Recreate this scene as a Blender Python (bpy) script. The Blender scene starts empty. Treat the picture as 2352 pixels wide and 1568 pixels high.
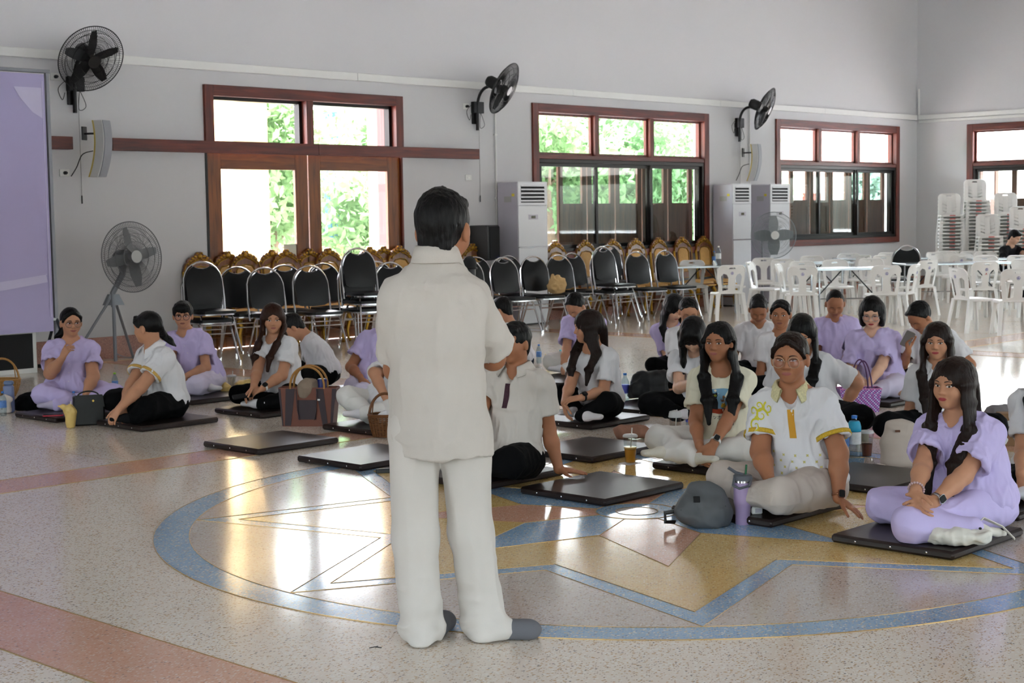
import bpy, bmesh, math, random
import numpy as np
from mathutils import Vector, Matrix
from mathutils.geometry import delaunay_2d_cdt
from mathutils.bvhtree import BVHTree
random.seed(7); rng = np.random.default_rng(7)
SC = bpy.context.scene; COL = SC.collection
# ------------------------------------------------ camera
HC = 1.53; FPX = 3541.2
PITCH, ROLL, YAW = 0.0800584, 0.0153708, 0.7589384
CF = np.array([math.cos(YAW)*math.cos(PITCH), math.sin(YAW)*math.cos(PITCH), -math.sin(PITCH)])
_r0 = np.array([math.sin(YAW), -math.cos(YAW), 0.]); _d0 = np.cross(CF, _r0)
CR = _r0*math.cos(ROLL) + _d0*math.sin(ROLL); CD = -_r0*math.sin(ROLL) + _d0*math.cos(ROLL)
cam_d = bpy.data.cameras.new('camera'); cam = bpy.data.objects.new('camera', cam_d); COL.objects.link(cam)
cam_d.sensor_width = 36; cam_d.sensor_fit = 'HORIZONTAL'; cam_d.lens = FPX/2352*36; cam_d.clip_end = 400; cam_d.clip_start = .05
mw = Matrix.Identity(4)
for i in range(3):
    mw[i][0] = CR[i]; mw[i][1] = -CD[i]; mw[i][2] = -CF[i]
mw.translation = (0, 0, HC); cam.matrix_world = mw
cam_d.dof.use_dof = True; cam_d.dof.focus_distance = 7.0; cam_d.dof.aperture_fstop = 9.0
SC.camera = cam
# ------------------------------------------------ world, sun, exposure
wd = bpy.data.worlds.new('sky'); SC.world = wd; wd.use_nodes = True
nt = wd.node_tree; nt.nodes.clear()
_o = nt.nodes.new('ShaderNodeOutputWorld'); _b = nt.nodes.new('ShaderNodeBackground'); _s = nt.nodes.new('ShaderNodeTexSky')
_s.sky_type = 'NISHITA'; _s.sun_disc = False; _s.sun_elevation = math.radians(58); _s.sun_rotation = math.radians(41)
_s.air_density = 1.3; _s.dust_density = 4.0; _s.ozone_density = 1.0
_h = nt.nodes.new('ShaderNodeHueSaturation'); _h.inputs['Saturation'].default_value = .4
nt.links.new(_s.outputs[0], _h.inputs['Color']); _t = nt.nodes.new('ShaderNodeMix'); _t.data_type = 'RGBA'; _t.blend_type = 'MULTIPLY'; _t.inputs[0].default_value = 1; _t.inputs[7].default_value = (1, .955, 1.0, 1)
nt.links.new(_h.outputs[0], _t.inputs[6]); nt.links.new(_t.outputs[2], _b.inputs[0])
_b.inputs[1].default_value = 1.3; nt.links.new(_b.outputs[0], _o.inputs[0])
sun_d = bpy.data.lights.new('sun', 'SUN'); sun = bpy.data.objects.new('sun', sun_d); COL.objects.link(sun)
sun_d.energy = 7.0; sun_d.angle = math.radians(1.5); sun_d.color = (1, .97, .93)
sun.rotation_euler = Vector((-.3, -.34, -1.0)).to_track_quat('-Z', 'Y').to_euler()
vs = SC.view_settings; vs.view_transform = 'Standard'; vs.look = 'None'; vs.gamma = 1; vs.use_curve_mapping = False
vs.exposure = 1.95
# ------------------------------------------------ pixel -> world helpers (photo frame 2352 x 1568)
def pray(u, v): return (u-1176)/FPX*CR + (v-784)/FPX*CD + CF
def gp(u, v, z=0.):                       # where a pixel's ray meets the height z
    d = pray(u, v); t = (z-HC)/d[2]; p = d*t; return Vector((p[0], p[1], z))
def wy(u, v, Y):                          # ... meets a plane parallel to the back wall
    d = pray(u, v); t = Y/d[1]; return Vector((d[0]*t, Y, HC+d[2]*t))
def rng_at(u, v, r):                      # ... at horizontal range r
    d = pray(u, v); t = r/math.hypot(d[0], d[1]); return Vector((d[0]*t, d[1]*t, HC+d[2]*t))
RGT = Vector((math.sin(YAW), -math.cos(YAW), 0)); TOW = Vector((-math.cos(YAW), -math.sin(YAW), 0)); UP = Vector((0, 0, 1))
# ------------------------------------------------ materials
def lin(c):
    if isinstance(c, str): c = tuple(int(c[i:i+2], 16) for i in (0, 2, 4))
    return tuple((x/255/12.92 if x/255 <= .04045 else ((x/255+.055)/1.055)**2.4) for x in c) + (1.,)
MATS = {}
def M(name, col, rough=.5, metal=0., var=.06, vs=8., bump=0., bs=60., spec=.5, coat=0., trans=0., ior=1.45, sheen=0., emit=0., alpha=1., stretch=None, sss=0.):
    if name in MATS: return MATS[name]
    m = bpy.data.materials.new(name); m.use_nodes = True; n = m.node_tree; N = n.nodes; L = n.links
    b = N['Principled BSDF']; c = lin(col)
    tc = N.new('ShaderNodeTexCoord'); src = tc.outputs['Object']
    if stretch:
        mp = N.new('ShaderNodeMapping'); mp.inputs['Scale'].default_value = stretch; L.new(src, mp.inputs[0]); src = mp.outputs[0]
    if var > 0:
        no = N.new('ShaderNodeTexNoise'); no.inputs['Scale'].default_value = vs; no.inputs['Detail'].default_value = 4; L.new(src, no.inputs[0])
        mx = N.new('ShaderNodeMix'); mx.data_type = 'RGBA'; L.new(no.outputs[0], mx.inputs[0])
        mx.inputs[6].default_value = tuple(x*(1-var) for x in c[:3])+(1,); mx.inputs[7].default_value = tuple(min(1, x*(1+var)) for x in c[:3])+(1,)
        L.new(mx.outputs[2], b.inputs['Base Color'])
    else: b.inputs['Base Color'].default_value = c
    b.inputs['Roughness'].default_value = rough; b.inputs['Metallic'].default_value = metal
    b.inputs['Specular IOR Level'].default_value = spec; b.inputs['Coat Weight'].default_value = coat; b.inputs['Coat Roughness'].default_value = .08
    b.inputs['Transmission Weight'].default_value = trans; b.inputs['IOR'].default_value = ior; b.inputs['Sheen Weight'].default_value = sheen
    b.inputs['Alpha'].default_value = alpha
    if sss: b.inputs['Subsurface Weight'].default_value = sss; b.inputs['Subsurface Radius'].default_value = (.012, .005, .003)
    if emit: b.inputs['Emission Color'].default_value = c; b.inputs['Emission Strength'].default_value = emit
    if bump:
        nb = N.new('ShaderNodeTexNoise'); nb.inputs['Scale'].default_value = bs; nb.inputs['Detail'].default_value = 5; L.new(src, nb.inputs[0])
        bp = N.new('ShaderNodeBump'); bp.inputs['Strength'].default_value = min(1, bump); bp.inputs['Distance'].default_value = .01; L.new(nb.outputs[0], bp.inputs['Height']); L.new(bp.outputs[0], b.inputs['Normal'])
    MATS[name] = m; return m
def terrazzo(name, base, chips, rough=.13, sc=70.):
    m = bpy.data.materials.new(name); m.use_nodes = True; n = m.node_tree; N = n.nodes; L = n.links; b = N['Principled BSDF']
    g = N.new('ShaderNodeNewGeometry')
    cur = None
    no = N.new('ShaderNodeTexNoise'); no.inputs['Scale'].default_value = 1.3; L.new(g.outputs['Position'], no.inputs[0])
    mx = N.new('ShaderNodeMix'); mx.data_type = 'RGBA'; L.new(no.outputs[0], mx.inputs[0]); c = lin(base)
    mx.inputs[6].default_value = tuple(x*.93 for x in c[:3])+(1,); mx.inputs[7].default_value = tuple(min(1, x*1.05) for x in c[:3])+(1,); cur = mx.outputs[2]
    for i, (cc, dens, s) in enumerate(chips):
        v = N.new('ShaderNodeTexVoronoi'); v.inputs['Scale'].default_value = sc*s
        mp = N.new('ShaderNodeMapping'); mp.inputs['Location'].default_value = (i*3.3, i*1.7, 0); mp.inputs['Rotation'].default_value = (0, 0, i*.7); mp.inputs['Scale'].default_value = (1, 1.5, 1)
        L.new(g.outputs['Position'], mp.inputs[0]); L.new(mp.outputs[0], v.inputs[0])
        sp = N.new('ShaderNodeSeparateColor'); L.new(v.outputs['Color'], sp.inputs[0])
        lt = N.new('ShaderNodeMath'); lt.operation = 'LESS_THAN'; lt.inputs[1].default_value = dens; L.new(sp.outputs[0], lt.inputs[0])
        dl = N.new('ShaderNodeMath'); dl.operation = 'LESS_THAN'; dl.inputs[1].default_value = .42; L.new(v.outputs['Distance'], dl.inputs[0])
        mu = N.new('ShaderNodeMath'); mu.operation = 'MULTIPLY'; L.new(lt.outputs[0], mu.inputs[0]); L.new(dl.outputs[0], mu.inputs[1])
        m2 = N.new('ShaderNodeMix'); m2.data_type = 'RGBA'; L.new(mu.outputs[0], m2.inputs[0]); L.new(cur, m2.inputs[6]); m2.inputs[7].default_value = lin(cc); cur = m2.outputs[2]
    L.new(cur, b.inputs['Base Color']); b.inputs['Roughness'].default_value = rough; b.inputs['Specular IOR Level'].default_value = .55
    nr = N.new('ShaderNodeTexNoise'); nr.inputs['Scale'].default_value = 2.5; nr.inputs['Detail'].default_value = 3; L.new(g.outputs['Position'], nr.inputs[0])
    bp = N.new('ShaderNodeBump'); bp.inputs['Strength'].default_value = .045; bp.inputs['Distance'].default_value = .02; L.new(nr.outputs[0], bp.inputs['Height']); L.new(bp.outputs[0], b.inputs['Normal'])
    return m
def wood(name, c1, c2, rough=.38, axis=0, coat=.2):
    m = bpy.data.materials.new(name); m.use_nodes = True; n = m.node_tree; N = n.nodes; L = n.links; b = N['Principled BSDF']
    tc = N.new('ShaderNodeTexCoord'); mp = N.new('ShaderNodeMapping'); s = [9., 9., 9.]; s[axis] = .7; mp.inputs['Scale'].default_value = s
    L.new(tc.outputs['Object'], mp.inputs[0]); no = N.new('ShaderNodeTexNoise'); no.inputs['Scale'].default_value = 2.2; no.inputs['Detail'].default_value = 7; no.inputs['Distortion'].default_value = .6; L.new(mp.outputs[0], no.inputs[0])
    r = N.new('ShaderNodeValToRGB'); r.color_ramp.elements[0].color = lin(c1); r.color_ramp.elements[1].color = lin(c2); r.color_ramp.elements[0].position = .3; r.color_ramp.elements[1].position = .72
    L.new(no.outputs[0], r.inputs[0]); L.new(r.outputs[0], b.inputs['Base Color']); b.inputs['Roughness'].default_value = rough; b.inputs['Coat Weight'].default_value = coat; b.inputs['Coat Roughness'].default_value = .15
    return m
# ------------------------------------------------ objects
def _tag(o, label=None, cat=None, group=None, kind=None):
    if label: o['label'] = label
    if cat: o['category'] = cat
    if group: o['group'] = group
    if kind: o['kind'] = kind
    return o
def mesh_np(name, v, f, smooth=True):
    me = bpy.data.meshes.new(name); v = np.asarray(v, np.float32); f = np.asarray(f, np.int32); k = f.shape[1]
    me.vertices.add(len(v)); me.vertices.foreach_set('co', v.ravel()); me.loops.add(f.size); me.loops.foreach_set('vertex_index', f.ravel())
    me.polygons.add(len(f)); me.polygons.foreach_set('loop_start', np.arange(0, f.size, k, dtype=np.int32)); me.polygons.foreach_set('loop_total', np.full(len(f), k, np.int32))
    me.polygons.foreach_set('use_smooth', np.full(len(f), smooth)); me.update(calc_edges=True); return me
def obj(name, me, mat=None, parent=None, loc=None):
    o = bpy.data.objects.new(name, me); COL.objects.link(o)
    if mat is not None and me is not None and not me.materials: me.materials.append(mat)
    if parent is not None: o.parent = parent
    if loc is not None: o.location = loc
    return o
def empty(name, loc=(0, 0, 0), rz=0., label=None, cat=None, group=None, kind=None):
    o = bpy.data.objects.new(name, None); COL.objects.link(o); o.location = loc; o.rotation_euler = (0, 0, rz); o.empty_display_size = .1
    return _tag(o, label, cat, group, kind)
def copy_tree(o, parent=None):
    c = o.copy(); COL.objects.link(c); c.parent = parent
    for ch in list(o.children): copy_tree(ch, c)
    return c
class MB:
    def __init__(s): s.v = []; s.f = []; s.M = Matrix.Identity(4)
    def add(s, vs, fs):
        k = len(s.v); s.v += [tuple(s.M @ Vector(p)) for p in vs]; s.f += [tuple(i+k for i in q) for q in fs]; return s
    def box(s, x0, x1, y0, y1, z0, z1, b=0.):
        if b <= 0:
            vs = [(x, y, z) for x in (x0, x1) for y in (y0, y1) for z in (z0, z1)]
            return s.add(vs, [(0, 1, 3, 2), (4, 6, 7, 5), (0, 4, 5, 1), (2, 3, 7, 6), (0, 2, 6, 4), (1, 5, 7, 3)])
        X = (x0, x1); Y = (y0, y1); Z = (z0, z1); vs = []; id_ = {}
        for i in (0, 1):
            for j in (0, 1):
                for k in (0, 1):
                    sx, sy, sz = (1-2*i)*b, (1-2*j)*b, (1-2*k)*b; p = (X[i], Y[j], Z[k])
                    for a, q in enumerate(((p[0], p[1]+sy, p[2]+sz), (p[0]+sx, p[1], p[2]+sz), (p[0]+sx, p[1]+sy, p[2]))): id_[i, j, k, a] = len(vs); vs.append(q)
        fs = []
        for i in (0, 1): fs.append([id_[i, j, k, 0] for j, k in ((0, 0), (0, 1), (1, 1), (1, 0))][::1-2*i])
        for j in (0, 1): fs.append([id_[i, j, k, 1] for i, k in ((0, 0), (1, 0), (1, 1), (0, 1))][::1-2*j])
        for k in (0, 1): fs.append([id_[i, j, k, 2] for i, j in ((0, 0), (0, 1), (1, 1), (1, 0))][::1-2*k])
        for i in (0, 1):
            for j in (0, 1): fs.append([id_[i, j, 0, 0], id_[i, j, 0, 1], id_[i, j, 1, 1], id_[i, j, 1, 0]])
            for k in (0, 1): fs.append([id_[i, 0, k, 0], id_[i, 1, k, 0], id_[i, 1, k, 2], id_[i, 0, k, 2]])
        for j in (0, 1):
            for k in (0, 1): fs.append([id_[0, j, k, 1], id_[1, j, k, 1], id_[1, j, k, 2], id_[0, j, k, 2]])
        for i in (0, 1):
            for j in (0, 1):
                for k in (0, 1): fs.append([id_[i, j, k, a] for a in range(3)])
        return s.add(vs, fs)
    def tube(s, pts, r, n=8, closed=False, cap=True, flat=1.):
        pts = [Vector(p) for p in pts]; m = len(pts); rr = [r]*m if not hasattr(r, '__len__') else r; vs = []; fs = []; ref = None
        for i, p in enumerate(pts):
            t = (pts[(i+1) % m]-pts[i-1]) if closed else (pts[min(i+1, m-1)]-pts[max(i-1, 0)])
            t = t.normalized() if t.length > 1e-9 else UP
            if ref is None: ref = t.orthogonal().normalized()
            ref = (ref-t*ref.dot(t)); ref = ref.normalized() if ref.length > 1e-6 else t.orthogonal().normalized(); b = t.cross(ref)
            for k in range(n): a = 2*math.pi*k/n; vs.append(p+(ref*math.cos(a)*flat+b*math.sin(a))*rr[i])
        for i in range(m if closed else m-1):
            j = (i+1) % m
            for k in range(n): fs.append((i*n+k, i*n+(k+1) % n, j*n+(k+1) % n, j*n+k))
        if cap and not closed: fs += [tuple(range(n))[::-1], tuple((m-1)*n+k for k in range(n))]
        return s.add(vs, fs)
    def lathe(s, prof, n=24, c=(0, 0, 0), sx=1., sy=1.):
        vs = []; fs = []; m = len(prof)
        for r, z in prof:
            for k in range(n): a = 2*math.pi*k/n; vs.append((c[0]+r*math.cos(a)*sx, c[1]+r*math.sin(a)*sy, c[2]+z))
        for i in range(m-1):
            for k in range(n): fs.append((i*n+k, i*n+(k+1) % n, (i+1)*n+(k+1) % n, (i+1)*n+k))
        fs += [tuple(range(n))[::-1], tuple((m-1)*n+k for k in range(n))]
        return s.add(vs, fs)
    def plate(s, outer, holes=(), t=.01, fn=None, grid=0):
        pts = [Vector(p[:2]) for p in outer]; es = [(i, (i+1) % len(outer)) for i in range(len(outer))]
        loops = [list(outer)]
        for h in holes:
            k = len(pts); pts += [Vector(p[:2]) for p in h]; es += [(k+i, k+(i+1) % len(h)) for i in range(len(h))]; loops.append(list(h))
        if grid:
            xs = [p.x for p in pts]; ys = [p.y for p in pts]
            for x in np.arange(min(xs)+grid/2, max(xs), grid):
                for y in np.arange(min(ys)+grid/2, max(ys), grid): pts.append(Vector((x, y)))
        r = delaunay_2d_cdt(pts, es, [], 0, 1e-6); P2 = r[0]
        def inside(q, lp):
            c = False; j = len(lp)-1
            for i in range(len(lp)):
                if (lp[i][1] > q[1]) != (lp[j][1] > q[1]) and q[0] < (lp[j][0]-lp[i][0])*(q[1]-lp[i][1])/(lp[j][1]-lp[i][1])+lp[i][0]: c = not c
                j = i
            return c
        F = []
        for f in r[2]:
            q = sum((P2[i] for i in f), Vector((0, 0)))/len(f)
            if inside(q, loops[0]) and not any(inside(q, l) for l in loops[1:]): F.append(list(f))
        cnt = {}
        for f in F:
            for i in range(len(f)): cnt[f[i], f[(i+1) % len(f)]] = 1
        n = len(P2); fn = fn or (lambda u, v, w: (u, v, w))
        vs = [fn(p.x, p.y, t/2) for p in P2]+[fn(p.x, p.y, -t/2) for p in P2]
        fs = [tuple(f) for f in F]+[tuple(i+n for i in f[::-1]) for f in F]
        for (a, b) in cnt:
            if (b, a) not in cnt: fs.append((a, a+n, b+n, b))
        used = sorted({i for f in fs for i in f}); mp = {k: i for i, k in enumerate(used)}
        return s.add([vs[i] for i in used], [tuple(mp[i] for i in f) for f in fs])
    def ell(s, c, r, n=16, m=10):
        vs = [(c[0], c[1], c[2]-r[2])]; fs = []
        for i in range(1, m):
            ph = -math.pi/2+math.pi*i/m
            for k in range(n): a = 2*math.pi*k/n; vs.append((c[0]+r[0]*math.cos(ph)*math.cos(a), c[1]+r[1]*math.cos(ph)*math.sin(a), c[2]+r[2]*math.sin(ph)))
        vs.append((c[0], c[1], c[2]+r[2])); T = len(vs)-1
        for k in range(n): fs.append((0, 1+(k+1) % n, 1+k)); fs.append((T, T-n+k, T-n+(k+1) % n))
        for i in range(m-2):
            for k in range(n): a = 1+i*n; fs.append((a+k, a+(k+1) % n, a+n+(k+1) % n, a+n+k))
        return s.add(vs, fs)
    def mesh(s, name, smooth=False):
        me = bpy.data.meshes.new(name); me.from_pydata(s.v, [], s.f); me.update()
        bm = bmesh.new(); bm.from_mesh(me); bmesh.ops.recalc_face_normals(bm, faces=bm.faces); bm.to_mesh(me); bm.free()
        if smooth: smooth_by_angle(me, 40)
        return me
    def go(s, name, mat, parent=None, smooth=True, loc=None): return obj(name, s.mesh(name, smooth), mat, parent, loc)
def smooth_by_angle(me, deg=40):
    me.polygons.foreach_set('use_smooth', [True]*len(me.polygons))
    bm = bmesh.new(); bm.from_mesh(me); lim = math.radians(deg)
    for e in bm.edges:
        e.smooth = len(e.link_faces) == 2 and e.calc_face_angle(0) < lim
    bm.to_mesh(me); bm.free()
def rrect(w, h, r, cx=0, cy=0, n=5):
    out = []
    for (sx, sy, a0) in ((1, 1, 0), (-1, 1, 90), (-1, -1, 180), (1, -1, 270)):
        for k in range(n+1): a = math.radians(a0+90*k/n); out.append((cx+sx*(w/2-r)+r*math.cos(a), cy+sy*(h/2-r)+r*math.sin(a)))
    return out
def circ(r, n=24, cx=0, cy=0, sy=1.): return [(cx+r*math.cos(2*math.pi*k/n), cy+r*sy*math.sin(2*math.pi*k/n)) for k in range(n)]
def bez(p0, p1, p2, p3, n=12):
    p0, p1, p2, p3 = map(Vector, (p0, p1, p2, p3))
    return [p0*(1-t)**3+p1*3*t*(1-t)**2+p2*3*t*t*(1-t)+p3*t**3 for t in [i/n for i in range(n+1)]]
# ================================================ ROOM
YW, XW, XL, YF, ZC, TH = 15.4, 28.05, -5.0, -5.5, 7.2, .3
m_wall = M('wall_paint', (212, 211, 212), .75, var=.035, vs=.6, bump=.06, bs=8)
m_ceil = M('ceiling_paint', (225, 224, 222), .9, var=.03, vs=.4)
CREAM = (206, 190, 168)
m_floor = terrazzo('terrazzo_cream', (234, 221, 206), [((196, 164, 124), .30, 1.), ((166, 146, 126), .16, 1.4), ((240, 234, 224), .4, .9), ((112, 106, 104), .03, 1.1)])
m_tblue = terrazzo('terrazzo_blue', (146, 178, 208), [((186, 184, 164), .34, 1.), ((112, 156, 204), .4, 1.2), ((100, 116, 136), .05, 1.1), ((206, 214, 216), .2, 1.)])
m_tyel = terrazzo('terrazzo_yellow', (224, 190, 122), [((198, 156, 84), .34, 1.), ((236, 212, 160), .35, 1.1), ((146, 126, 92), .06, 1.1)])
m_tpink = terrazzo('terrazzo_pink', (216, 166, 140), [((202, 144, 114), .34, 1.), ((228, 196, 176), .32, 1.1), ((146, 114, 104), .05, 1.1)])
m_tgrey = terrazzo('terrazzo_grey', (200, 188, 180), [((180, 162, 138), .34, 1.), ((212, 206, 202), .4, 1.1), ((136, 126, 122), .09, 1.1)])
m_brass = M('brass_strip', (176, 142, 88), .32, .6, var=.1)
m_skirt = terrazzo('terrazzo_skirting', (160, 106, 88), [((178, 130, 110), .4, 1.), ((120, 80, 70), .2, 1.)], .35)
fl = _tag(MB().box(XL, XW, YF, YW, -.12, 0).go('floor', m_floor, smooth=False), kind='structure')
PC = Vector((6.1795, 4.986, 0)); zi = [0]
def polyinlay(name, pts, mat, holes=(), z=.0008, strip=True):
    m = MB().plate(pts, holes, .0016, lambda u, v, w: (u, v, z+w-.0008+.0004)); o = m.go(name, mat, fl, smooth=False)
    if strip:
        for lp in [pts]+list(holes):
            mb = MB(); k = len(lp)
            mb.tube([(p[0], p[1], z+.0006) for p in lp], 0.0024, 4, closed=True, flat=1.); mb.go('brass_strip', m_brass, fl, smooth=False)
    return o
def pol(r, a): return (PC.x+r*math.cos(math.radians(a)), PC.y+r*math.sin(math.radians(a)))
RING = [pol(2.45, a*3) for a in range(120)]; RIN = [pol(2.278, a*3) for a in range(120)]
star = lambda ro, ri: [pol(ro if k % 2 == 0 else ri, 22.5*k) for k in range(16)]
SB, SY = star(2.276, 1.405), star(2.06, 1.285)
polyinlay('inlay_ring', RING, m_tblue, [RIN])
polyinlay('inlay_star_border', SB, m_tblue, [SY])
for k in range(8):                                   # grey fields between the star and the ring
    a0 = 45*k; arc = [pol(2.277, a0+45*i/12) for i in range(13)]
    polyinlay('inlay_field', arc+[pol(1.405, a0+22.5)], m_tgrey, strip=False)
    # yellow kite-shaped rests of the star around each inner kite
    polyinlay('inlay_star_point', [pol(2.06, a0), pol(1.285, a0+22.5), pol(.64, a0+22.5), pol(1.28, a0), pol(.64, a0-22.5), pol(1.285, a0-22.5)], m_tyel, strip=False)
    polyinlay('inlay_kite', [pol(.215, a0-22.5), pol(.64, a0-22.5), pol(1.28, a0), pol(.64, a0+22.5), pol(.215, a0+22.5), pol(.215, a0)], m_tblue if k % 2 == 0 else m_tpink)
polyinlay('inlay_hub_ring', [pol(.215, a*10) for a in range(36)], m_tblue, [[pol(.11, a*15) for a in range(24)]])
polyinlay('inlay_hub', [pol(.11, a*15) for a in range(24)], m_tgrey)
b1, b0 = gp(0, 1103.3).y, gp(0, 1134).y; c1, c0 = gp(0, 1356.9).x, gp(0, 1489.8).x
def band(x0, x1, y0, y1): polyinlay('inlay_band', [(x0, y0), (x1, y0), (x1, y1), (x0, y1)], m_tpink, z=.0006)
band(XL+.3, XW-.3, b0, b1); band(c0, c1, YF+.3, b0-.001)
xr0 = 2*PC.x-c1; xr1 = 2*PC.x-c0; yb1 = 2*PC.y-b0; yb0 = 2*PC.y-b1
band(xr0, xr1, YF+.3, b0-.001); band(c1+.001, xr0-.001, yb0, yb1)
band(c0, c1, b1+.001, YW-.35); band(xr0, xr1, b1+.001, YW-.35)
band(xr0+6, xr1+6, b1+.001, YW-.35); band(xr0+6, xr1+6, YF+.3, b0-.001)
for i, xx in enumerate(np.arange(XL+2, XW, 2.1)):     # thin brass joints of the terrazzo bays
    MB().box(xx-.002, xx+.002, b1+.01, YW-.3, 0, .0007).go('brass_strip', m_brass, fl, smooth=False)
_tag(MB().box(XL, XW, YF, YW, ZC, ZC+.15).go('ceiling', m_ceil, smooth=False), kind='structure')
DOOR = (10.95, 14.15, 3.17); W2 = (16.72, 21.05, .9, 3.2); W3 = (23.04, 27.33, .94, 3.19)
R4 = [(14.31, 4.28), (8.6, 4.28), (3.0, 4.28), (-1.2, 3.2)]
def rect(x0, x1, z0, z1): return [(x0, z0), (x1, z0), (x1, z1), (x0, z1)]
_tag(MB().plate([(XL-TH, 0), (DOOR[0], 0), (DOOR[0], DOOR[2]), (DOOR[1], DOOR[2]), (DOOR[1], 0), (XW+TH, 0), (XW+TH, ZC), (XL-TH, ZC)], [rect(*W2), rect(*W3)], TH, lambda u, v, w: (u, YW+TH/2-w, v)).go('wall_back', m_wall, smooth=False), kind='structure')
_tag(MB().plate([(YF-TH, 0), (YW, 0), (YW, ZC), (YF-TH, ZC)], [rect(y-w, y, .92, 3.2) for y, w in R4], TH, lambda u, v, w: (XW+TH/2-w, u, v)).go('wall_right', m_wall, smooth=False), kind='structure')
FW = [(-2.6, 4.3), (5.5, 4.3), (13.0, 4.3), (20.5, 4.3)]; LW = [(-2.6, 4.3), (6.4, 4.3)]  # windows invented in the unseen walls, their number set for the daylight
_tag(MB().plate([(XL-TH, 0), (XW, 0), (XW, ZC), (XL-TH, ZC)], [rect(x, x+w, .5, 3.2) for x, w in FW], TH, lambda u, v, w: (u, YF-TH/2-w, v)).go('wall_front', m_wall, smooth=False), kind='structure')
_tag(MB().plate([(YF, 0), (YW, 0), (YW, ZC), (YF, ZC)], [rect(y, y+w, .5, 3.2) for y, w in LW], TH, lambda u, v, w: (XL-TH/2-w, u, v)).go('wall_left', m_wall, smooth=False), kind='structure')
for x0, x1 in ((XL, DOOR[0]-.02), (DOOR[1]+.02, XW)):
    _tag(MB().box(x0, x1, YW-.014, YW, 0, .25, .003).go('baseboard_back', m_skirt, smooth=False), kind='structure')
_tag(MB().box(XW-.014, XW, YF, YW-.014, 0, .25, .003).go('baseboard_right', m_skirt, smooth=False), kind='structure')
# ---- glass and frames
def glassmat(name, tint, refl=1.):
    m = bpy.data.materials.new(name); m.use_nodes = True; n = m.node_tree; N = n.nodes; L = n.links; N.remove(N['Principled BSDF'])
    t = N.new('ShaderNodeBsdfTransparent'); t.inputs[0].default_value = lin(tint); g = N.new('ShaderNodeBsdfGlossy'); g.inputs['Roughness'].default_value = .02
    fr = N.new('ShaderNodeFresnel'); fr.inputs[0].default_value = 1.5; mu = N.new('ShaderNodeMath'); mu.operation = 'MULTIPLY'; mu.inputs[1].default_value = refl; L.new(fr.outputs[0], mu.inputs[0])
    bf = N.new('ShaderNodeNewGeometry'); sb = N.new('ShaderNodeMath'); sb.operation = 'SUBTRACT'; sb.inputs[0].default_value = 1; L.new(bf.outputs['Backfacing'], sb.inputs[1]); m3 = N.new('ShaderNodeMath'); m3.operation = 'MULTIPLY'; L.new(mu.outputs[0], m3.inputs[0]); L.new(sb.outputs[0], m3.inputs[1])
    mx = N.new('ShaderNodeMixShader'); L.new(m3.outputs[0], mx.inputs[0]); L.new(t.outputs[0], mx.inputs[1]); L.new(g.outputs[0], mx.inputs[2]); L.new(mx.outputs[0], N['Material Output'].inputs[0]); return m
m_glass = glassmat('window_glass', (250, 252, 252)); m_glass2 = glassmat('sash_glass', (226, 234, 232), 1.5)
m_wood = wood('red_stained_wood', (66, 20, 10), (122, 46, 24), .45, 0, .05); m_woodz = wood('red_stained_wood_upright', (66, 20, 10), (122, 46, 24), .45, 2, .05)
m_teak = wood('teak_door', (96, 50, 14), (148, 84, 28), .42, 2, .05); m_teakx = wood('teak_door_rail', (96, 50, 14), (148, 84, 28), .42, 0, .05)
m_alu = M('dark_bronze_aluminium', (34, 30, 28), .35, .5, var=.05); m_cas = wood('casement_wood', (82, 46, 28), (122, 72, 44), .5, 2)
m_chrome = M('chrome', (205, 205, 208), .14, 1., var=.02); m_black = M('black_plastic', (18, 18, 19), .4, var=.05)
def pane(parent, x0, x1, z0, z1, y, mat=None): return MB().box(x0, x1, y-.003, y+.003, z0, z1).go('pane', mat or m_glass, parent, smooth=False)
def bar(parent, name, x0, x1, y0, y1, z0, z1, mat, b=.004): return MB().box(x0, x1, y0, y1, z0, z1, b).go(name, mat, parent, smooth=False)
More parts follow.
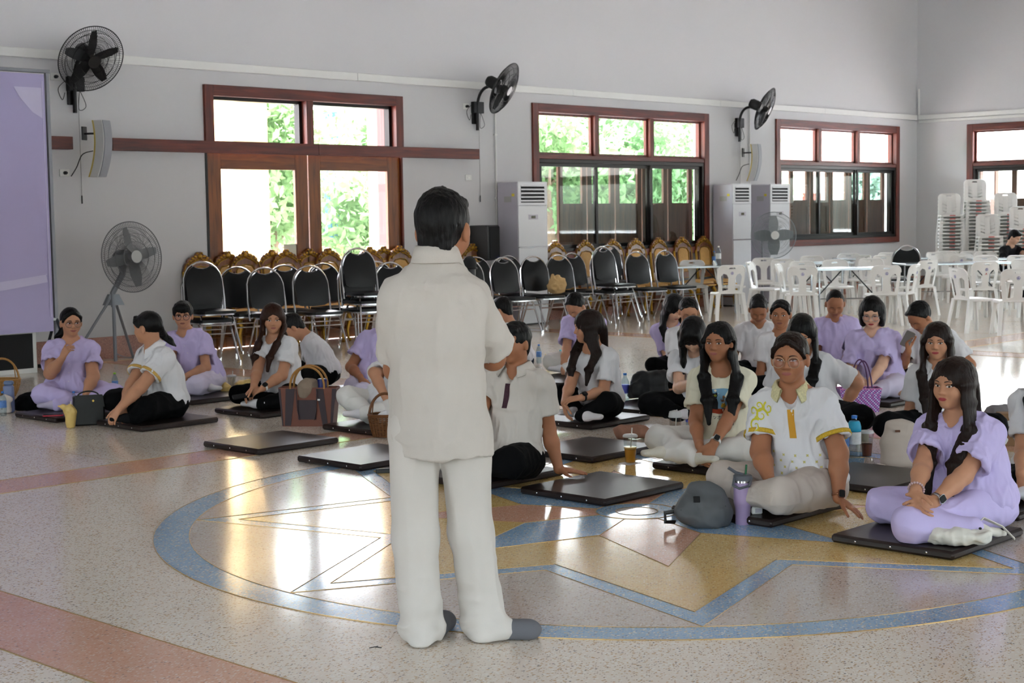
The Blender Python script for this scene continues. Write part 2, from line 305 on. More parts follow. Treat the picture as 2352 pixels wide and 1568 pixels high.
def window(name, loc, rz, w, z0, z1, detail=True, n=3):
    r = empty(name, loc, rz, kind='structure'); fw = .13; ym = -.035; zr = 2.42
    bar(r, 'frame_side', 0, fw, ym, .16, z0, z1, m_woodz); bar(r, 'frame_side', w-fw, w, ym, .16, z0, z1, m_woodz)
    bar(r, 'frame_head', fw, w-fw, ym, .16, z1-fw, z1, m_wood); bar(r, 'frame_sill', fw, w-fw, ym-.01, .16, z0, z0+.11, m_wood)
    bar(r, 'transom_rail', fw, w-fw, ym+.01, .16, zr-.03, zr+.035, m_wood)
    xs = [fw+(w-2*fw)*i/n for i in range(n+1)]
    for i in range(1, n): bar(r, 'mullion', xs[i]-.05, xs[i]+.05, 0, .14, zr+.035, z1-fw, m_woodz)
    for i in range(n):
        a, b = xs[i]+(.05 if i else 0), xs[i+1]-(.05 if i < n-1 else 0)
        t = .035
        fr = MB().box(a, a+t, .06, .1, zr+.035, z1-fw).box(b-t, b, .06, .1, zr+.035, z1-fw).box(a+t, b-t, .06, .1, z1-fw-t, z1-fw).box(a+t, b-t, .06, .1, zr+.035, zr+.035+t).go('transom_sash', m_woodz, r, smooth=False)
        pane(fr, a+t, b-t, zr+.035+t, z1-fw-t, .08)
    za, zb = z0+.11, zr-.03
    bar(r, 'sliding_track', fw, w-fw, -.02, .15, zb-.06, zb, m_alu); bar(r, 'sliding_track', fw, w-fw, -.02, .15, za, za+.05, m_alu)
    bar(r, 'track_side', fw, fw+.05, -.02, .15, za+.05, zb-.06, m_alu); bar(r, 'track_side', w-fw-.05, w-fw, -.02, .15, za+.05, zb-.06, m_alu)
    A, B = fw+.05, w-fw-.05; sw = (B-A)/n
    for i in range(n):
        y = .02 if i % 2 == 0 else .07; a, b = A+sw*i-.01, A+sw*(i+1)+.01; t = .05
        a = max(a, A); b = min(b, B)
        fr = MB().box(a, a+t, y, y+.035, za+.05, zb-.06).box(b-t, b, y, y+.035, za+.05, zb-.06).box(a+t, b-t, y, y+.035, zb-.06-t, zb-.06).box(a+t, b-t, y, y+.035, za+.05, za+.05+t).go('sash', m_alu, r, smooth=False)
        pane(fr, a+t, b-t, za+.05+t, zb-.06-t, y+.018, m_glass2)
        if i == 1 and detail: MB().box(a+.012, a+.035, y-.012, y, 1.62, 1.78, .003).go('sash_handle', m_black, fr, smooth=False)
    if detail:
        k = 6; cw = (w-2*fw)/k
        for i in range(k):                     # outer wooden casement leaves, glazed above, panelled below
            c = empty('casement', (fw+cw*i, .24, 0)); c.parent = r
            if i == 0: c.rotation_euler.z = math.radians(84)
            e = .014; s_ = .1
            MB().box(e, e+s_, -.02, .02, za, zb).box(cw-e-s_, cw-e, -.02, .02, za, zb).box(e+s_, cw-e-s_, -.02, .02, zb-.1, zb).box(e+s_, cw-e-s_, -.02, .02, za, za+.13).box(e+s_, cw-e-s_, -.02, .02, za+.60, za+.72).go('casement_frame', m_cas, c, smooth=False)
            MB().box(e+s_, cw-e-s_, -.01, .01, za+.13, za+.60).go('casement_panel', m_cas, c, smooth=False); pane(c, e+s_, cw-e-s_, za+.72, zb-.1, 0)
    return r
window('window_1', (W2[0], YW, 0), 0, W2[1]-W2[0], W2[2], W2[3]); window('window_2', (W3[0], YW, 0), 0, W3[1]-W3[0], W3[2], W3[3])
for i, (y, w) in enumerate(R4): window('window_%d' % (3+i), (XW, y, 0), -math.pi/2, w, .92, 3.2, i == 0)
for i, (x, w) in enumerate(FW): window('window_%d' % (10+i), (x+w, YF, 0), math.pi, w, .5, 3.2, False)
for i, (y, w) in enumerate(LW): window('window_%d' % (20+i), (XL, y, 0), math.pi/2, w, .5, 3.2, False)
# ---- double door with transoms
d = empty('door_1', (DOOR[0], YW, 0), 0, kind='structure'); w = DOOR[1]-DOOR[0]
bar(d, 'frame_side', 0, .13, -.04, .2, 2.49, 3.17, m_woodz); bar(d, 'frame_side', w-.13, w, -.04, .2, 2.49, 3.17, m_woodz); bar(d, 'frame_head', 0.13, w-.13, -.04, .2, 3.04, 3.17, m_wood)
bar(d, 'jamb', 0, .035, -.01, .2, 0, 2.37, m_alu); bar(d, 'jamb', w-.03, w, -.01, .2, 0, 2.37, m_woodz)
bar(d, 'mullion', w/2-.055, w/2+.055, -.04, .16, 2.49, 3.04, m_woodz)
for a, b in ((.13, w/2-.055), (w/2+.055, w-.13)):
    t = .045; fr = MB().box(a, a+t*.4, .06, .16, 2.49, 3.04).box(b-t, b, .06, .16, 2.49, 3.04).box(a, b, .06, .16, 3.0, 3.04).box(a, b, .06, .16, 2.49, 2.51).go('transom_sash', m_alu, d, smooth=False)
    pane(fr, a+t*.4, b-t, 2.51, 3.0, .12)
for k, (a, b) in enumerate(((.035, w/2-.01), (w/2+.01, w-.03))):
    lf = empty('door_leaf', (a, .03, 0)); lf.parent = d; W = b-a; sl, sr = ((.22, .20) if k == 0 else (.19, .22))
    bar(lf, 'stile', 0, sl, 0, .05, .006, 2.36, m_teak); bar(lf, 'stile', W-sr, W, 0, .05, .006, 2.36, m_teak)
    bar(lf, 'rail', sl, W-sr, 0, .05, 2.17, 2.36, m_teakx); bar(lf, 'rail', sl, W-sr, 0, .05, .006, .42, m_teakx); bar(lf, 'rail', sl, W-sr, 0, .05, .78, .93, m_teakx)
    bar(lf, 'panel', sl, W-sr, .015, .035, .42, .78, m_teak); pane(lf, sl, W-sr, .93, 2.17, .025)
    if k == 0: MB().tube([(W-.06, -.05, 1.0), (W-.06, -.05, 1.16)], .012, 8).tube([(W-.06, -.05, 1.01), (W-.06, 0, 1.01)], .009, 6).tube([(W-.06, -.05, 1.15), (W-.06, 0, 1.15)], .009, 6).go('handle', M('bronze_handle', (70, 52, 30), .35, .9), lf)
# wooden rail along the wall at the door head (three boards), the cable ducts
for i, (a, b) in enumerate(((6.2, 9.12), (9.62, 12.6), (12.605, 15.5))): _tag(bar(None, 'trim_%d' % (1+i), a, b, YW-.13, YW-.001 if i == 0 else YW-.042, 2.355, 2.495, m_wood), kind='structure')
m_duct = M('white_cable_duct', (232, 232, 228), .45, var=.03)
xs = [XL, 2.1, 8.3, 13.35, 17.6, 21.35, 24.6, 27.99]
for a, b in zip(xs[:-1], xs[1:]): _tag(bar(None, 'trim_5', a+.002, b-.002, YW-.05, YW-.001, 3.335, 3.435, m_duct, .005), kind='structure')
_tag(bar(None, 'trim_6', XW-.05, XW-.001, 4, YW-.06, 3.345, 3.435, m_duct, .005), kind='structure'); _tag(bar(None, 'trim_7', XW-.03, XW-.001, 4, YW-.06, 3.28, 3.335, m_duct, .005), kind='structure')
_tag(bar(None, 'trim_8', XW-.06, XW-.001, YW-.07, YW-.055, 3.44, 3.95, m_duct, .003), kind='structure')
for X in (15.94, 22.24):
    p = empty('conduit_pipe', (X, YW-.02, 0), 0, 'thin white conduit pipe %s' % ('beside the air conditioner under the middle wall fan' if X < 20 else 'behind the curved speaker above the paired air conditioners'), 'pipe')
    MB().tube([(0, 0, .26), (0, 0, 3.333)], .012, 8).go('tube', m_duct, p)
    for z in (.9, 1.8, 2.7): MB().box(-.025, .025, -.014, .019, z, z+.025).go('clip', m_duct, p, smooth=False)
# ================================================ OUTSIDE
m_conc = M('sunlit_paving', (196, 192, 192), .9, var=.12, vs=.7)
g = MB().plate([(-90, -90), (130, -90), (130, 120), (-90, 120)], [[(XL-TH, YF-TH), (XW+TH, YF-TH), (XW+TH, YW+TH), (XL-TH, YW+TH)]], .1, lambda u, v, w: (u, v, -.12+w)).go('courtyard_paving', m_conc, smooth=False); _tag(g, kind='structure')
m_eave = M('eave_underside', (206, 200, 190), .9)
for nm, bx in (('trim_20', (XL-4, XW+4, YW+TH, YW+TH+3.2)), ('trim_21', (XL-4, XW+4, YF-TH-3.2, YF-TH)), ('trim_22', (XW+TH, XW+TH+3, YF, YW)), ('trim_23', (XL-TH-3, XL-TH, YF, YW))):  # unseen eaves added to keep direct sun out; the back also roofs the verandah
    _tag(MB().box(*bx, 4.3, 4.45).go(nm, m_eave, smooth=False), kind='structure')
_tag(MB().box(XL-4, XW+4, YF-4, YW+4, ZC+.2, ZC+.4).go('roof', m_eave, smooth=False), kind='structure')
m_ccol = M('cream_painted_plaster', (220, 198, 142), .8, var=.05, vs=3)
def column(X, Y, s, lab):
    c = empty('verandah_column', (X, Y, -.08), 0, lab, 'column', 'square columns of the verandah')
    MB().box(-s/2, s/2, -s/2, s/2, .5, 4.38, .02).go('shaft', m_ccol, c, smooth=False); MB().box(-s/2-.05, s/2+.05, -s/2-.05, s/2+.05, 0, .42, .02).go('plinth', m_ccol, c, smooth=False)
    MB().box(-s/2-.03, s/2+.03, -s/2-.03, s/2+.03, .42, .5, .01).go('base_moulding', M('ochre_moulding', (190, 130, 50), .7), c, smooth=False)
column(wy(552, 500, 18.3).x, 18.3, .62, 'square cream verandah column seen through the left door pane')
column(wy(884, 500, 18.3).x+.12, 18.3, .5, 'square cream verandah column at the right edge of the right door pane')
column(wy(2075, 450, 18.3).x, 18.3, .6, 'square cream verandah column hidden beyond the corner window'); 
p = empty('lamp_post', tuple(wy(765, 560, 24.)[:2])+(-.07,), 0, 'pale blue lamp post with cream collar seen through the right door pane', 'lamp post')
MB().lathe([(.16, 1.2), (.16, 4.6)], 16).lathe([(.16, .0), (.16, .75)], 16).go('post', M('pale_blue_paint', (70, 118, 172), .6), p)
MB().lathe([(.19, .74), (.24, .8), (.24, .86), (.2, .92), (.22, 1.05), (.26, 1.1), (.2, 1.22)], 16).go('collar', m_ccol, p)
MB().lathe([(.18, 3.75), (.26, 3.8), (.26, 3.9), (.18, 3.95)], 16).go('collar', m_ccol, p)
m_shut = wood('maroon_shutter', (92, 34, 34), (130, 60, 54), .5, 2)
_tag(MB().box(14.16, 14.2, YW+.33, YW+.52, .1, 3.1, .004).go('open_shutter', m_shut, smooth=False), 'maroon wooden shutter folded open outside the right door pane', 'shutter')
# trees
def leafmat(name, col):
    m = bpy.data.materials.new(name); m.use_nodes = True; N = m.node_tree.nodes; L = m.node_tree.links; N.remove(N['Principled BSDF'])
    oi = N.new('ShaderNodeNewGeometry'); no = N.new('ShaderNodeTexNoise'); no.inputs['Scale'].default_value = 2.; L.new(oi.outputs['Position'], no.inputs[0])
    mx = N.new('ShaderNodeMix'); mx.data_type = 'RGBA'; c = lin(col); L.new(no.outputs[0], mx.inputs[0]); mx.inputs[6].default_value = (c[0]*.55, c[1]*.6, c[2]*.5, 1); mx.inputs[7].default_value = (min(1, c[0]*1.5), min(1, c[1]*1.35), c[2]*1.5, 1)
    a = N.new('ShaderNodeBsdfDiffuse'); b = N.new('ShaderNodeBsdfTranslucent'); x = N.new('ShaderNodeMixShader'); x.inputs[0].default_value = .55
    L.new(mx.outputs[2], a.inputs[0]); L.new(mx.outputs[2], b.inputs[0]); L.new(a.outputs[0], x.inputs[1]); L.new(b.outputs[0], x.inputs[2]); L.new(x.outputs[0], N['Material Output'].inputs[0]); return m
m_leaf = [leafmat('leaf_bright', (124, 158, 112)), leafmat('leaf_mid', (112, 150, 106)), leafmat('leaf_bluish', (140, 168, 150))]
m_bark = M('bark', (112, 96, 82), .9, bump=.4, bs=20)
def tree(X, Y, h, rx, lab, mi=0, n=3000, ls=.16, low=.25):
    t = empty('courtyard_tree', (X, Y, -.07), 0, lab, 'tree', 'trees in the courtyard')
    mb = MB(); mb.tube([(0, 0, 0), (.06, .03, h*.3), (-.03, .05, h*.6), (0, 0, h*.8)], [.13, .1, .07, .03], 8)
    for k in range(5): a = k*1.3; mb.tube([(0, 0, h*(.25+.08*k)), (math.cos(a)*rx*.4, math.sin(a)*rx*.4, h*(.45+.08*k))], [.05, .02], 6)
    mb.go('trunk', m_bark, t)
    nc = 26; cs = np.stack([rng.normal(0, .45, nc)*rx, rng.normal(0, .45, nc)*rx, h*(low+(1-low)*rng.random(nc)**.8)], 1)
    wt = 1-np.abs(cs[:, 2]/h-.6)*.8; cs[:, :2] *= wt[:, None]
    P = cs[rng.integers(0, nc, n)]+rng.normal(0, .2, (n, 3))*np.array([rx, rx, h*.5])*.75; P[:, 2] = np.clip(P[:, 2], .15, h*1.06)
    u = rng.normal(0, 1, (n, 3)); u /= np.linalg.norm(u, axis=1)[:, None]; w = rng.normal(0, 1, (n, 3)); w -= u*(w*u).sum(1)[:, None]; w /= np.linalg.norm(w, axis=1)[:, None]
    s = ls*(.6+.8*rng.random(n))[:, None]; V = np.stack([P-u*s, P+w*s*.45, P+u*s, P-w*s*.45], 1).reshape(-1, 3)
    o = obj('foliage', mesh_np('foliage', V, np.arange(4*n).reshape(-1, 4), False), m_leaf[mi], t); o['kind'] = 'stuff'
tr = [(620, 22.5, 4.2, 1.9, 0, 'leafy tree right of the cream column in the left door pane'), (498, 23.5, 3.0, 1.3, 1, 'low tree left of the cream column in the left door pane'),
      (725, 28, 3.4, 1.6, 1, 'small tree between the door stiles beyond the courtyard'), (812, 24.5, 3.6, 1.9, 0, 'rounded tree right of the blue lamp post'), (846, 29, 5.2, 2.2, 2, 'tall pale tree behind the one right of the lamp post'),
      (1262, 22.5, 4.0, 2.3, 0, 'bright tree in the left part of the middle window'), (1330, 25.0, 4.8, 2.5, 0, 'bright tree filling the middle of the left sliding pane'), (1400, 22.8, 3.9, 2.3, 1, 'green tree behind the centre of the middle window'),
      (1290, 27.6, 5.6, 2.6, 2, 'large hazy tree high in the left transom of the middle window'), (1450, 27.6, 5.4, 2.6, 2, 'large hazy tree high in the centre transom of the middle window'),
      (1470, 25.5, 4.6, 2.5, 0, 'bright tree behind the right half of the middle window'), (1555, 23.5, 4.3, 2.4, 0, 'yellowish tree at the right end of the middle window'), (2008, 24, 2.7, 1.0, 2, 'small palm-like tree in the right part of the corner window')]
for u, Y, h, rx, mi, lab in tr: tree(wy(u, 480, Y).x, Y, h, rx, lab, mi, 9000 if Y > 30 else 6500, .2 if Y > 30 else .1)
# neighbouring pavilion with red roof
m_roof = M('red_roof_tiles', (196, 128, 110), .8, var=.15, vs=6); m_red = M('red_brown_timber', (128, 62, 48), .7)
b = empty('pavilion', (34, 30, -.07), 0, 'pale pavilion with a red tiled roof seen through the corner window', 'building')
MB().box(0, 22, 0, 8, 0, 3.0).go('wall', M('pale_plaster', (232, 226, 214), .9), b, smooth=False); MB().plate([(-1, 2.9), (23, 2.9), (18, 5.0), (4, 5.0)], (), .2, lambda u, v, w: (u, (v-2.9)*1.9-1+w, v)).go('roof', m_roof, b, smooth=False)
for k in range(9): MB().box(.6+2.4*k, 1.7+2.4*k, -.06, 0, .9, 2.3).go('window', m_red, b, smooth=False)
b = empty('timber_shed', (13.6, 33, -.07), 0, 'low red-brown timber building beyond the courtyard trees', 'building')
MB().box(0, 16, 0, 4, 0, 2.7).go('wall', m_red, b, smooth=False)
for k in range(26): MB().box(.1+.6*k, .2+.6*k, -.08, -.001, 0, 2.7).go('batten', M('pale_timber', (190, 168, 150), .8), b, smooth=False)
MB().plate([(-.8, 0), (16.8, 0), (15.5, 2), (.5, 2)], (), .12, lambda u, v, w: (u, v*1.4-.8, 2.75+v*.6+w)).go('roof', m_roof, b, smooth=False)
np_ = MB().box(12.14, 12.38, YW+.046, YW+.049, 1.02, 1.24).go('notice_paper', M('pale_green_paper', (206, 212, 196), .8), smooth=False); _tag(np_, 'pale paper notice stuck low on the left door pane', 'notice')
# daylight portals in the wall openings (guide the sky light, give no light of their own)
def portal(loc, rz, w, h):
    l = bpy.data.lights.new('window_portal', 'AREA'); l.shape = 'RECTANGLE'; l.size = w; l.size_y = h; l.cycles.is_portal = True
    o = bpy.data.objects.new('window_portal', l); COL.objects.link(o); o.location = loc; o.rotation_euler = (math.radians(-90), 0, rz)
ZM = (.92+3.2)/2
portal(((DOOR[0]+DOOR[1])/2, YW+TH+.02, 1.6), 0, 3.2, 3.2)
for a in (W2, W3): portal(((a[0]+a[1])/2, YW+TH+.02, 2.05), 0, 4.3, 2.3)
for y, w in R4: portal((XW+TH+.02, y-w/2, ZM), -math.pi/2, w, 2.3)
for x, w in FW: portal((x+w/2, YF-TH-.02, 1.85), math.pi, w, 2.7)
for y, w in LW: portal((XL-TH-.02, y+w/2, 1.85), math.pi/2, w, 2.7)
# ================================================ FURNITURE
m_vinyl = M('black_vinyl', (13, 13, 15), .38, var=.08, vs=5, bump=.04, bs=300, spec=.35)
m_white = M('white_plastic', (244, 242, 238), .3, var=.03, vs=3, spec=.5)
m_steel = M('brushed_steel', (176, 180, 184), .22, .9, var=.05)
m_gold = M('gold_paint', (164, 124, 44), .36, .8, var=.18, vs=30, bump=.25, bs=70)
m_gwood = wood('varnished_brown_wood', (96, 50, 18), (140, 82, 34), .3, 2)
m_dam = M('tan_damask', (206, 160, 92), .6, var=.16, vs=26, bump=.1, bs=80)
def face_rz(dv): return math.atan2(dv[1], dv[0])+math.pi/2      # a thing built facing -Y turned to face dv
# ---- black banquet chair
def make_black_chair():
    r = empty('banquet_chair'); H = 1.0; by = lambda z: .19+(z-.42)*.17
    W = .235
    arch = [(-W, by(.40), .40), (-W-.004, by(.6), .60), (-W+.002, by(.72), .72)]
    for k in range(1, 12):
        a = math.pi-math.pi*k/12; z = .74+.26*math.sin(a)**.9; arch.append((W*math.cos(a)*(1.0), by(z), z))
    arch += [(W-.002, by(.72), .72), (W+.004, by(.6), .60), (W, by(.40), .40)]
    MB().tube(arch, .0125, 8).go('back_frame', m_chrome, r)
    o = [(-.15, .535), (0, .525), (.15, .535), (.204, .56)]
    ar = [(W-.014)*1.0]
    for k in range(0, 6): a = math.radians(8+k*11); o.append(((W-.016)*math.cos(a), .735+.245*math.sin(a)**.9))
    top = [(.085, .936), (.045, .922), (0, .917), (-.045, .922), (-.085, .936)]
    o += top
    for k in range(5, -1, -1): a = math.radians(8+k*11); o.append((-(W-.016)*math.cos(a), .735+.245*math.sin(a)**.9))
    o += [(-.204, .56)]
    def bulge(u, v, w):
        e = max(0, 1-(u/.22)**2)*max(0, 1-((v-.72)/.21)**2); y = by(v)-.002
        return (u, y-(.024+.022*e if w > 0 else -.016-.006*e), v)
    MB().plate(o, (), .04, bulge, .045).go('backrest', m_vinyl, r)
    MB().tube([(p[0]*1.03, by(p[1])-.004, p[1]+.006) for p in ([(.112, .95)]+top+[(-.112, .95)])], .006, 6).go('handle_bar', m_chrome, r)
    so = [(x_*1.1, y_) for x_, y_ in [(-.20, .18), (-.215, 0), (-.205, -.16), (-.15, -.225), (0, -.24), (.15, -.225), (.205, -.16), (.215, 0), (.20, .18), (.12, .205), (-.12, .205)]]
    def dome(u, v, w):
        e = max(0, 1-(u/.24)**2)*max(0, 1-((v+.02)/.235)**2); return (u, v, .462+(.012+.022*e if w > 0 else -.016))
    MB().plate(so, (), .04, dome, .05).go('seat', m_vinyl, r)
    MB().plate([(x*1.015, y*1.015) for x, y in so], (), .016, lambda u, v, w: (u, v, .437+w)).go('seat_rim', m_chrome, r)
    for s in (-1, 1):
        MB().tube([(s*.175, -.11, .43), (s*.185, -.15, .40), (s*.235, -.27, .012)], .0115, 8).lathe([(.015, 0), (.015, .03)], 8, (s*.236, -.272, 0)).go('leg', m_chrome, r)
        MB().tube([(s*.185, .10, .43), (s*.195, .13, .40), (s*.22, .30, .012)], .0115, 8).lathe([(.015, 0), (.015, .03)], 8, (s*.2205, .302, 0)).go('leg', m_chrome, r)
    MB().tube([(-.2, .155, .345), (.2, .155, .345)], .008, 6).go('stretcher', m_chrome, r); MB().tube([(-.192, -.175, .32), (.192, -.175, .32)], .008, 6).go('stretcher', m_chrome, r)
    return r
bc0 = make_black_chair(); bc_used = [0]
def black_chair(X, Y, dz, rz, lab, grp):
    o = bc0 if not bc_used[0] else copy_tree(bc0); bc_used[0] += 1; o.location = (X, Y, dz); o.rotation_euler = (0, 0, rz); o.scale = (.97, 1, 1); _tag(o, lab, 'chair', grp); return o
GB = 'black banquet chairs in front of the wall'
FR, BR = 14.02, 14.56
bch = [(463, 'f', 2, 'near the tripod fan, leftmost of the row'), (546, 'b', 1, 'in the rear row right of the leftmost stack'), (612, 'f', 1, 'behind the woman with long brown hair'),
       (655, 'b', 1, 'in the rear row behind the person bending forward'), (715, 'f', 1, 'in the front row left of the tall stack by the door'), (745, 'b', 1, 'in the rear row left of the tall stack by the door'),
       (815, 'f', 3, 'left of the standing man'), (868, 'b', 1, 'in the rear row at the standing man\'s left shoulder'), (897, 'f', 1, 'mostly hidden by the standing man\'s left shoulder'),
       (1040, 'b', 1, 'mostly hidden behind the standing man\'s right shoulder'), (1079, 'f', 1, 'partly hidden by the microphone'), (1098, 'b', 1, 'in the rear row behind the microphone'),
       (1162, 'f', 1, 'third to the left of the tan cloth bag'), (1175, 'b', 1, 'in the rear row left of the tan cloth bag'), (1230, 'f', 1, 'with a tan cloth bag on its seat'),
       (1288, 'f', 1, 'directly right of the tan cloth bag'), (1321, 'b', 1, 'in the rear row right of the tan cloth bag'), (1388, 'f', 2, 'at the centre of the row below the middle window'),
       (1400, 'b', 2, 'in the rear row below the middle window'), (1467, 'f', 1, 'second from the right end of the row'), (1535, 'f', 1, 'at the right end of the row beside the white plastic chairs')]
for u, row, n, lab in bch:
    Y = FR if row == 'f' else BR; X = wy(u, 600, Y+.25).x-.09; a = face_rz(TOW*math.cos(math.radians(32 if u < 950 else 36))+RGT*math.sin(math.radians(32 if u < 950 else 36)))+random.uniform(-.06, .06)
    for k in range(n):
        pre = ('black chair ' if n == 1 else ('bottom', 'middle' if n == 3 else 'top', 'top')[k]+' black chair of the stack ')
        black_chair(X+.006*k, Y-.035*k, .095*k, a+.02*k, pre+lab, GB)
black_chair(*gp(2072, 577, 1.0)[:2], 0, face_rz((.5, .86)), 'black vinyl banquet chair standing alone among the white plastic chairs', GB) if False else None
p = rng_at(2072, 577, 25.2); black_chair(p.x, p.y, 0, face_rz((-TOW.x, -TOW.y)), 'black vinyl banquet chair standing alone among the white plastic chairs', 'black banquet chair at the tables')
# ---- carved gold chair
def make_gold_chair():
    r = empty('carved_gilt_chair'); by = lambda z: .22+(z-.45)*.10
    w = .225
    o = [(-w, .5), (w, .5), (w+.01, .95)]+[(w*math.cos(math.radians(a))+0*.0, .98+.13*math.sin(math.radians(a))) for a in range(8, 176, 12)]+[(-w-.01, .95)]
    hole = [(-.125, .62), (.125, .62), (.135, .93), (.09, .985), (0, 1.0), (-.09, .985), (-.135, .93)]
    slots = [[(s*.165, .62), (s*.195, .62), (s*.2, .93), (s*.17, .93)][::s] for s in (-1, 1)]
    MB().plate(o, [hole]+slots, .035, lambda u, v, t: (u, by(v)-t, v)).go('back_frame', m_gwood, r, smooth=False)
    def bul(u, v, t):
        e = max(0, 1-(u/.14)**2)*max(0, 1-((v-.8)/.2)**2); return (u, by(v)-(.012+.02*e if t > 0 else -.014), v)
    MB().plate([(x*.985, .808+(z-.808)*.985) for x, z in hole], (), .03, bul, .06).go('back_cushion', m_dam, r)
    mb = MB(); lp = [(p[0]*1.06, by(.8+(p[1]-.8)*1.05)-.02, .8+(p[1]-.8)*1.05) for p in hole]; mb.tube(lp, .008, 6, closed=True); mb.go('inner_moulding', m_gold, r)
    MB().tube([(p[0]*.96, by(p[1])-.022, .8+(p[1]-.8)*.965) for p in o], .007, 6, closed=True).go('outer_moulding', m_gold, r)
    for s in (-1, 1): MB().tube([(s*(w+.006), by(.48), .48), (s*(w+.012), by(.95)-.005, .95)], .014, 6).go('gilt_post', m_gold, r)
    cr = []
    for k in range(0, 33):
        a = math.radians(14+152*k/32); rr = 1+.16*abs(math.sin(k*math.pi/4))+.42*math.exp(-((k-16)/3.4)**2); cr.append((.185*math.cos(a), 1.045+.092*rr*math.sin(a)))
    cr += [(-.15, 1.03), (-.08, 1.055), (0, 1.065), (.08, 1.055), (.15, 1.03)]
    c = MB().plate(cr, (), .035, lambda u, v, t: (u, by(v)-.006-t, v)).go('crest', m_gwood, r, smooth=False)
    mb = MB()
    mb.ell((0, by(1.14)-.03, 1.125), (.034, .02, .034), 8, 6); 
    for s in (-1, 1):
        for q, (x, z, R) in enumerate(((.06, 1.125, .024), (.10, 1.105, .022), (.14, 1.075, .019), (.03, 1.165, .017), (.17, 1.04, .016), (.075, 1.085, .016))): mb.ell((s*x, by(z)-.026, z), (R, .014, R*.8), 7, 5)
        mb.tube([(s*.02, by(1.1)-.03, 1.09), (s*.07, by(1.1)-.03, 1.075), (s*.13, by(1.1)-.03, 1.05), (s*.165, by(1.0)-.03, 1.01)], .009, 5)
    mb.go('carving', m_gold, c)['kind'] = 'stuff'
    MB().box(-.23, .23, -.22, .22, .36, .42, .012).go('seat_rail', m_gwood, r, smooth=False)
    def dome(u, v, t):
        e = max(0, 1-(u/.24)**2)*max(0, 1-(v/.23)**2); return (u, v, .43+(.02+.04*e if t > 0 else -.01))
    MB().plate(rrect(.45, .43, .05), (), .03, dome, .07).go('seat', m_dam, r)
    MB().tube([(x*.515, y*.5, .39) for x, y in ((-.45, -.45), (.45, -.45), (.45, .45), (-.45, .45))], .012, 6, closed=True).go('seat_moulding', m_gold, r)
    for s in (-1, 1):
        MB().tube([(s*.2, -.19, .36), (s*.225, -.215, .30), (s*.20, -.195, .15), (s*.205, -.205, .05), (s*.225, -.23, .012)], [.035, .036, .02, .017, .024], 7).go('leg', m_gold, r)
        MB().tube([(s*.19, .2, .40), (s*.195, .22, .2), (s*.2, .25, .012)], [.026, .022, .018], 6).go('leg', m_gwood, r)
        MB().tube([(s*.195, .21, .40), (s*.2, by(.5), .52)], .026, 6).go('back_post', m_gwood, r)
    MB().tube([(-.19, 0, .17), (.19, 0, .17)], .011, 6).tube([(-.2, -.195, .17), (-.195, .225, .17)], .011, 6).tube([(.2, -.195, .17), (.195, .225, .17)], .011, 6).go('stretcher', m_gwood, r)
    return r
gc0 = make_gold_chair(); first = True
gch = [(456, 0, 'behind the leftmost stack of black chairs'), (541, 1, 'rear of the pair at the left edge of the door'), (561, 0, 'front of the pair at the left edge of the door'), (640, 1, 'rear of the pair below the left door pane'),
       (655, 0, 'front of the pair below the left door pane'), (728, 1, 'rear of the pair below the door handle'), (755, 0, 'front of the pair below the door handle'), (848, 0, 'behind the tall stack of black chairs'), (896, 1, 'rear of the pair by the right door jamb'),
       (918, 0, 'front of the pair by the right door jamb'), (1092, 0, 'in front of the black loudspeaker'), (1276, 0, 'right beside the tall air conditioner'), (1344, 0, 'at the left under the middle window'), (1407, 0, 'behind the stacks under the middle window'),
       (1460, 0, 'fourth from the right of the row under the window'), (1513, 0, 'third from the right of the row under the window'), (1567, 0, 'second from the right of the row under the window'), (1631, 0, 'last in the row, left of the paired air conditioners')]
for u, back, lab in gch:
    o = gc0 if first else copy_tree(gc0); first = False; Yc = 15.08 if not back else 15.1
    X = wy(u, 560, Yc+.27).x
    if back: Yc = 15.12; X = wy(u, 560, Yc+.27).x-.12
    if u == 1631: X -= .18
    if u == 1092: Yc = 14.93; X = wy(u, 560, Yc+.27).x-.06
    o.location = (X, Yc, 0); o.rotation_euler = (0, 0, random.uniform(-.03, .03)); _tag(o, 'carved gilt chair '+lab, 'chair', 'carved gilt chairs along the wall')
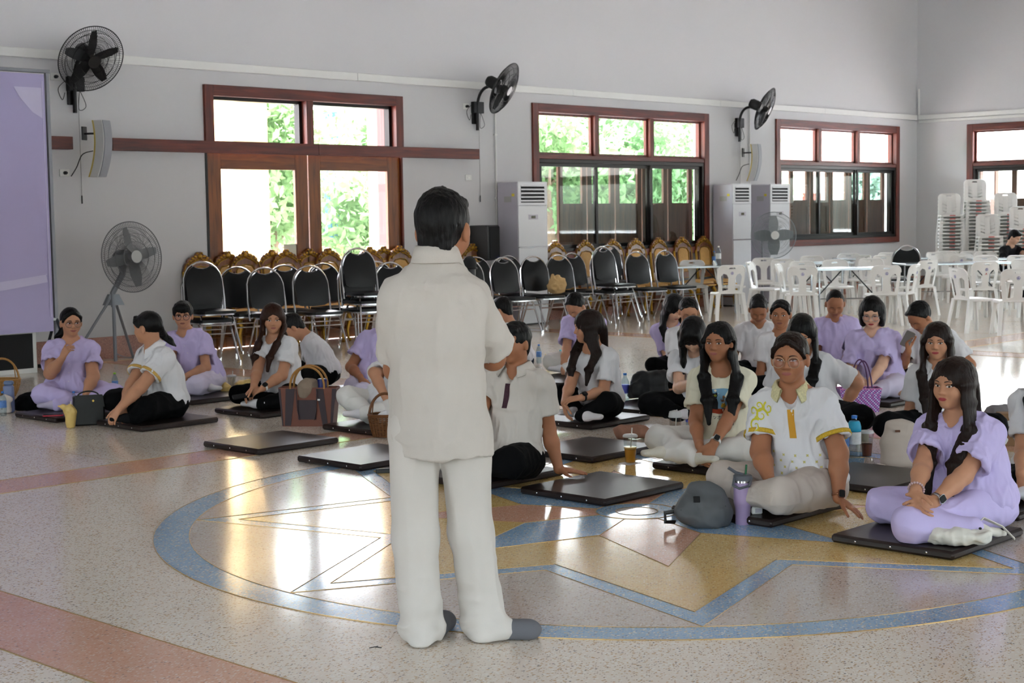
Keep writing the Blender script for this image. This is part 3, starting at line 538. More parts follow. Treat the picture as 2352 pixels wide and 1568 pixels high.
# ---- white plastic chair
m_emb = M('purple_print', (118, 112, 178), .5); m_redp = M('red_print', (196, 62, 50), .5)
def white_parts(slat=False):
    by = lambda z: .185+(z-.42)*.20
    o = [(-.165, .415), (.165, .415), (.195, .62), (.195, .72)]+[(.12+.075*math.cos(math.radians(a)), .735+.075*math.sin(math.radians(a))) for a in range(10, 91, 20)]+[(-.12-.075*math.cos(math.radians(a)), .735+.075*math.sin(math.radians(a))) for a in range(90, 9, -20)]+[(-.195, .72), (-.195, .62)]
    sl = [(-.05, .765), (.05, .765), (.038, .785), (-.038, .785)]
    if slat: holes = [sl]+[[(s*.045, z), (s*.125, z+.03), (s*.125, z+.05), (s*.045, z+.02)][::s] for s in (-1, 1) for z in (.47, .53, .59, .65)]
    else: holes = [sl]+[[(s*.05, .47), (s*.125, .455), (s*.15, .66), (s*.12, .70), (s*.075, .685), (s*.05, .64)][::s] for s in (-1, 1)]
    back = MB().plate(o, holes, .012, lambda u, v, t: (u, by(v)-t+.05*(u/.2)**2*-1, v))
    rim = MB().tube([(p[0]*1.0, by(p[1])-.05*(p[0]/.2)**2, p[1]) for p in o[2:-1]], .011, 6)
    seat = MB().plate([(-.185, .17), (-.215, -.12), (-.19, -.2), (-.1, -.225), (.1, -.225), (.19, -.2), (.215, -.12), (.185, .17)], (), .014, lambda u, v, t: (u, v, .425+t-.012*(1-(u/.22)**2)), .11)
    apron = MB().tube([(-.19, .17, .41), (-.215, -.1, .41), (-.19, -.205, .41), (0, -.232, .41), (.19, -.205, .41), (.215, -.1, .41), (.19, .17, .41)], .017, 6)
    legs = []
    for sx in (-1, 1):
        for sy, yt, yb in ((-1, -.185, -.225), (1, .165, .235)):
            m = MB(); xt, xb = sx*.185, sx*.225
            m.add([(xt-.035*sx, yt, .42), (xt+.02*sx, yt, .42), (xt+.02*sx, yt-.05*sy, .42), (xt+.008*sx, yt-.05*sy, .42), (xt+.008*sx, yt-.012*sy, .42), (xt-.035*sx, yt-.012*sy, .42),
                   (xb-.028*sx, yb, 0), (xb+.012*sx, yb, 0), (xb+.012*sx, yb-.04*sy, 0), (xb, yb-.04*sy, 0), (xb, yb-.012*sy, 0), (xb-.028*sx, yb-.012*sy, 0)],
                  [(0, 1, 2, 3), (0, 3, 4, 5), (6, 9, 8, 7), (6, 11, 10, 9)]+[(i, (i+1) % 6, 6+(i+1) % 6, 6+i) for i in range(6)]); legs.append(m)
    return by, back, rim, seat, apron, legs
def make_white_chair():
    r = empty('plastic_chair'); by, back, rim, seat, apron, legs = white_parts()
    b = back.go('backrest', m_white, r); rim.go('back_rim', m_white, r); seat.go('seat', m_white, r); apron.go('seat_rim', m_white, r)
    for l in legs: l.go('leg', m_white, r, smooth=False)
    y = lambda z: by(z)+.0075
    e = MB().plate(circ(.021, 20, 0, .705), [circ(.0165, 20, 0, .705)], .001, lambda u, v, t: (u, y(v)+t, v)); e.plate([(-.013, .696), (.013, .696), (.004, .709), (-.004, .709)], (), .001, lambda u, v, t: (u, y(v)+t, v)); e.plate(circ(.005, 10, 0, .716), (), .001, lambda u, v, t: (u, y(v)+t, v))
    e.go('emblem', m_emb, b, smooth=False)
    MB().plate([(-.018, .632), (.018, .632), (.018, .636), (-.018, .636)], (), .001, lambda u, v, t: (u, y(v)+t, v)).go('red_mark', m_redp, b, smooth=False)
    MB().plate(circ(.009, 12, 0, .648), (), .001, lambda u, v, t: (u, y(v)+t, v)).go('red_mark', m_redp, b, smooth=False)
    return r
wc0 = make_white_chair(); first = True; WCH = []
AW = (-TOW.x, -TOW.y); RT = (RGT.x, RGT.y); TW = (TOW.x, TOW.y)
def mix(a, b, t): return (a[0]*(1-t)+b[0]*t, a[1]*(1-t)+b[1]*t)
LT = (-RGT.x, -RGT.y)
wch = [(1681, 607, 21.9, mix(AW, LT, .1), 'with its back to the camera, leftmost of the front ones'), (1844, 612, 21.3, mix(AW, RT, .12), 'with its back to the camera behind the two bowed men'), (2038, 611, 21.3, AW, 'with its back to the camera in front of the lone black chair'),
       (2264, 600, 22.6, mix(AW, LT, .1), 'with red and purple prints, behind the right end of the tables'), (2338, 621, 19.7, mix(AW, RT, .1), 'nearest of all, at the right edge of the picture'), (2196, 616, 20.2, mix(RT, AW, .25), 'seen from its side with its seat to the right'),
       (2105, 606, 21.6, mix(LT, AW, .4), 'turned sideways right of the lone black chair'), (2134, 600, 23.4, mix(AW, LT, .35), 'just behind the sideways chair by the lone black chair'), (1786, 606, 22.3, mix(RT, TW, .3), 'turned sideways between the two chairs showing their backs'),
       (1720, 596, 23.4, mix(RT, TW, .35), 'half hidden behind the leftmost chair showing its back'), (1588, 594, 24.6, TW, 'facing the camera at the left end of the first table'), (1640, 590, 24.2, mix(RT, TW, .2), 'sideways beside the bottled water on the first table'),
       (1752, 587, 25.4, TW, 'facing the camera below the clear round fan'), (1797, 594, 24.6, TW, 'facing the camera under the right rim of the clear fan'), (1843, 603, 23.4, TW, 'facing the camera just over a chair showing its back'),
       (1862, 587, 26.2, TW, 'facing the camera at a rear table left of centre'), (1917, 599, 24.0, TW, 'facing the camera across the long middle table'), (1947, 579, 27.6, TW, 'facing the camera with a plastic bag on it, far rear'),
       (1988, 587, 26.4, mix(LT, TW, .3), 'sideways at the far middle table'), (2031, 587, 26.2, TW, 'peeking out left of the lone black chair'), (2041, 577, 28.0, TW, 'far rear chair just left above the lone black chair'),
       (2146, 580, 28.0, mix(TW, RT, .3), 'curved dark gap chair right of the corner'), (2171, 570, 28.5, TW, 'at the foot of the leftmost tall stack'), (2229, 570, 28.3, TW, 'at the foot of the second tall stack'), (2180, 577, 28.8, AW, 'small with a purple print before the leftmost tall stack'),
       (2208, 586, 26.8, AW, 'lower one with a print before the second tall stack'), (2262, 590, 25.4, TW, 'with yellow tape in its handle, behind a printed chair'), (2264, 578, 28.2, TW, 'left of the seated man in black'), (2341, 589, 25.6, TW, 'front right of the seated man in black'), (2352, 598, 23.6, TW, 'cut by the right edge behind the nearest chair'),
       (2000, 596, 24.6, TW, 'between the middle table and the lone black chair')]
for u, v, rg, dv, lab in wch:
    o = wc0 if first else copy_tree(wc0); first = False; p = rng_at(u, v, rg); n = Vector((dv[0], dv[1])).normalized()
    o.location = (p.x+n.x*.24, p.y+n.y*.24, 0); o.rotation_euler = (0, 0, face_rz(n)+random.uniform(-.08, .08)); _tag(o, 'white plastic chair '+lab, 'chair', 'white plastic chairs around the tables'); WCH.append((o, u))
for o, u in WCH:                                   # only two of them carry the red maker's mark
    if u not in (2264, 2105):
        for ch in o.children:
            for g_ in list(ch.children):
                if g_.name.startswith('red_mark'): bpy.data.objects.remove(g_)
# ---- stacks of white chairs
by, back, rim, seat, apron, legs = white_parts(True)
for q in [rim, seat, apron]+legs: k = len(back.v); back.v += q.v; back.f += [tuple(i+k for i in f) for f in q.f]
st_me = back.mesh('stacked_plastic_chair', False); st_me.materials.append(m_white)
stk_mark = MB().plate([(-.05, .408), (.05, .408), (.05, .424), (-.05, .424)], (), .002, lambda u, v, t: (u, -.2505+t, v)).mesh('red_sticker'); stk_mark.materials.append(m_redp)
stacks = [(2182, 29.6, 17, 'leftmost tall stack by the wall'), (2241, 30.0, 21, 'tallest stack under the side window'), (2271, 28.9, 11, 'lower stack left of the man in black'), (2312, 29.9, 17, 'stack behind the man in black'), (2348, 29.2, 13, 'stack cut by the right edge')]
for u, rg, n, lab in stacks:
    p = rng_at(u, 560, rg); p.x = min(p.x, 27.55); dv = mix(TW, LT, .12)
    for k in range(n):
        o = obj('stacked_plastic_chair', st_me); o.location = (p.x+.004*k*dv[0], p.y+.004*k*dv[1], .0645*k); o.rotation_euler = (0, 0, face_rz(dv)); nm = 'topmost' if k == n-1 else ('bottom' if k == 0 else 'in the middle')
        _tag(o, ('white plastic chair %s of the %s' if k in (0, n-1) else 'white plastic chair %s of the %s') % (nm, lab), 'chair', 'stacked white chairs'); obj('red_sticker', stk_mark, None, o)
# ---- folding steel tables
m_ttop = M('steel_table_top', (206, 216, 222), .2, .85, var=.04)
def table(c, rz, L, W, lab):
    t = empty('folding_table', (c[0], c[1], 0), rz, lab, 'table', 'steel folding tables')
    MB().box(-L/2, L/2, -W/2, W/2, .715, .745, .006).go('table_top', m_ttop, t, smooth=False)
    for s in (-1, 1):
        for q in (-1, 1): MB().tube([(s*(L/2-.18), q*(W/2-.06), .71), (s*(L/2-.18), q*(W/2-.06), .05), (s*(L/2-.18), q*(W/2-.03), .006)], .014, 8).go('leg', m_steel, t)
        MB().tube([(s*(L/2-.18), -W/2+.06, .3), (s*(L/2-.18), W/2-.06, .3)], .01, 6).go('crossbar', m_steel, t); MB().tube([(s*(L/2-.18), 0, .3), (s*(L/2-.55), 0, .70)], .009, 6).go('brace', M('dark_steel', (70, 72, 76), .35, .8), t)
    MB().tube([(-L/2+.18, 0, .3), (L/2-.18, 0, .3)], .009, 6).go('stretcher', m_steel, t)
def tab(u, v, rg, rz, L, lab): p = rng_at(u, v, rg); table((p.x, p.y), rz, L, .7, lab)
RA = math.atan2(RGT.y, RGT.x)
tab(1614, 616, 24.2, RA+.2, 1.2, 'steel folding table with water bottles, leftmost of the tables'); tab(1944, 622, 22.6, RA, 1.25, 'steel folding table in the middle, behind the bowed man in lavender')
tab(2190, 612, 24.6, RA+.05, 1.7, 'steel folding table right of the lone black chair'); tab(2020, 593, 27.4, RA, 1.5, 'steel folding table at the back, left behind the lone black chair'); tab(2330, 604, 26.9, RA, 1.5, 'steel folding table where the man in black sits'); tab(1880, 600, 25.4, RA, 1.0, 'small steel folding table behind the middle table')
# ---- floor-standing air conditioners
m_ac = M('air_conditioner_white', (228, 229, 232), .22, var=.02, spec=.5, coat=.3); m_acs = M('air_conditioner_side', (196, 192, 202), .4, var=.03); m_dark = M('dark_void', (10, 10, 11), .7)
def aircon(x0, x1, yf, lab):
    W = x1-x0; r = empty('air_conditioner', ((x0+x1)/2, yf, 0), 0, lab, 'air conditioner', 'floor-standing air conditioners')
    MB().box(-W/2, W/2, .02, .42, .02, 2.03, .012).go('body', m_acs, r, smooth=False)
    MB().box(-W/2-.004, W/2+.004, 0, .02, .02, 1.10, .006).go('lower_panel', m_ac, r, smooth=False)
    MB().box(-W/2-.004, W/2+.004, 0, .02, 1.115, 1.70, .006).go('middle_panel', m_ac, r, smooth=False)
    MB().plate(rect(-W/2-.004, W/2+.004, 1.705, 2.035), [rect(-W/2+.05, W/2-.05, 1.74, 1.99)], .02, lambda u, v, t: (u, .01-t, v)).go('grille_frame', m_ac, r, smooth=False)
    MB().box(-W/2+.05, W/2-.05, .008, .02, 1.74, 1.99).go('grille_void', m_dark, r, smooth=False)
    for k in range(5):
        z = 1.758+k*.053; MB().add([(-W/2+.05, -.012, z+.016), (W/2-.05, -.012, z+.016), (W/2-.05, .010, z+.026), (-W/2+.05, .010, z+.026), (-W/2+.05, -.012, z-.002), (W/2-.05, -.012, z-.002), (W/2-.05, .010, z+.008), (-W/2+.05, .010, z+.008)], [(0, 1, 2, 3), (7, 6, 5, 4), (0, 4, 5, 1), (3, 2, 6, 7), (0, 3, 7, 4), (1, 5, 6, 2)]).go('louvre', m_ac, r, smooth=False)
    MB().box(-W/2, W/2, -.003, .012, 1.101, 1.114).go('chrome_strip', m_chrome, r, smooth=False)
    pn = MB().box(-.1, .1, -.004, .002, 1.50, 1.57, .001).go('control_panel', m_acs, r, smooth=False); MB().box(-.045, .045, -.006, -.003, 1.515, 1.555).go('display', M('olive_display', (86, 84, 66), .2), pn, smooth=False)
    MB().box(-W/2-.003, -W/2, .14, .28, 1.75, 1.83).go('rating_label', M('grey_label', (178, 178, 176), .5), r, smooth=False); MB().box(-W/2-.003, -W/2, .08, .13, 1.83, 1.87).go('energy_label', M('yellow_label', (224, 206, 60), .5), r, smooth=False)
    MB().box(-W/2+.02, W/2-.02, .05, .39, 0, .02).go('base', m_black, r, smooth=False)
aircon(15.92, 16.52, 14.93, 'tall white air conditioner beside the black loudspeaker'); aircon(21.12, 21.62, 14.93, 'left of the two tall white air conditioners right of the middle window'); aircon(22.2, 22.78, 14.93, 'right of the two air conditioners, behind the clear round fan')
# ---- loudspeaker on a stand
q = empty('loudspeaker', (15.5, 15.2, 0), .3, 'black box loudspeaker beside the air conditioner behind a gilt chair', 'loudspeaker')
MB().box(-.17, .17, -.15, .16, .94, 1.43, .015).go('cabinet', m_black, q, smooth=False); MB().box(-.155, .155, -.162, -.148, .96, 1.41, .006).go('grille', M('speaker_grille', (14, 14, 15), .8, bump=.3, bs=400), q, smooth=False)
MB().lathe([(.004, -.0), (.006, .002), (.006, .006)], 8, (.1, -.165, .97)).go('power_light', M('blue_light', (90, 100, 255), .3, emit=3), q); MB().tube([(0, 0, .94), (0, 0, .08)], .018, 8).go('pole', m_black, q); MB().lathe([(.2, 0), (.2, .02), (.03, .05), (.02, .1)], 24).go('foot', m_black, q)
# ---- fans
m_cage = M('black_wire', (20, 20, 21), .4, .3); m_gcage = M('grey_wire', (112, 112, 114), .4, .5); m_blade = M('dark_fan_blade', (26, 26, 27), .35); m_gblade = M('grey_fan_blade', (120, 122, 124), .4); m_gmet = M('grey_painted_metal', (132, 134, 140), .4, .3)
def fan_head(r, c, nrm, R, mc, mbld, mhub, wires=64, nb=4, motor=.1, wr=.0016, badge=None, twist=0., bw=1.):
    z = Vector(nrm).normalized(); x = UP.cross(z).normalized(); y = z.cross(x); T = Matrix((x, y, z)).transposed().to_4x4(); T.translation = Vector(c)
    hd = empty('fan_head'); hd.parent = r; hd.matrix_local = T; dp = .09
    rim = MB().tube([(R*math.cos(2*math.pi*k/48), R*math.sin(2*math.pi*k/48), 0) for k in range(48)], .006, 6, closed=True); rim.go('cage_rim', mc, hd)
    for sgn, nm in ((1, 'front_cage'), (-1, 'rear_cage')):
        m = MB(); r0 = .07 if sgn > 0 else .09
        for k in range(wires):
            a = 2*math.pi*k/wires; da = .35*sgn
            pts = [(math.cos(a+da*(1-(q_/R)))*q_, math.sin(a+da*(1-(q_/R)))*q_, sgn*dp*(1-(q_/R)**3.2)) for q_ in np.linspace(r0, R, 7)]
            m.tube(pts, wr, 3, cap=False)
        for q_ in (r0, R*.42, R*.66, R*.84): m.tube([(q_*math.cos(2*math.pi*k/40), q_*math.sin(2*math.pi*k/40), sgn*dp*(1-(q_/R)**3.2)) for k in range(40)], wr*1.5, 4, closed=True)
        o = m.go(nm, mc, hd); o['kind'] = 'stuff'
    MB().lathe([(.001, .004), (.07, .0), (.072, -.012)], 24, (0, 0, dp)).go('badge', badge or mhub, hd)
    MB().lathe([(.05, -.03), (.05, .03), (.035, .05), (.001, .055)], 20).go('hub', mhub, hd)
    for k in range(nb):
        a = 2*math.pi*k/nb+twist; pts = []; vs_ = []; fs_ = []
        for i, t in enumerate(np.linspace(0, 1, 6)):
            rr = .045+(R*.86-.045)*t; wd = (.035+.075*math.sin(math.pi*min(1, .15+t*.75)))*bw; tl = .5-.25*t
            for s_ in (-1, 1):
                aa = a+s_*wd/rr*.55; vs_.append((rr*math.cos(aa), rr*math.sin(aa), s_*wd*math.sin(tl)*.5))
        n_ = len(vs_); vs_ += [(p_[0], p_[1], p_[2]-.003) for p_ in vs_]
        for i in range(5): b_ = 2*i; fs_ += [(b_, b_+1, b_+3, b_+2), (n_+b_, n_+b_+2, n_+b_+3, n_+b_+1), (b_, b_+2, n_+b_+2, n_+b_), (b_+1, n_+b_+1, n_+b_+3, b_+3)]
        fs_ += [(0, n_, n_+1, 1), (10, 11, n_+11, n_+10)]
        MB().add(vs_, fs_).go('blade', mbld, hd)
    MB().lathe([(.03, -dp), (motor*.9, -dp-.01), (motor, -dp-.05), (motor, -dp-.15), (motor*.7, -dp-.19), (.02, -dp-.2)], 20).go('motor', mhub, hd)
    return T @ Vector((0, -motor*.6, -dp-.1))
def cord(mb, pts, r=.004):
    P_ = [Vector(p_) for p_ in pts]; out = []
    for i in range(len(P_)-1):
        a, b, c, d_ = P_[max(i-1, 0)], P_[i], P_[i+1], P_[min(i+2, len(P_)-1)]
        for t in np.linspace(0, 1, 6, endpoint=False): out.append(.5*((2*b)+(c-a)*t+(2*a-5*b+4*c-d_)*t*t+(3*b-a-3*c+d_)*t**3))
    return mb.tube(out+[P_[-1]], r, 6)
def wall_fan(X, c, nrm, lab, twist):
    r = empty('wall_fan', (X, YW, 3.0), 0, lab, 'fan', 'black wall fans'); cl = Vector(c)-Vector((X, YW, 3.0))
    piv = fan_head(r, cl, nrm, .375, m_cage, m_blade, m_black, 100, 5, .085, .0021, m_badge if X > 10 else None, twist)
    MB().box(-.09, .11, -.07, -.001, .0, .16, .006).go('control_box', m_black, r, smooth=False); MB().tube([(-.02, -.06, -.24), (-.02, -.06, .1)], .024, 10).go('wall_post', m_black, r)
    MB().tube(bez((-.02, -.06, .08), (-.02, -.08, .3), tuple(Vector((-.02, -.2, .36))), tuple(piv), 10), .022, 10).go('arm', m_black, r)
    MB().box(-.08, .02, -.03, -.001, -.15, .1, .004).go('wall_plate', m_black, r, smooth=False)
    cord(MB(), [(-.1, -.03, .12), (-.2, -.03, .02), (-.16, -.04, -.1), (-.12, -.03, -.02)]).go('power_cord', m_black, r); cord(MB(), [(.06, -.05, 0), (.12, -.06, -.16), (.03, -.06, -.2), (.05, -.05, 0)]).go('loop_cord', m_black, r)
    MB().tube([(.05, -.02, -.01), (.05, -.02, -1.15)], .0025, 5).go('pull_string', M('grey_string', (130, 130, 130), .7), r); MB().tube([(.05, -.02, -1.15), (.05, -.02, -1.24)], .008, 6).go('pull_knob', m_black, r)
m_badge = M('silver_badge', (198, 200, 202), .3, .5)
wall_fan(9.22, tuple(wy(209, 135, 14.96)), RGT*.6+TOW*.66-UP*.48, 'black wall fan at the upper left above the curved speaker', .4)
wall_fan(15.56, tuple(wy(1158, 203, 14.88)), RGT*.86+TOW*.32-UP*.46, 'black wall fan between the door and the middle window', .8)
wall_fan(21.9, tuple(wy(1757, 250, 14.88)), RGT*.86+TOW*.34-UP*.42, 'black wall fan between the middle window and the corner window', .1)
p = wy(303, 590, 14.6); r = empty('tripod_fan', (gp(268, 834).x, gp(268, 834).y+.02, 0), 0, 'grey industrial fan on a tripod standing by the lavender backdrop', 'fan')
rl = Vector(r.location); hc = Vector((p.x, p.y, p.z))-rl
piv = fan_head(r, hc, RGT*.74+TOW*.66+UP*.06, .385, m_gcage, m_gblade, m_gmet, 110, 4, .09, .0022, M('pale_grey_badge', (176, 178, 176), .4), .2)
z0 = .72
MB().tube([(0, .0, .02), (0, 0, z0)], .02, 8).go('leg', m_gmet, r); 
for dv in ((-.55, .05), (.42, .3)): MB().tube([(dv[0]*.08, dv[1]*.08, z0-.02), (dv[0]*1.0, dv[1]*1.0, .01)], .016, 8).go('leg', m_gmet, r)
MB().tube([(0, 0, z0-.1), (.0, .01, z0+.05), tuple(Vector(piv)-Vector((0, 0, .12))), tuple(piv)], [.028, .03, .035, .05], 10).go('neck', m_gmet, r); MB().plate([(-.11, -.06), (.11, -.06), (.05, .06), (-.05, .06)], (), .05, lambda u, v, t: (u*RGT.x, u*RGT.y+t, z0-.02+v)).go('hub_bracket', m_gmet, r, smooth=False)
cord(MB(), [(.03, .03, z0), (.04, .05, .4), (.1, .15, .1), (.5, .2, .01), (1.1, .25, .01)], .005).go('power_cord', m_gmet, r)
m_clear = M('smoky_clear_blade', (150, 156, 158), .25, alpha=.75); p = wy(1777, 540, 14.2)
r = empty('stand_fan', (p.x, p.y+.12, 0), 0, 'clear round stand fan in front of the paired air conditioners', 'fan')
piv = fan_head(r, (0, -.12, p.z), TOW+RGT*.1, .375, M('pale_wire', (140, 146, 150), .35, .4), m_clear, M('white_hub', (214, 214, 212), .4), 96, 4, .075, .0016, M('white_badge', (220, 220, 216), .4), .02, 1.6)
MB().tube([(0, .1, .04), (0, .1, piv.z)], .018, 10).go('pole', m_gmet, r); MB().lathe([(.2, 0), (.2, .03), (.04, .06), (.03, .1)], 28, (0, .1, 0)).go('base', M('white_hub', 0), r)
# ---- curved wall speakers
m_grl = M('silver_grille', (158, 160, 166), .5, bump=.3, bs=400); m_cab = M('off_white_cabinet', (206, 206, 204), .45); m_yel = M('aged_yellow_edge', (200, 178, 96), .6)
def curved_speaker(c, fc, lab, h=.62):
    r = empty('curved_speaker', (c[0], c[1], c[2]), face_rz(fc), lab, 'loudspeaker', 'curved wall speakers')
    def sec(z): t = z/h; return -.05*(1-(2*t)**2)-.07*(t+.5)   # bow: front (-y)
    def strip(x0, x1, d0, d1, m, nm):
        mb = MB(); vs_ = []; fs_ = []
        Z = np.linspace(-h/2, h/2, 13)
        for z in Z:
            y = sec(z)
            vs_ += [(x0, y+d0, z), (x1, y+d0, z), (x1, y+d1, z), (x0, y+d1, z)]
        for i in range(12):
            b_ = 4*i
            for k in range(4): fs_.append((b_+k, b_+(k+1) % 4, b_+4+(k+1) % 4, b_+4+k))
        fs_ += [(3, 2, 1, 0), (48, 49, 50, 51)]
        mb.add(vs_, fs_).go(nm, m, r)
    strip(-.085, .085, 0, .1, m_cab, 'cabinet'); strip(-.07, .07, -.012, -.0005, m_grl, 'front_grille'); strip(-.088, .088, .1005, .118, m_yel, 'rear_edge')
    MB().box(-.045, .045, .2, .215, .1, .25, .003).go('wall_plate', m_black, r, smooth=False); MB().tube([(0, .2, .17), (0, .06, .17)], .012, 8).go('bracket_arm', m_black, r)
    cord(MB(), [(0, .1, -.02), (-.06, .2, -.06), (-.12, .24, -.2), (-.2, .26, -.3)], .006).go('cable', m_black, r)
curved_speaker((9.36, 15.1, 2.36), RGT*.75+TOW*.25, 'curved white wall speaker beside the lavender backdrop')
curved_speaker((21.98, 15.1, 2.4), RGT*.7+TOW*.4, 'curved white wall speaker above the paired air conditioners')
def socket(X, Z, lab, plug=True, w=.12):
    s_ = empty('wall_socket', (X, YW-.012, Z), 0, lab, 'socket'); MB().box(-w/2, w/2, -.002, .011, -.04, .04, .003).go('plate', m_duct, s_, smooth=False)
    if plug: MB().lathe([(.02, 0), (.02, .03), (.012, .05)], 10).go('plug', m_black, s_).rotation_euler = (math.pi/2, 0, 0)
    else: MB().box(-.02, .02, -.007, -.001, -.012, .012).go('switch', m_white, s_, smooth=False)
socket(9.07, 2.1, 'white socket plate below the left curved speaker'); socket(15.39, 2.1, 'small white switch plate below the middle wall fan', False); socket(15.37, 3.09, 'white socket plate left of the middle wall fan'); socket(21.84, 3.12, 'white socket plate left of the right wall fan'); socket(9.0, 3.15, 'white socket plate left of the first wall fan')
# ---- lavender backdrop on a metal frame
m_ban = M('lavender_cloth', (184, 176, 214), .8, var=.05, vs=1.5, bump=.25, bs=3, spec=.2); m_ban2 = M('pale_lavender_print', (206, 200, 228), .8, var=.03)
BX0, BX1, BY = 4.6, 8.38, 14.5
r = empty('backdrop_stand', (BX1, BY, 0), 0, 'large lavender cloth backdrop stretched on a grey metal frame', 'backdrop')
for x in (0, BX0-BX1): MB().box(x-.02, x+.02, -.02, .02, .06, 3.1, .004).go('post', m_gmet, r, smooth=False)
MB().box(BX0-BX1, .03, -.025, .025, 3.085, 3.12, .004).go('top_rail', m_gmet, r, smooth=False); MB().box(BX0-BX1, 0, -.03, .0, .535, .565, .004).go('bottom_rail', m_steel, r, smooth=False)
def cl(u, v, t): return (u, -.028-t+.006*math.sin(u*9)*math.sin(v*3), v)
L_ = BX0-BX1
cloth = MB().plate([(L_+.05, .43), (-.05, .43), (-.05, 3.07), (L_+.05, 3.07)], (), .003, lambda u, v, t: (u, -.036-t+.005*math.sin(u*7+v)*math.sin(v*2.3+u), v), .12).go('cloth', m_ban, r)
MB().plate([(L_+.1, .78)]+[(L_+.1+(x*(-.2-L_)), .70+.02*x+.22*x**2.2) for x in np.linspace(0, 1, 10)]+[(-.12, 1.03)]+[(L_+.1+(x*(-.2-L_)), .80+.04*x+.18*x**2.2) for x in np.linspace(1, 0, 10)][:-1], (), .001, lambda u, v, t: (u, -.0435-t+.005*math.sin(u*7+v)*math.sin(v*2.3+u), v), .1).go('printed_swoosh', m_ban2, cloth)
MB().plate([(-.09, 2.93), (-.09, 2.62), (-.2, 2.68), (-.33, 2.82), (-.4, 2.93)], (), .001, lambda u, v, t: (u, -.0435-t+.005*math.sin(u*7+v)*math.sin(v*2.3+u), v), .1).go('printed_corner', m_ban2, cloth)
MB().plate([(-.085, .58), (-.075, .58), (-.075, 3.0), (-.085, 3.0)], (), .004, lambda u, v, t: (u, -.0435-t+.005*math.sin(u*7+v)*math.sin(v*2.3+u), v)).go('hem', m_ban2, cloth, smooth=False)
MB().box(-.03, .03, -.36, .36, .02, .06, .004).go('foot_bar', M('dark_grey_steel', (58, 60, 66), .4, .6), r, smooth=False)
MB().tube([(0, -.3, .06), (0, -.02, .55)], .017, 6).go('brace', MATS['dark_grey_steel'], r); MB().tube([(0, .3, .06), (0, .02, .55)], .017, 6).go('brace', MATS['dark_grey_steel'], r)
r = empty('floor_panel', (8.2, 14.62, 0), 0, 'black panel with white frame on the floor under the backdrop', 'panel')
MB().box(-2.6, -.04, -.02, .02, .05, .41).go('screen', m_dark, r, smooth=False); MB().box(-2.6, 0, -.022, .022, .0, .049, .002).box(-.04, 0, -.022, .022, .049, .42, .002).box(-2.6, -.041, -.022, .022, .411, .43, .002).go('frame', m_duct, r, smooth=False)
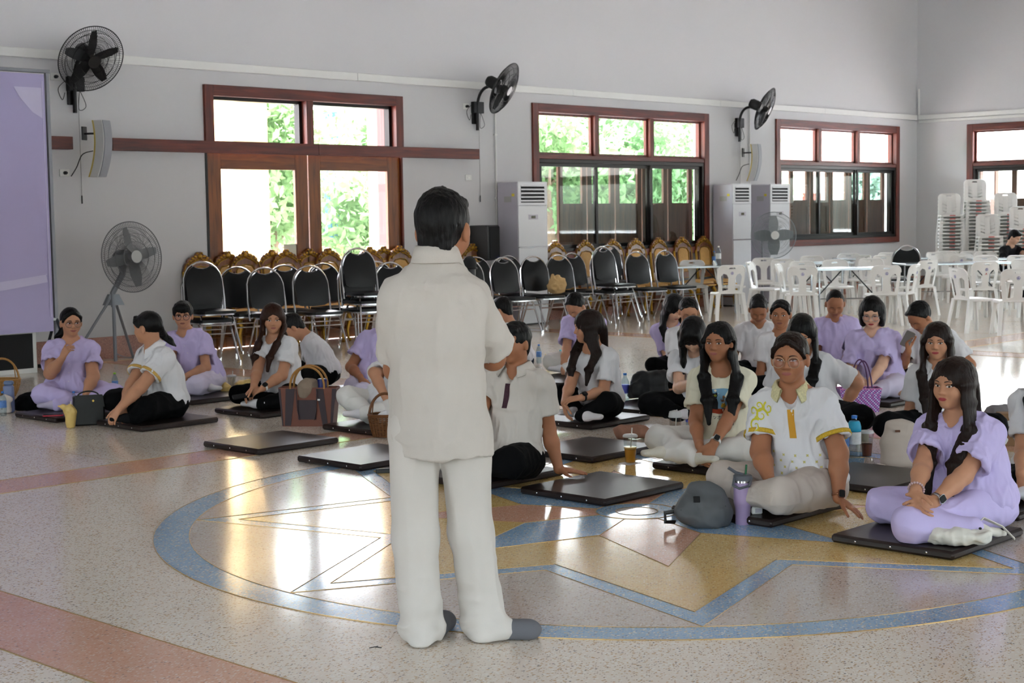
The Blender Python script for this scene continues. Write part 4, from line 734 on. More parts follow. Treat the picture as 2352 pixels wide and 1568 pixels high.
# ================================================ BODIES: distance fields meshed with surface nets
class Field:
    def __init__(s, lo, hi, h):
        s.lo = np.asarray(lo, float)-2*h; s.h = h; s.n = np.ceil((np.asarray(hi, float)+2*h-s.lo)/h).astype(int)+1; s.d = np.full(s.n, 9., np.float32)
    def _blk(s, lo, hi):
        a = np.clip(np.floor((np.asarray(lo)-s.lo)/s.h).astype(int), 0, s.n); b = np.clip(np.ceil((np.asarray(hi)-s.lo)/s.h).astype(int)+1, 0, s.n)
        if (b <= a).any(): return None
        ax = [(s.lo[i]+s.h*np.arange(a[i], b[i])).astype(np.float32) for i in range(3)]
        return tuple(slice(a[i], b[i]) for i in range(3)), (ax[0][:, None, None], ax[1][None, :, None], ax[2][None, None, :])
    def op(s, prim, k=.012, cut=False):
        fn, lo, hi = prim; m = k+s.h*2; r = s._blk(np.asarray(lo)-m, np.asarray(hi)+m)
        if r is None: return s
        sl, P = r; d = fn(P); a = s.d[sl]; k = max(k, 1e-5)
        if cut: h = np.clip(.5-.5*(a+d)/k, 0, 1); s.d[sl] = a*(1-h)-d*h+k*h*(1-h)
        else: h = np.clip(.5+.5*(a-d)/k, 0, 1); s.d[sl] = a+(d-a)*h-k*h*(1-h)
        return s
    def add(s, *ps, k=.012):
        for p in ps: s.op(p, k)
        return s
    def cut(s, *ps, k=.006):
        for p in ps: s.op(p, k, True)
        return s
    def floor(s, z):
        zz = (s.lo[2]+s.h*np.arange(s.n[2])).astype(np.float32); np.maximum(s.d, (z-zz)[None, None, :], out=s.d); return s
    def nets(s, smooth=1):
        d = s.d; neg = d < 0
        c = np.zeros(tuple(x-1 for x in d.shape), np.int8); S = lambda i, n: slice(i, n-1+i)
        n0, n1, n2 = d.shape
        for i in (0, 1):
            for j in (0, 1):
                for k in (0, 1): c += neg[S(i, n0), S(j, n1), S(k, n2)]
        I = np.argwhere((c > 0) & (c < 8))
        if not len(I): return np.zeros((0, 3)), np.zeros((0, 4), int)
        lin_ = np.full(c.shape, -1, np.int32); lin_[I[:, 0], I[:, 1], I[:, 2]] = np.arange(len(I))
        cor = [(i, j, k) for i in (0, 1) for j in (0, 1) for k in (0, 1)]
        dv = np.stack([d[I[:, 0]+o[0], I[:, 1]+o[1], I[:, 2]+o[2]] for o in cor], 1); acc = np.zeros((len(I), 3)); cnt = np.zeros(len(I))
        for a in range(8):
            for ax in range(3):
                o = cor[a]
                if o[ax]: continue
                b = a+(4, 2, 1)[ax]; d0, d1 = dv[:, a], dv[:, b]; m = (d0 < 0) != (d1 < 0); t = np.where(m, d0/np.where(m, d0-d1, 1), 0)
                p = np.tile(np.array(o, float), (len(I), 1)); p[:, ax] = t; acc += p*m[:, None]; cnt += m
        V = s.lo+(I+acc/np.maximum(cnt, 1)[:, None])*s.h; Q = []
        for ax in range(3):
            u, w = (ax+1) % 3, (ax+2) % 3; sl0 = [slice(None)]*3; sl1 = [slice(None)]*3; sl0[ax] = slice(0, -1); sl1[ax] = slice(1, None)
            A, B = neg[tuple(sl0)], neg[tuple(sl1)]; E = np.argwhere(A != B); E = E[(E[:, u] > 0) & (E[:, w] > 0) & (E[:, u] < c.shape[u]) & (E[:, w] < c.shape[w])]
            if not len(E): continue
            def at(du, dw): q = E.copy(); q[:, u] += du; q[:, w] += dw; return lin_[q[:, 0], q[:, 1], q[:, 2]]
            q = np.stack([at(-1, -1), at(0, -1), at(0, 0), at(-1, 0)], 1); fl_ = ~A[E[:, 0], E[:, 1], E[:, 2]]; q[fl_] = q[fl_][:, ::-1]; Q.append(q)
        Q = np.concatenate(Q); Q = Q[(Q >= 0).all(1)]
        for _ in range(smooth): V = lap(V, Q, .5)
        return V, Q
def lap(V, Q, f):
    a = np.concatenate([Q[:, i] for i in range(4)]); b = np.concatenate([Q[:, (i+1) % 4] for i in range(4)]); n = len(V)
    cnt = np.bincount(a, minlength=n)+np.bincount(b, minlength=n); S_ = np.stack([np.bincount(a, V[b, i], n)+np.bincount(b, V[a, i], n) for i in range(3)], 1)
    return V*(1-f)+f*S_/np.maximum(cnt, 1)[:, None]
def vnorm(V, Q):
    fn = np.cross(V[Q[:, 2]]-V[Q[:, 0]], V[Q[:, 3]]-V[Q[:, 1]]); N = np.zeros_like(V)
    for i in range(4):
        for k in range(3): N[:, k] += np.bincount(Q[:, i], fn[:, k], len(V))
    return N/np.maximum(np.linalg.norm(N, axis=1), 1e-9)[:, None]
_nt = np.random.default_rng(3).random((32, 32, 32)).astype(np.float32)*2-1
def vnoise(P):
    i = np.floor(P).astype(int); f = P-i; f = f*f*(3-2*f); r = 0
    for a in (0, 1):
        for b in (0, 1):
            for c in (0, 1): r = r+_nt[(i[:, 0]+a) % 32, (i[:, 1]+b) % 32, (i[:, 2]+c) % 32]*np.where(a, f[:, 0], 1-f[:, 0])*np.where(b, f[:, 1], 1-f[:, 1])*np.where(c, f[:, 2], 1-f[:, 2])
    return r
def V3(p): return np.array([p[0], p[1], p[2]], float)
def cap(a, b, ra, rb=None):                       # tapered capsule
    a, b = V3(a), V3(b); rb = ra if rb is None else rb; ba = b-a; L2 = max(ba@ba, 1e-9); R = max(ra, rb)
    def fn(P):
        x, y, z = P[0]-a[0], P[1]-a[1], P[2]-a[2]; t = np.clip((x*ba[0]+y*ba[1]+z*ba[2])/L2, 0, 1)
        return np.sqrt((x-t*ba[0])**2+(y-t*ba[1])**2+(z-t*ba[2])**2)-(ra+(rb-ra)*t)
    return fn, np.minimum(a, b)-R, np.maximum(a, b)+R
def cyl(a, b, ra, rb=None):                       # tapered cylinder with flat ends
    a, b = V3(a), V3(b); rb = ra if rb is None else rb; L = np.linalg.norm(b-a); n = (b-a)/max(L, 1e-9); R = max(ra, rb)
    def fn(P):
        x, y, z = P[0]-a[0], P[1]-a[1], P[2]-a[2]; t = x*n[0]+y*n[1]+z*n[2]
        return np.maximum(np.sqrt(np.maximum(x*x+y*y+z*z-t*t, 0))-(ra+(rb-ra)*np.clip(t/L, 0, 1)), np.maximum(-t, t-L))
    return fn, np.minimum(a, b)-R, np.maximum(a, b)+R
def ell(c, r, A=None):                            # ellipsoid, A = rows of local axes
    c = V3(c); r = np.asarray(r, float); A = np.eye(3) if A is None else np.asarray(A, float); ext = np.sqrt(((A*r[:, None])**2).sum(0))
    def fn(P):
        x, y, z = P[0]-c[0], P[1]-c[1], P[2]-c[2]; k0 = 0; k1 = 0
        for i in range(3): q = x*A[i, 0]+y*A[i, 1]+z*A[i, 2]; k0 = k0+(q/r[i])**2; k1 = k1+(q/r[i]**2)**2
        k0 = np.sqrt(k0); return k0*(k0-1)/np.sqrt(np.maximum(k1, 1e-9))
    return fn, c-ext, c+ext
def seg(a, b, wa, da, wb, db, side):              # elliptical limb/torso segment: half widths along side, half depths across
    a, b = V3(a), V3(b); L = np.linalg.norm(b-a); t_ = (b-a)/max(L, 1e-6); s_ = V3(side); s_ = s_-t_*(s_@t_); s_ /= np.linalg.norm(s_); f_ = np.cross(t_, s_); R = max(wa, wb, da, db)
    def fn(P):
        x, y, z = P[0]-a[0], P[1]-a[1], P[2]-a[2]; t = x*t_[0]+y*t_[1]+z*t_[2]; tc = np.clip(t/L, 0, 1); w = wa+(wb-wa)*tc; dd = da+(db-da)*tc; m = np.minimum(w, dd)
        e = t-tc*L; u = (x*s_[0]+y*s_[1]+z*s_[2])/w; v = (x*f_[0]+y*f_[1]+z*f_[2])/dd
        return (np.sqrt(u*u+v*v+(e/m)**2)-1)*m
    return fn, np.minimum(a, b)-R, np.maximum(a, b)+R
def half(p, n, R=.5):                             # half space within reach R of p, solid on the side n points to
    p = V3(p); n = V3(n); n = n/np.linalg.norm(n)
    def fn(P): return np.maximum(-((P[0]-p[0])*n[0]+(P[1]-p[1])*n[1]+(P[2]-p[2])*n[2]), np.sqrt((P[0]-p[0])**2+(P[1]-p[1])**2+(P[2]-p[2])**2)-R)
    return fn, p-R, p+R
def bbox(prims):
    return np.min([p[1] for p in prims], 0), np.max([p[2] for p in prims], 0)
def solid(prims, h, k=.012, cuts=(), kc=.006, floor=None, smooth=1):
    ps = [p if isinstance(p[0], tuple) else (p, k) for p in prims]; lo, hi = bbox([p[0] for p in ps]); F = Field(lo, hi, h)
    for p, kk in ps: F.op(p, kk)
    if floor is not None: F.floor(floor)
    for c in cuts: F.op(c, kc, True)
    return F.nets(smooth)
def folds(V, Q, amp, fr, seed=0, ridge=True):     # cloth folds: pushes the surface along its normals
    N = vnorm(V, Q); P = V+seed*1.37; n = vnoise(P*np.array(fr)); cr = np.exp(-(vnoise(P*np.array(fr)*.8+11)/.09)**2); n = (1-2*np.abs(n)) if ridge else n
    n2 = 1-2*np.abs(vnoise(P*np.array(fr)*2.1+5)); return V+N*(amp*(n-.3)+amp*.4*(n2-.2)+amp*.55*cr)[:, None]
# ------------------------------------------------ people
def skinmat(name, col):
    return M(name, col, .52, var=.07, vs=24, bump=.03, bs=180, spec=.35, sss=.06)
SK = {'fair': skinmat('skin_fair', (222, 176, 148)), 'mid': skinmat('skin_medium', (196, 142, 110)), 'tan': skinmat('skin_tan', (172, 116, 84)), 'dark': skinmat('skin_brown', (150, 98, 70))}
def cloth(name, col, bump=.12, bs=240, var=.05, rough=.85): return M(name, col, rough, var=var, vs=5, bump=bump, bs=bs, spec=.15, sheen=0.)
m_lav = cloth('lavender_cotton', (202, 188, 230)); m_lavp = cloth('pale_lavender_cotton', (212, 203, 224)); m_wht = cloth('white_cotton', (226, 224, 226)); m_wht2 = cloth('warm_white_linen', (208, 200, 191), .18, 300); m_crm = cloth('cream_cotton', (238, 232, 208))
m_blk = cloth('black_trousers', (9, 9, 11), .1, 200); m_wtr = cloth('white_trousers', (228, 224, 218)); m_bei = cloth('beige_trousers', (196, 184, 174)); m_sock_g = cloth('grey_sock', (112, 112, 116), .2, 500); m_sock_w = cloth('white_sock', (222, 218, 220), .2, 400); m_sock_b = cloth('black_sock', (22, 22, 24), .2, 400); m_sock_l = cloth('lavender_sock', (196, 186, 210)); m_bt = cloth('black_tee', (30, 30, 33))
def hairmat(name, col):
    return M(name, col, .46, var=.3, vs=60, bump=.35, bs=120, spec=.25, stretch=(1.6, 1.6, .1))
m_hair = hairmat('black_hair', (9, 7, 7)); m_hairb = hairmat('dark_brown_hair', (30, 17, 12)); m_hairr = hairmat('reddish_brown_hair', (50, 27, 17))
m_eye = M('eye_white', (210, 204, 200), .3, var=0); m_iris = M('dark_iris', (22, 14, 10), .15, var=0); m_brow = M('eyebrow_hair', (34, 24, 20), .7, var=0); m_lip = {'r': M('red_lips', (164, 56, 62), .4, var=0), 'p': M('natural_lips', (160, 92, 84), .45, var=0), 'm': M('brown_lips', (136, 82, 70), .5, var=0)}
def to_np(v): return np.array((v[0], v[1], v[2]), float)
def unit(v): v = np.asarray(v, float); return v/max(np.linalg.norm(v), 1e-9)
def dirv(a): a = math.radians(a); return to_np(TOW)*math.cos(a)+to_np(RGT)*math.sin(a)     # 0 faces the camera, 90 faces the right of the picture
Z3 = np.array((0, 0, 1.))
def head_prims(hc, X, Y, Z, s, fem):
    g = lambda x, y, z: hc+s*(x*X+y*Y+z*Z); A = np.stack([X, Y, Z]); jw = .058 if fem else .061
    E = lambda c, r, k: (ell(g(*c), np.array(r)*s, A), k*s)
    C = lambda a, b, ra, rb, k: (cap(g(*a), g(*b), ra*s, rb*s), k*s)
    add = [E((0, -.012, .026), (.074, .094, .086), .02), E((0, .02, -.032), (jw+.006, .066, .072), .03), E((0, .055, -.088), (.026, .024, .02), .03), E((0, .042, .035), (.056, .046, .046), .03)]
    add += [E((sx*.036, .054, -.028), (.025, .027, .028), .03) for sx in (-1, 1)]+[C((-.036, .074, .016), (.036, .074, .016), .009, .009, .022)]
    add += [C((0, .083, .004), (0, .1, -.03), .006, .0095, .014)]+[E((sx*.011, .089, -.034), (.0085, .011, .0075), .008) for sx in (-1, 1)]
    add += [E((sx*.031, .070, -.003), (.017, .014, .011), .006) for sx in (-1, 1)]
    add += [C((-.017, .0765, -.0575), (.017, .0765, -.0575), .0055, .0055, .012), C((-.014, .077, -.0665), (.014, .077, -.0665), .006, .006, .012)]
    add += [E((sx*.080, -.006, -.012), (.011, .019, .031), .010) for sx in (-1, 1)]
    cuts = [(ell(g(sx*.033, .094, -.001), np.array((.02, .016, .011))*s, A), .016*s) for sx in (-1, 1)]
    return add, cuts, g, A
def hand_prims(w, hd, pn, curl, side, s=1., spread=.12, thumb=35):   # w wrist, hd finger direction, pn palm normal (palm looks that way), side: +1 left hand
    hd = unit(hd); pn = unit(pn-hd*(pn@hd)); lat = np.cross(pn, hd)*side   # lat points to the thumb
    out = [(seg(w-hd*.01*s, w+hd*.075*s, .024*s, .019*s, .037*s, .015*s, lat), .012)]
    base = w+hd*.082*s
    for i, (o, L, r) in enumerate(((.0285, .070, .0083), (.0098, .079, .0087), (-.0095, .073, .0083), (-.0275, .057, .0073))):
        p = base+lat*o*s-hd*abs(o-.005)*.25*s; d = unit(hd+lat*o*spread*8); cu = curl[i] if hasattr(curl, '__len__') else curl
        for j, fr in enumerate((.46, .30, .24)):
            a = cu*(.75, 1.1, .8)[j]; d = unit(d*math.cos(a)+pn*math.sin(a)); q = p+d*L*fr*s; out.append((cap(p, q, r*s*(1-.07*j), r*s*(.93-.07*j)), .004)); p = q
    p = w+hd*.022*s+lat*.026*s; a = math.radians(thumb); d = unit(hd*math.cos(a)+lat*math.sin(a)+pn*.35)
    for j, (L, r) in enumerate(((.040, .0125), (.032, .0095), (.024, .0085))):
        q = p+d*L*s; out.append((cap(p, q, r*s, r*s*.9), .008 if j == 0 else .004)); p = q; d = unit(d+hd*.35+pn*.12)
    return out
def decal(bvh, pts, dr, off, faces=None):          # lays a small patch of points onto a surface
    out = []
    for p in pts:
        h = bvh.ray_cast(Vector(p), Vector(dr), .4)
        q = (np.array(h[0]) if h[0] is not None else np.array(p)+np.array(dr)*.1)-np.array(dr)*off; out.append(q)
    return out
def fan_faces(n): return [(0, 1+i, 1+(i+1) % n) for i in range(n)]
def mesh_plain(name, v, f, smooth=True):
    me = bpy.data.meshes.new(name); me.from_pydata([tuple(p) for p in v], [], f); me.update()
    if smooth: me.polygons.foreach_set('use_smooth', [True]*len(me.polygons))
    return me
def patch2d(bvh, outline, g, dr, off, name, mat, parent, cen=None, root=None):
    c = cen or (sum(p[0] for p in outline)/len(outline), sum(p[1] for p in outline)/len(outline))
    mid = [((p[0]+c[0])/2, (p[1]+c[1])/2) for p in outline]; n = len(outline)
    pts = [g(*c)]+[g(*p) for p in mid]+[g(*p) for p in outline]; v = decal(bvh, pts, dr, off)
    f = fan_faces(n)+[(1+i, 1+n+i, 1+n+(i+1) % n, 1+(i+1) % n) for i in range(n)]
    return obj(name, mesh_plain(name, v, f), mat, parent)
def grid_decal(bvh, g, u0, u1, v0, v1, nu, nv, dr, off, name, mat, parent, shear=0.):
    pts = [g(u0+(u1-u0)*i/nu+shear*(j/nv), v0+(v1-v0)*j/nv) for j in range(nv+1) for i in range(nu+1)]; v = decal(bvh, pts, dr, off)
    f = [(j*(nu+1)+i, j*(nu+1)+i+1, (j+1)*(nu+1)+i+1, (j+1)*(nu+1)+i) for j in range(nv) for i in range(nu)]
    return obj(name, mesh_plain(name, v, f), mat, parent)
def Bv(r, u, t): return to_np(RGT)*r+to_np(UP)*u+to_np(TOW)*t
def ik(a, c, hint, L1, L2):
    d = np.linalg.norm(c-a); n = unit(c-a)
    if d > (L1+L2)*.995: k = d/((L1+L2)*.995); L1 *= k; L2 *= k
    if d < abs(L1-L2)+.01: d = abs(L1-L2)+.01
    x = (L1*L1-L2*L2+d*d)/(2*d); h = math.sqrt(max(L1*L1-x*x, 0)); o = hint-a; o = o-n*(o@n); return a+n*x+unit(o)*h
def basis(fv, z=Z3): return np.cross(z, fv)
def hair(style, g, A, s, hc, h, neck, f, l, Rz, mat, parent, L=.3, t=.014, extra=None, fo=.012):
    E = lambda c, r, k=.012: (ell(g(*c), np.array(r)*s, A), k); C = lambda a, b, ra, rb, k=.015: (cap(a, b, ra*s, rb*s), k)
    P = [E((0, -.016, .03), (.076+t, .096+t, .087+t))]; cuts = [ell(g(0, .13, -.052), np.array((.074, .085, .112))*s, A)]; D = -Z3
    if style == 'short':
        P = [E((0, -.016, .03), (.076+t*.35, .096+t, .087+t)), E((0, -.055, -.05), (.056, .038, .05), .03)]
        cuts += [half(g(0, -.02, -.062), D+A[1]*.62, .3)]+[ell(g(sx*.09, .012, -.03), np.array((.03, .026, .042))*s, A) for sx in (-1, 1)]
        P += [E((0, .05, .085), (.06, .04, .03), .02)]
    elif style == 'buzz':
        P = [E((0, -.016, .028), (.078, .098, .089))]; cuts += [half(g(0, -.03, -.04), D+A[1]*.6, .3)]+[ell(g(sx*.09, .012, -.03), np.array((.03, .03, .046))*s, A) for sx in (-1, 1)]
    elif style == 'bowl':
        cuts = [ell(g(0, .13, -.075), np.array((.078, .085, .108))*s, A), half(g(0, -.02, -.055), D+A[1]*.5, .3)]+[ell(g(sx*.095, .012, -.03), np.array((.028, .024, .04))*s, A) for sx in (-1, 1)]
        P += [E((0, .055, .07), (.07, .05, .045), .02)]
    elif style == 'bob':
        for sx in (-1, 1): P += [E((sx*.07, -.012, -.03), (.032, .075, .095), .03)]
        P += [E((0, -.065, -.03), (.075, .05, .09), .03)]; cuts += [half(g(0, 0, -.115), D, .3)]
    elif style in ('tied', 'pony', 'bun'):
        P = [E((0, -.018, .03), (.078+t*.35, .098+t*.35, .089+t*.3))]; cuts = [ell(g(0, .135, -.05), np.array((.077, .085, .122))*s, A)]
        P += [C(g(sx*.012, .085, .083), g(sx*.062, .062, .045), .013, .012) for sx in (-1, 1)]+[C(g(sx*.062, .062, .045), g(sx*.078, .035, .0), .012, .008) for sx in (-1, 1)]
        cuts += [half(g(0, -.02, -.06), D+A[1]*.9, .3)]+[ell(g(sx*.09, .012, -.02), np.array((.03, .03, .046))*s, A) for sx in (-1, 1)]
        if style == 'pony':
            p = [g(0, -.1, .0), g(0, -.135, -.02), g(0, -.15, -.07), g(0, -.15, -.13), g(.01, -.15, -.2)] if extra is None else [g(0, -.1, 0)]+extra
            rr = [.026, .034, .04, .036, .02][:len(p)]
            P += [C(p[i], p[i+1], rr[i], rr[i+1]) for i in range(len(p)-1)]
        else: P += [E((0, -.105, -.01), (.035, .028, .035))]
    elif style in ('long', 'fall', 'half'):
        if style == 'half': cuts = [ell(g(0, .135, -.05), np.array((.076, .085, .12))*s, A)]+[ell(g(sx*.09, .03, -.012), np.array((.03, .03, .03))*s, A) for sx in (-1, 1)]
        if style == 'long': cuts = [ell(g(0, .135, -.058), np.array((.068, .085, .120))*s, A)] if t < .019 else [ell(g(0, .135, -.07), np.array((.066, .085, .118))*s, A)]
        HYv, HXv = A[1], A[0]
        if style == 'fall': cuts = [ell(g(0, .14, -.10), np.array((.04, .07, .085))*s, A)]
        for sx in (-1, 1):
            fr = (extra or {}).get(sx, True)
            if style == 'fall':
                q = [g(sx*.045, .05, .075), g(sx*.074, .06, 0), g(sx*.072, .07, -.08)]; q += [q[-1]+D*L*.5, q[-1]+D*L]; sd_ = [HYv, HYv, f, f]; wd = [.04, .05, .05, .045, .03]; th = [.022, .022, .022, .02, .012]
            else:
                q = [g(sx*.045, .02, .088), g(sx*.083, .012, .012), g(sx*.086, -.002, -.075)]
                if fr is None: q = q[:2]+[g(sx*.075, -.05, -.06)]
                elif fr: q += [neck+l*sx*.098*s+f*.085-Z3*.03, neck+l*sx*(.08-1.5*(fo-.012))+f*(.146+1.3*fo)-Z3*(.05+L*.45), neck+l*sx*(.07-1.2*(fo-.012))+f*(.164+1.5*fo)-Z3*(.05+L)]
                else: q += [neck+l*sx*.085*s-f*.07-Z3*.06, neck+l*sx*.08-f*.11-Z3*(.05+L*.5), neck+l*sx*.06-f*.12-Z3*(.05+L)]
                sd_ = [HYv, HYv, HYv, l, l]; wd = [.04, .05, .05, .042, .034, .014]; th = [.022, .02, .02, .018, .016, .009]
            P += [(seg(q[i], q[i+1], wd[i]*s, th[i]*s, wd[i+1]*s, th[i+1]*s, sd_[i]), .02) for i in range(len(q)-1)]
            if style == 'fall': P += [C(g(sx*.085, .0, .02), g(sx*.085, .02, -.08), .03, .03), C(g(sx*.085, .02, -.08), g(sx*.085, .02, -.08)+D*L*.9, .03, .02)]
        b0 = g(0, -.085, .0); b1 = neck-f*.085-Z3*.02; b2 = neck-f*.115-Z3*L*.8
        P += [(seg(b0, b1, .075*s, .035*s, .085*s, .03*s, l), .02), (seg(b1, b2, .085*s, .028, .06, .02, l), .02)]
        if style != 'fall' and t < .019: cuts += [cap(g(0, .1, .07), g(0, .03, .118), .005, .003)]
    V, Q = solid(P, h*1.15, .012, cuts, .008, smooth=1)
    N = vnorm(V, Q); n = vnoise(V*np.array((150, 150, 9.))+3)+.6*vnoise(V*np.array((60, 60, 5.))); V = V+N*(.0022*n)[:, None]
    if style in ('short', 'bowl', 'bob', 'tied'): V = V+N*(.0028*vnoise(V*np.array((70, 70, 40.))+9))[:, None]
    return obj('hair', mesh_np('hair', V, Q), mat, parent)
PPL = {}
def person(lab, pel, head, face, hface=None, hp=8, roll=0, hdd=0., hdx=0., npitch=14, tface=None, skin='mid', fem=True, b=1., hs=1., zs=.045, legs='cross', knees=None, ankles=None, arms=None,
           shirt=None, trous=None, sock=None, hairst='long', hm=None, hL=.28, ht=.014, hx=None, top='tee', lip='p', feat=True, glasses=False, eyes=True, loose=.012, slv=.62, foot='sock', gaze=0., cat='person', group='people seated on the floor', lsh=None, extra=None, smile=0., hem=True, grd=None, rootxy=None):
    base = gp(pel[0], pel[1], zs) if rootxy is None else Vector((rootxy[0], rootxy[1], zs)); R = math.hypot(base.x, base.y); root = np.array((base.x, base.y, 0.)); hface = face if hface is None else hface; tface = face if tface is None else tface
    J = lambda u, v, dd=0.: to_np(rng_at(u, v, R+dd))-root
    h = float(np.clip(R*.00056, .0042, .0058)); hcl = h*1.45
    o = empty('person', (base.x, base.y, 0), 0, lab, cat, group)
    f = dirv(tface); l = np.cross(Z3, f); fl_ = dirv(face); ll = np.cross(Z3, fl_); fh = dirv(hface); lh = np.cross(Z3, fh)
    hc = J(head[0], head[1], hdd); a = math.radians(hp); HY = fh*math.cos(a)-Z3*math.sin(a); HX = lh; HZ = np.cross(HY, HX); rr = math.radians(roll); HX, HZ = HX*math.cos(rr)+HZ*math.sin(rr), HZ*math.cos(rr)-HX*math.sin(rr)
    npr = math.radians(npitch); neck = hc-hs*.165*(Z3*math.cos(npr)+fh*math.sin(npr)*.6+f*math.sin(npr)*.4)
    p0 = np.array((0, 0, zs+.10)); mid = (p0+neck)/2-f*.025; t = unit(neck-mid); sc = neck-t*.055
    shw = .136*b**.7*(.97 if fem else 1.12); SH = {1: sc+l*shw-t*.012, -1: sc-l*shw-t*.012}
    if lsh: SH = {k: SH[k]+np.array(Bv(*lsh.get(k, (0, 0, 0)))) for k in SH}
    add, cuts, g, A = head_prims(hc, HX, HY, HZ, hs, fem)
    # ---- skin
    P = list(add); P += [(cap(g(0, -.03, -.06), neck-t*.03, .054*hs, .058*hs), .03), (seg(neck-t*.02, mid, .11*b, .06, .10*b, .06, l), .04), (cap(SH[1]-l*.02, SH[-1]+l*.02, .035, .035), .04)]
    HANDS = []
    for sd in (1, -1):
        ar = (arms or {}).get(sd, {})
        w = J(*ar['w']) if 'w' in ar else fl_*.27+ll*sd*.05+Z3*(zs+.19)
        hint = J(*ar['e']) if 'e' in ar else SH[sd]+l*sd*.08-Z3*.25-f*.02
        k_ = 1.0 if fem else 1.06; el = ik(SH[sd], w, hint, .262*k_, .232*k_)
        hd = unit(Bv(*ar['hd'])) if 'hd' in ar else unit(unit(w-el)+fl_*.2-Z3*.25); pn = Bv(*ar['pn']) if 'pn' in ar else (-Z3-ll*sd*.5)
        rb = .9+.1*b if fem else 1.05; am = ar.get('fat', 1.)*b**.8
        P += [(cap(SH[sd], el, .046*am*rb, .040*am*rb), .03), (cap(el, el+(w-el)*.35, .040*am*rb, .039*am*rb), .02), (cap(el+(w-el)*.35, w, .039*am*rb, .0255*rb), .02)]
        if not ar.get('nohand'): P += hand_prims(w, hd, pn, ar.get('curl', .35), sd, .97*(1 if fem else 1.07), ar.get('spread', .1), ar.get('thumb', 35))
        HANDS.append((sd, el, w, hd))
    bare = []
    # ---- legs
    if hx is not None and isinstance(hx, list): hx = [J(*q) for q in hx]
    if legs == 'sit':
        T = [(ell(p0-fl_*.01, (.165*b, .135*b, .10), np.stack([ll, fl_, Z3])), .03)]
        for k_ in (1, -1):
            kn_ = fl_*.42+ll*k_*.12+Z3*(zs+.05); an_ = fl_*.38+ll*k_*.13+Z3*.08; T += [(cap(p0+ll*k_*.085, kn_, .085, .065), .04), (cap(kn_, an_, .062, .045), .03)]
            V, Q = solid([(cap(an_-fl_*.03, an_+fl_*.06-Z3*.03, .04, .04), .02), (seg(an_+fl_*.03-Z3*.03, an_+fl_*.15-Z3*.045, .036, .03, .04, .02, ll), .02)], h*1.4, .02, floor=.0, smooth=1); obj('sock', mesh_np('sock', V, Q), sock or m_sock_b, o)
        V, Q = solid(T, hcl, .03, smooth=2); V = folds(V, Q, .006, (14, 14, 9), 3); obj('trousers', mesh_np('trousers', V, Q), trous or m_blk, o)
    if legs in ('cross', 'side'):
        hip = {1: p0+ll*.085*b-Z3*.0, -1: p0-ll*.085*b}
        if legs == 'cross': kn = {1: fl_*.27+ll*.33+Z3*(zs+.13), -1: fl_*.27-ll*.33+Z3*(zs+.13)}; an = {1: fl_*.34-ll*.07+Z3*(zs+.055), -1: fl_*.24+ll*.10+Z3*(zs+.055)}; ft = {1: -ll*.8+fl_*.3, -1: ll*.8+fl_*.3}
        else:
            q = {'side': 1}[legs]; kn = {1: fl_*.36+ll*.14+Z3*(zs+.1), -1: fl_*.38-ll*.12+Z3*(zs+.09)}; an = {1: fl_*.05+ll*.34+Z3*(zs+.05), -1: fl_*.18+ll*.26+Z3*(zs+.05)}; ft = {1: ll*.7-fl_*.7, -1: ll*.7-fl_*.7}
        if knees:
            for k_ in knees: kn[k_] = J(*knees[k_]); kn[k_][2] = max(kn[k_][2], zs+.07)
        if ankles:
            for k_ in ankles: an[k_] = J(*ankles[k_][:3]); an[k_][2] = max(an[k_][2], zs+.045); 
            for k_ in ankles:
                if len(ankles[k_]) > 3: ft[k_] = Bv(*ankles[k_][3])
        lw = .012 if loose > .012 else .0
        T = [(ell(p0-fl_*.01, (.172*b, .135*b, .112), np.stack([ll, fl_, Z3])), .03)]
        for k_ in (1, -1):
            T += [(cap(hip[k_], kn[k_], .092*b+lw, .068*b**.5+lw), .04), (cap(kn[k_], an[k_], .064*b**.5+lw, .046+lw*.6), .03)]
            d_ = unit(ft[k_]); fp = [(cap(an[k_]-d_*.02, an[k_]+d_*.05, .036, .036), .02), (seg(an[k_]+d_*.04, an[k_]+d_*.15, .036, .03, .042, .02, np.cross(Z3, d_)), .02)]
            if foot == 'sock':
                V, Q = solid(fp, h*1.3, .02, floor=zs, smooth=1); obj('sock', mesh_np('sock', V, Q), sock or m_sock_w, o)
            elif foot == 'bare': P += fp
        V, Q = solid(T, hcl, .03, floor=zs, smooth=2); V = folds(V, Q, .006+lw*.25, (8, 8, 8), pel[0]*.01); V = lap(V, Q, .3); V[:, 2] = np.maximum(V[:, 2], zs)
        obj('trousers', mesh_np('trousers', V, Q), trous or m_blk, o)
    # ---- shirt
    os_ = loose; S = []
    wS = (.145*b+os_); dS = (.108*b+os_)
    S += [(seg(p0+Z3*.06, mid, wS*1.06, dS*1.06, wS, dS, l), .04), (seg(mid, sc-t*.03, wS, dS, wS*1.02, dS*.82, l), .04), (cap(SH[1]-l*.01, SH[-1]+l*.01, .050+os_*.6, .050+os_*.6), .045), (cap(neck-t*.03, sc, .064, .07), .04)]
    if hem: S += [(ell(p0+Z3*.035-f*.005, (.168*b+os_, .138*b+os_, .10), np.stack([l, f, Z3])), .04)]
    if fem: S += [(ell(mid+t*.10+f*.075*b+l*sx*.062*b, (.055*b, .05*b, .055*b)), .04) for sx in (-1, 1)]
    S += [(cap(neck-t*.012, SH[k_]+l*k_*.0, .052, .050+os_*.6), .03) for k_ in (1, -1)]
    sc_cuts = []; CU = []
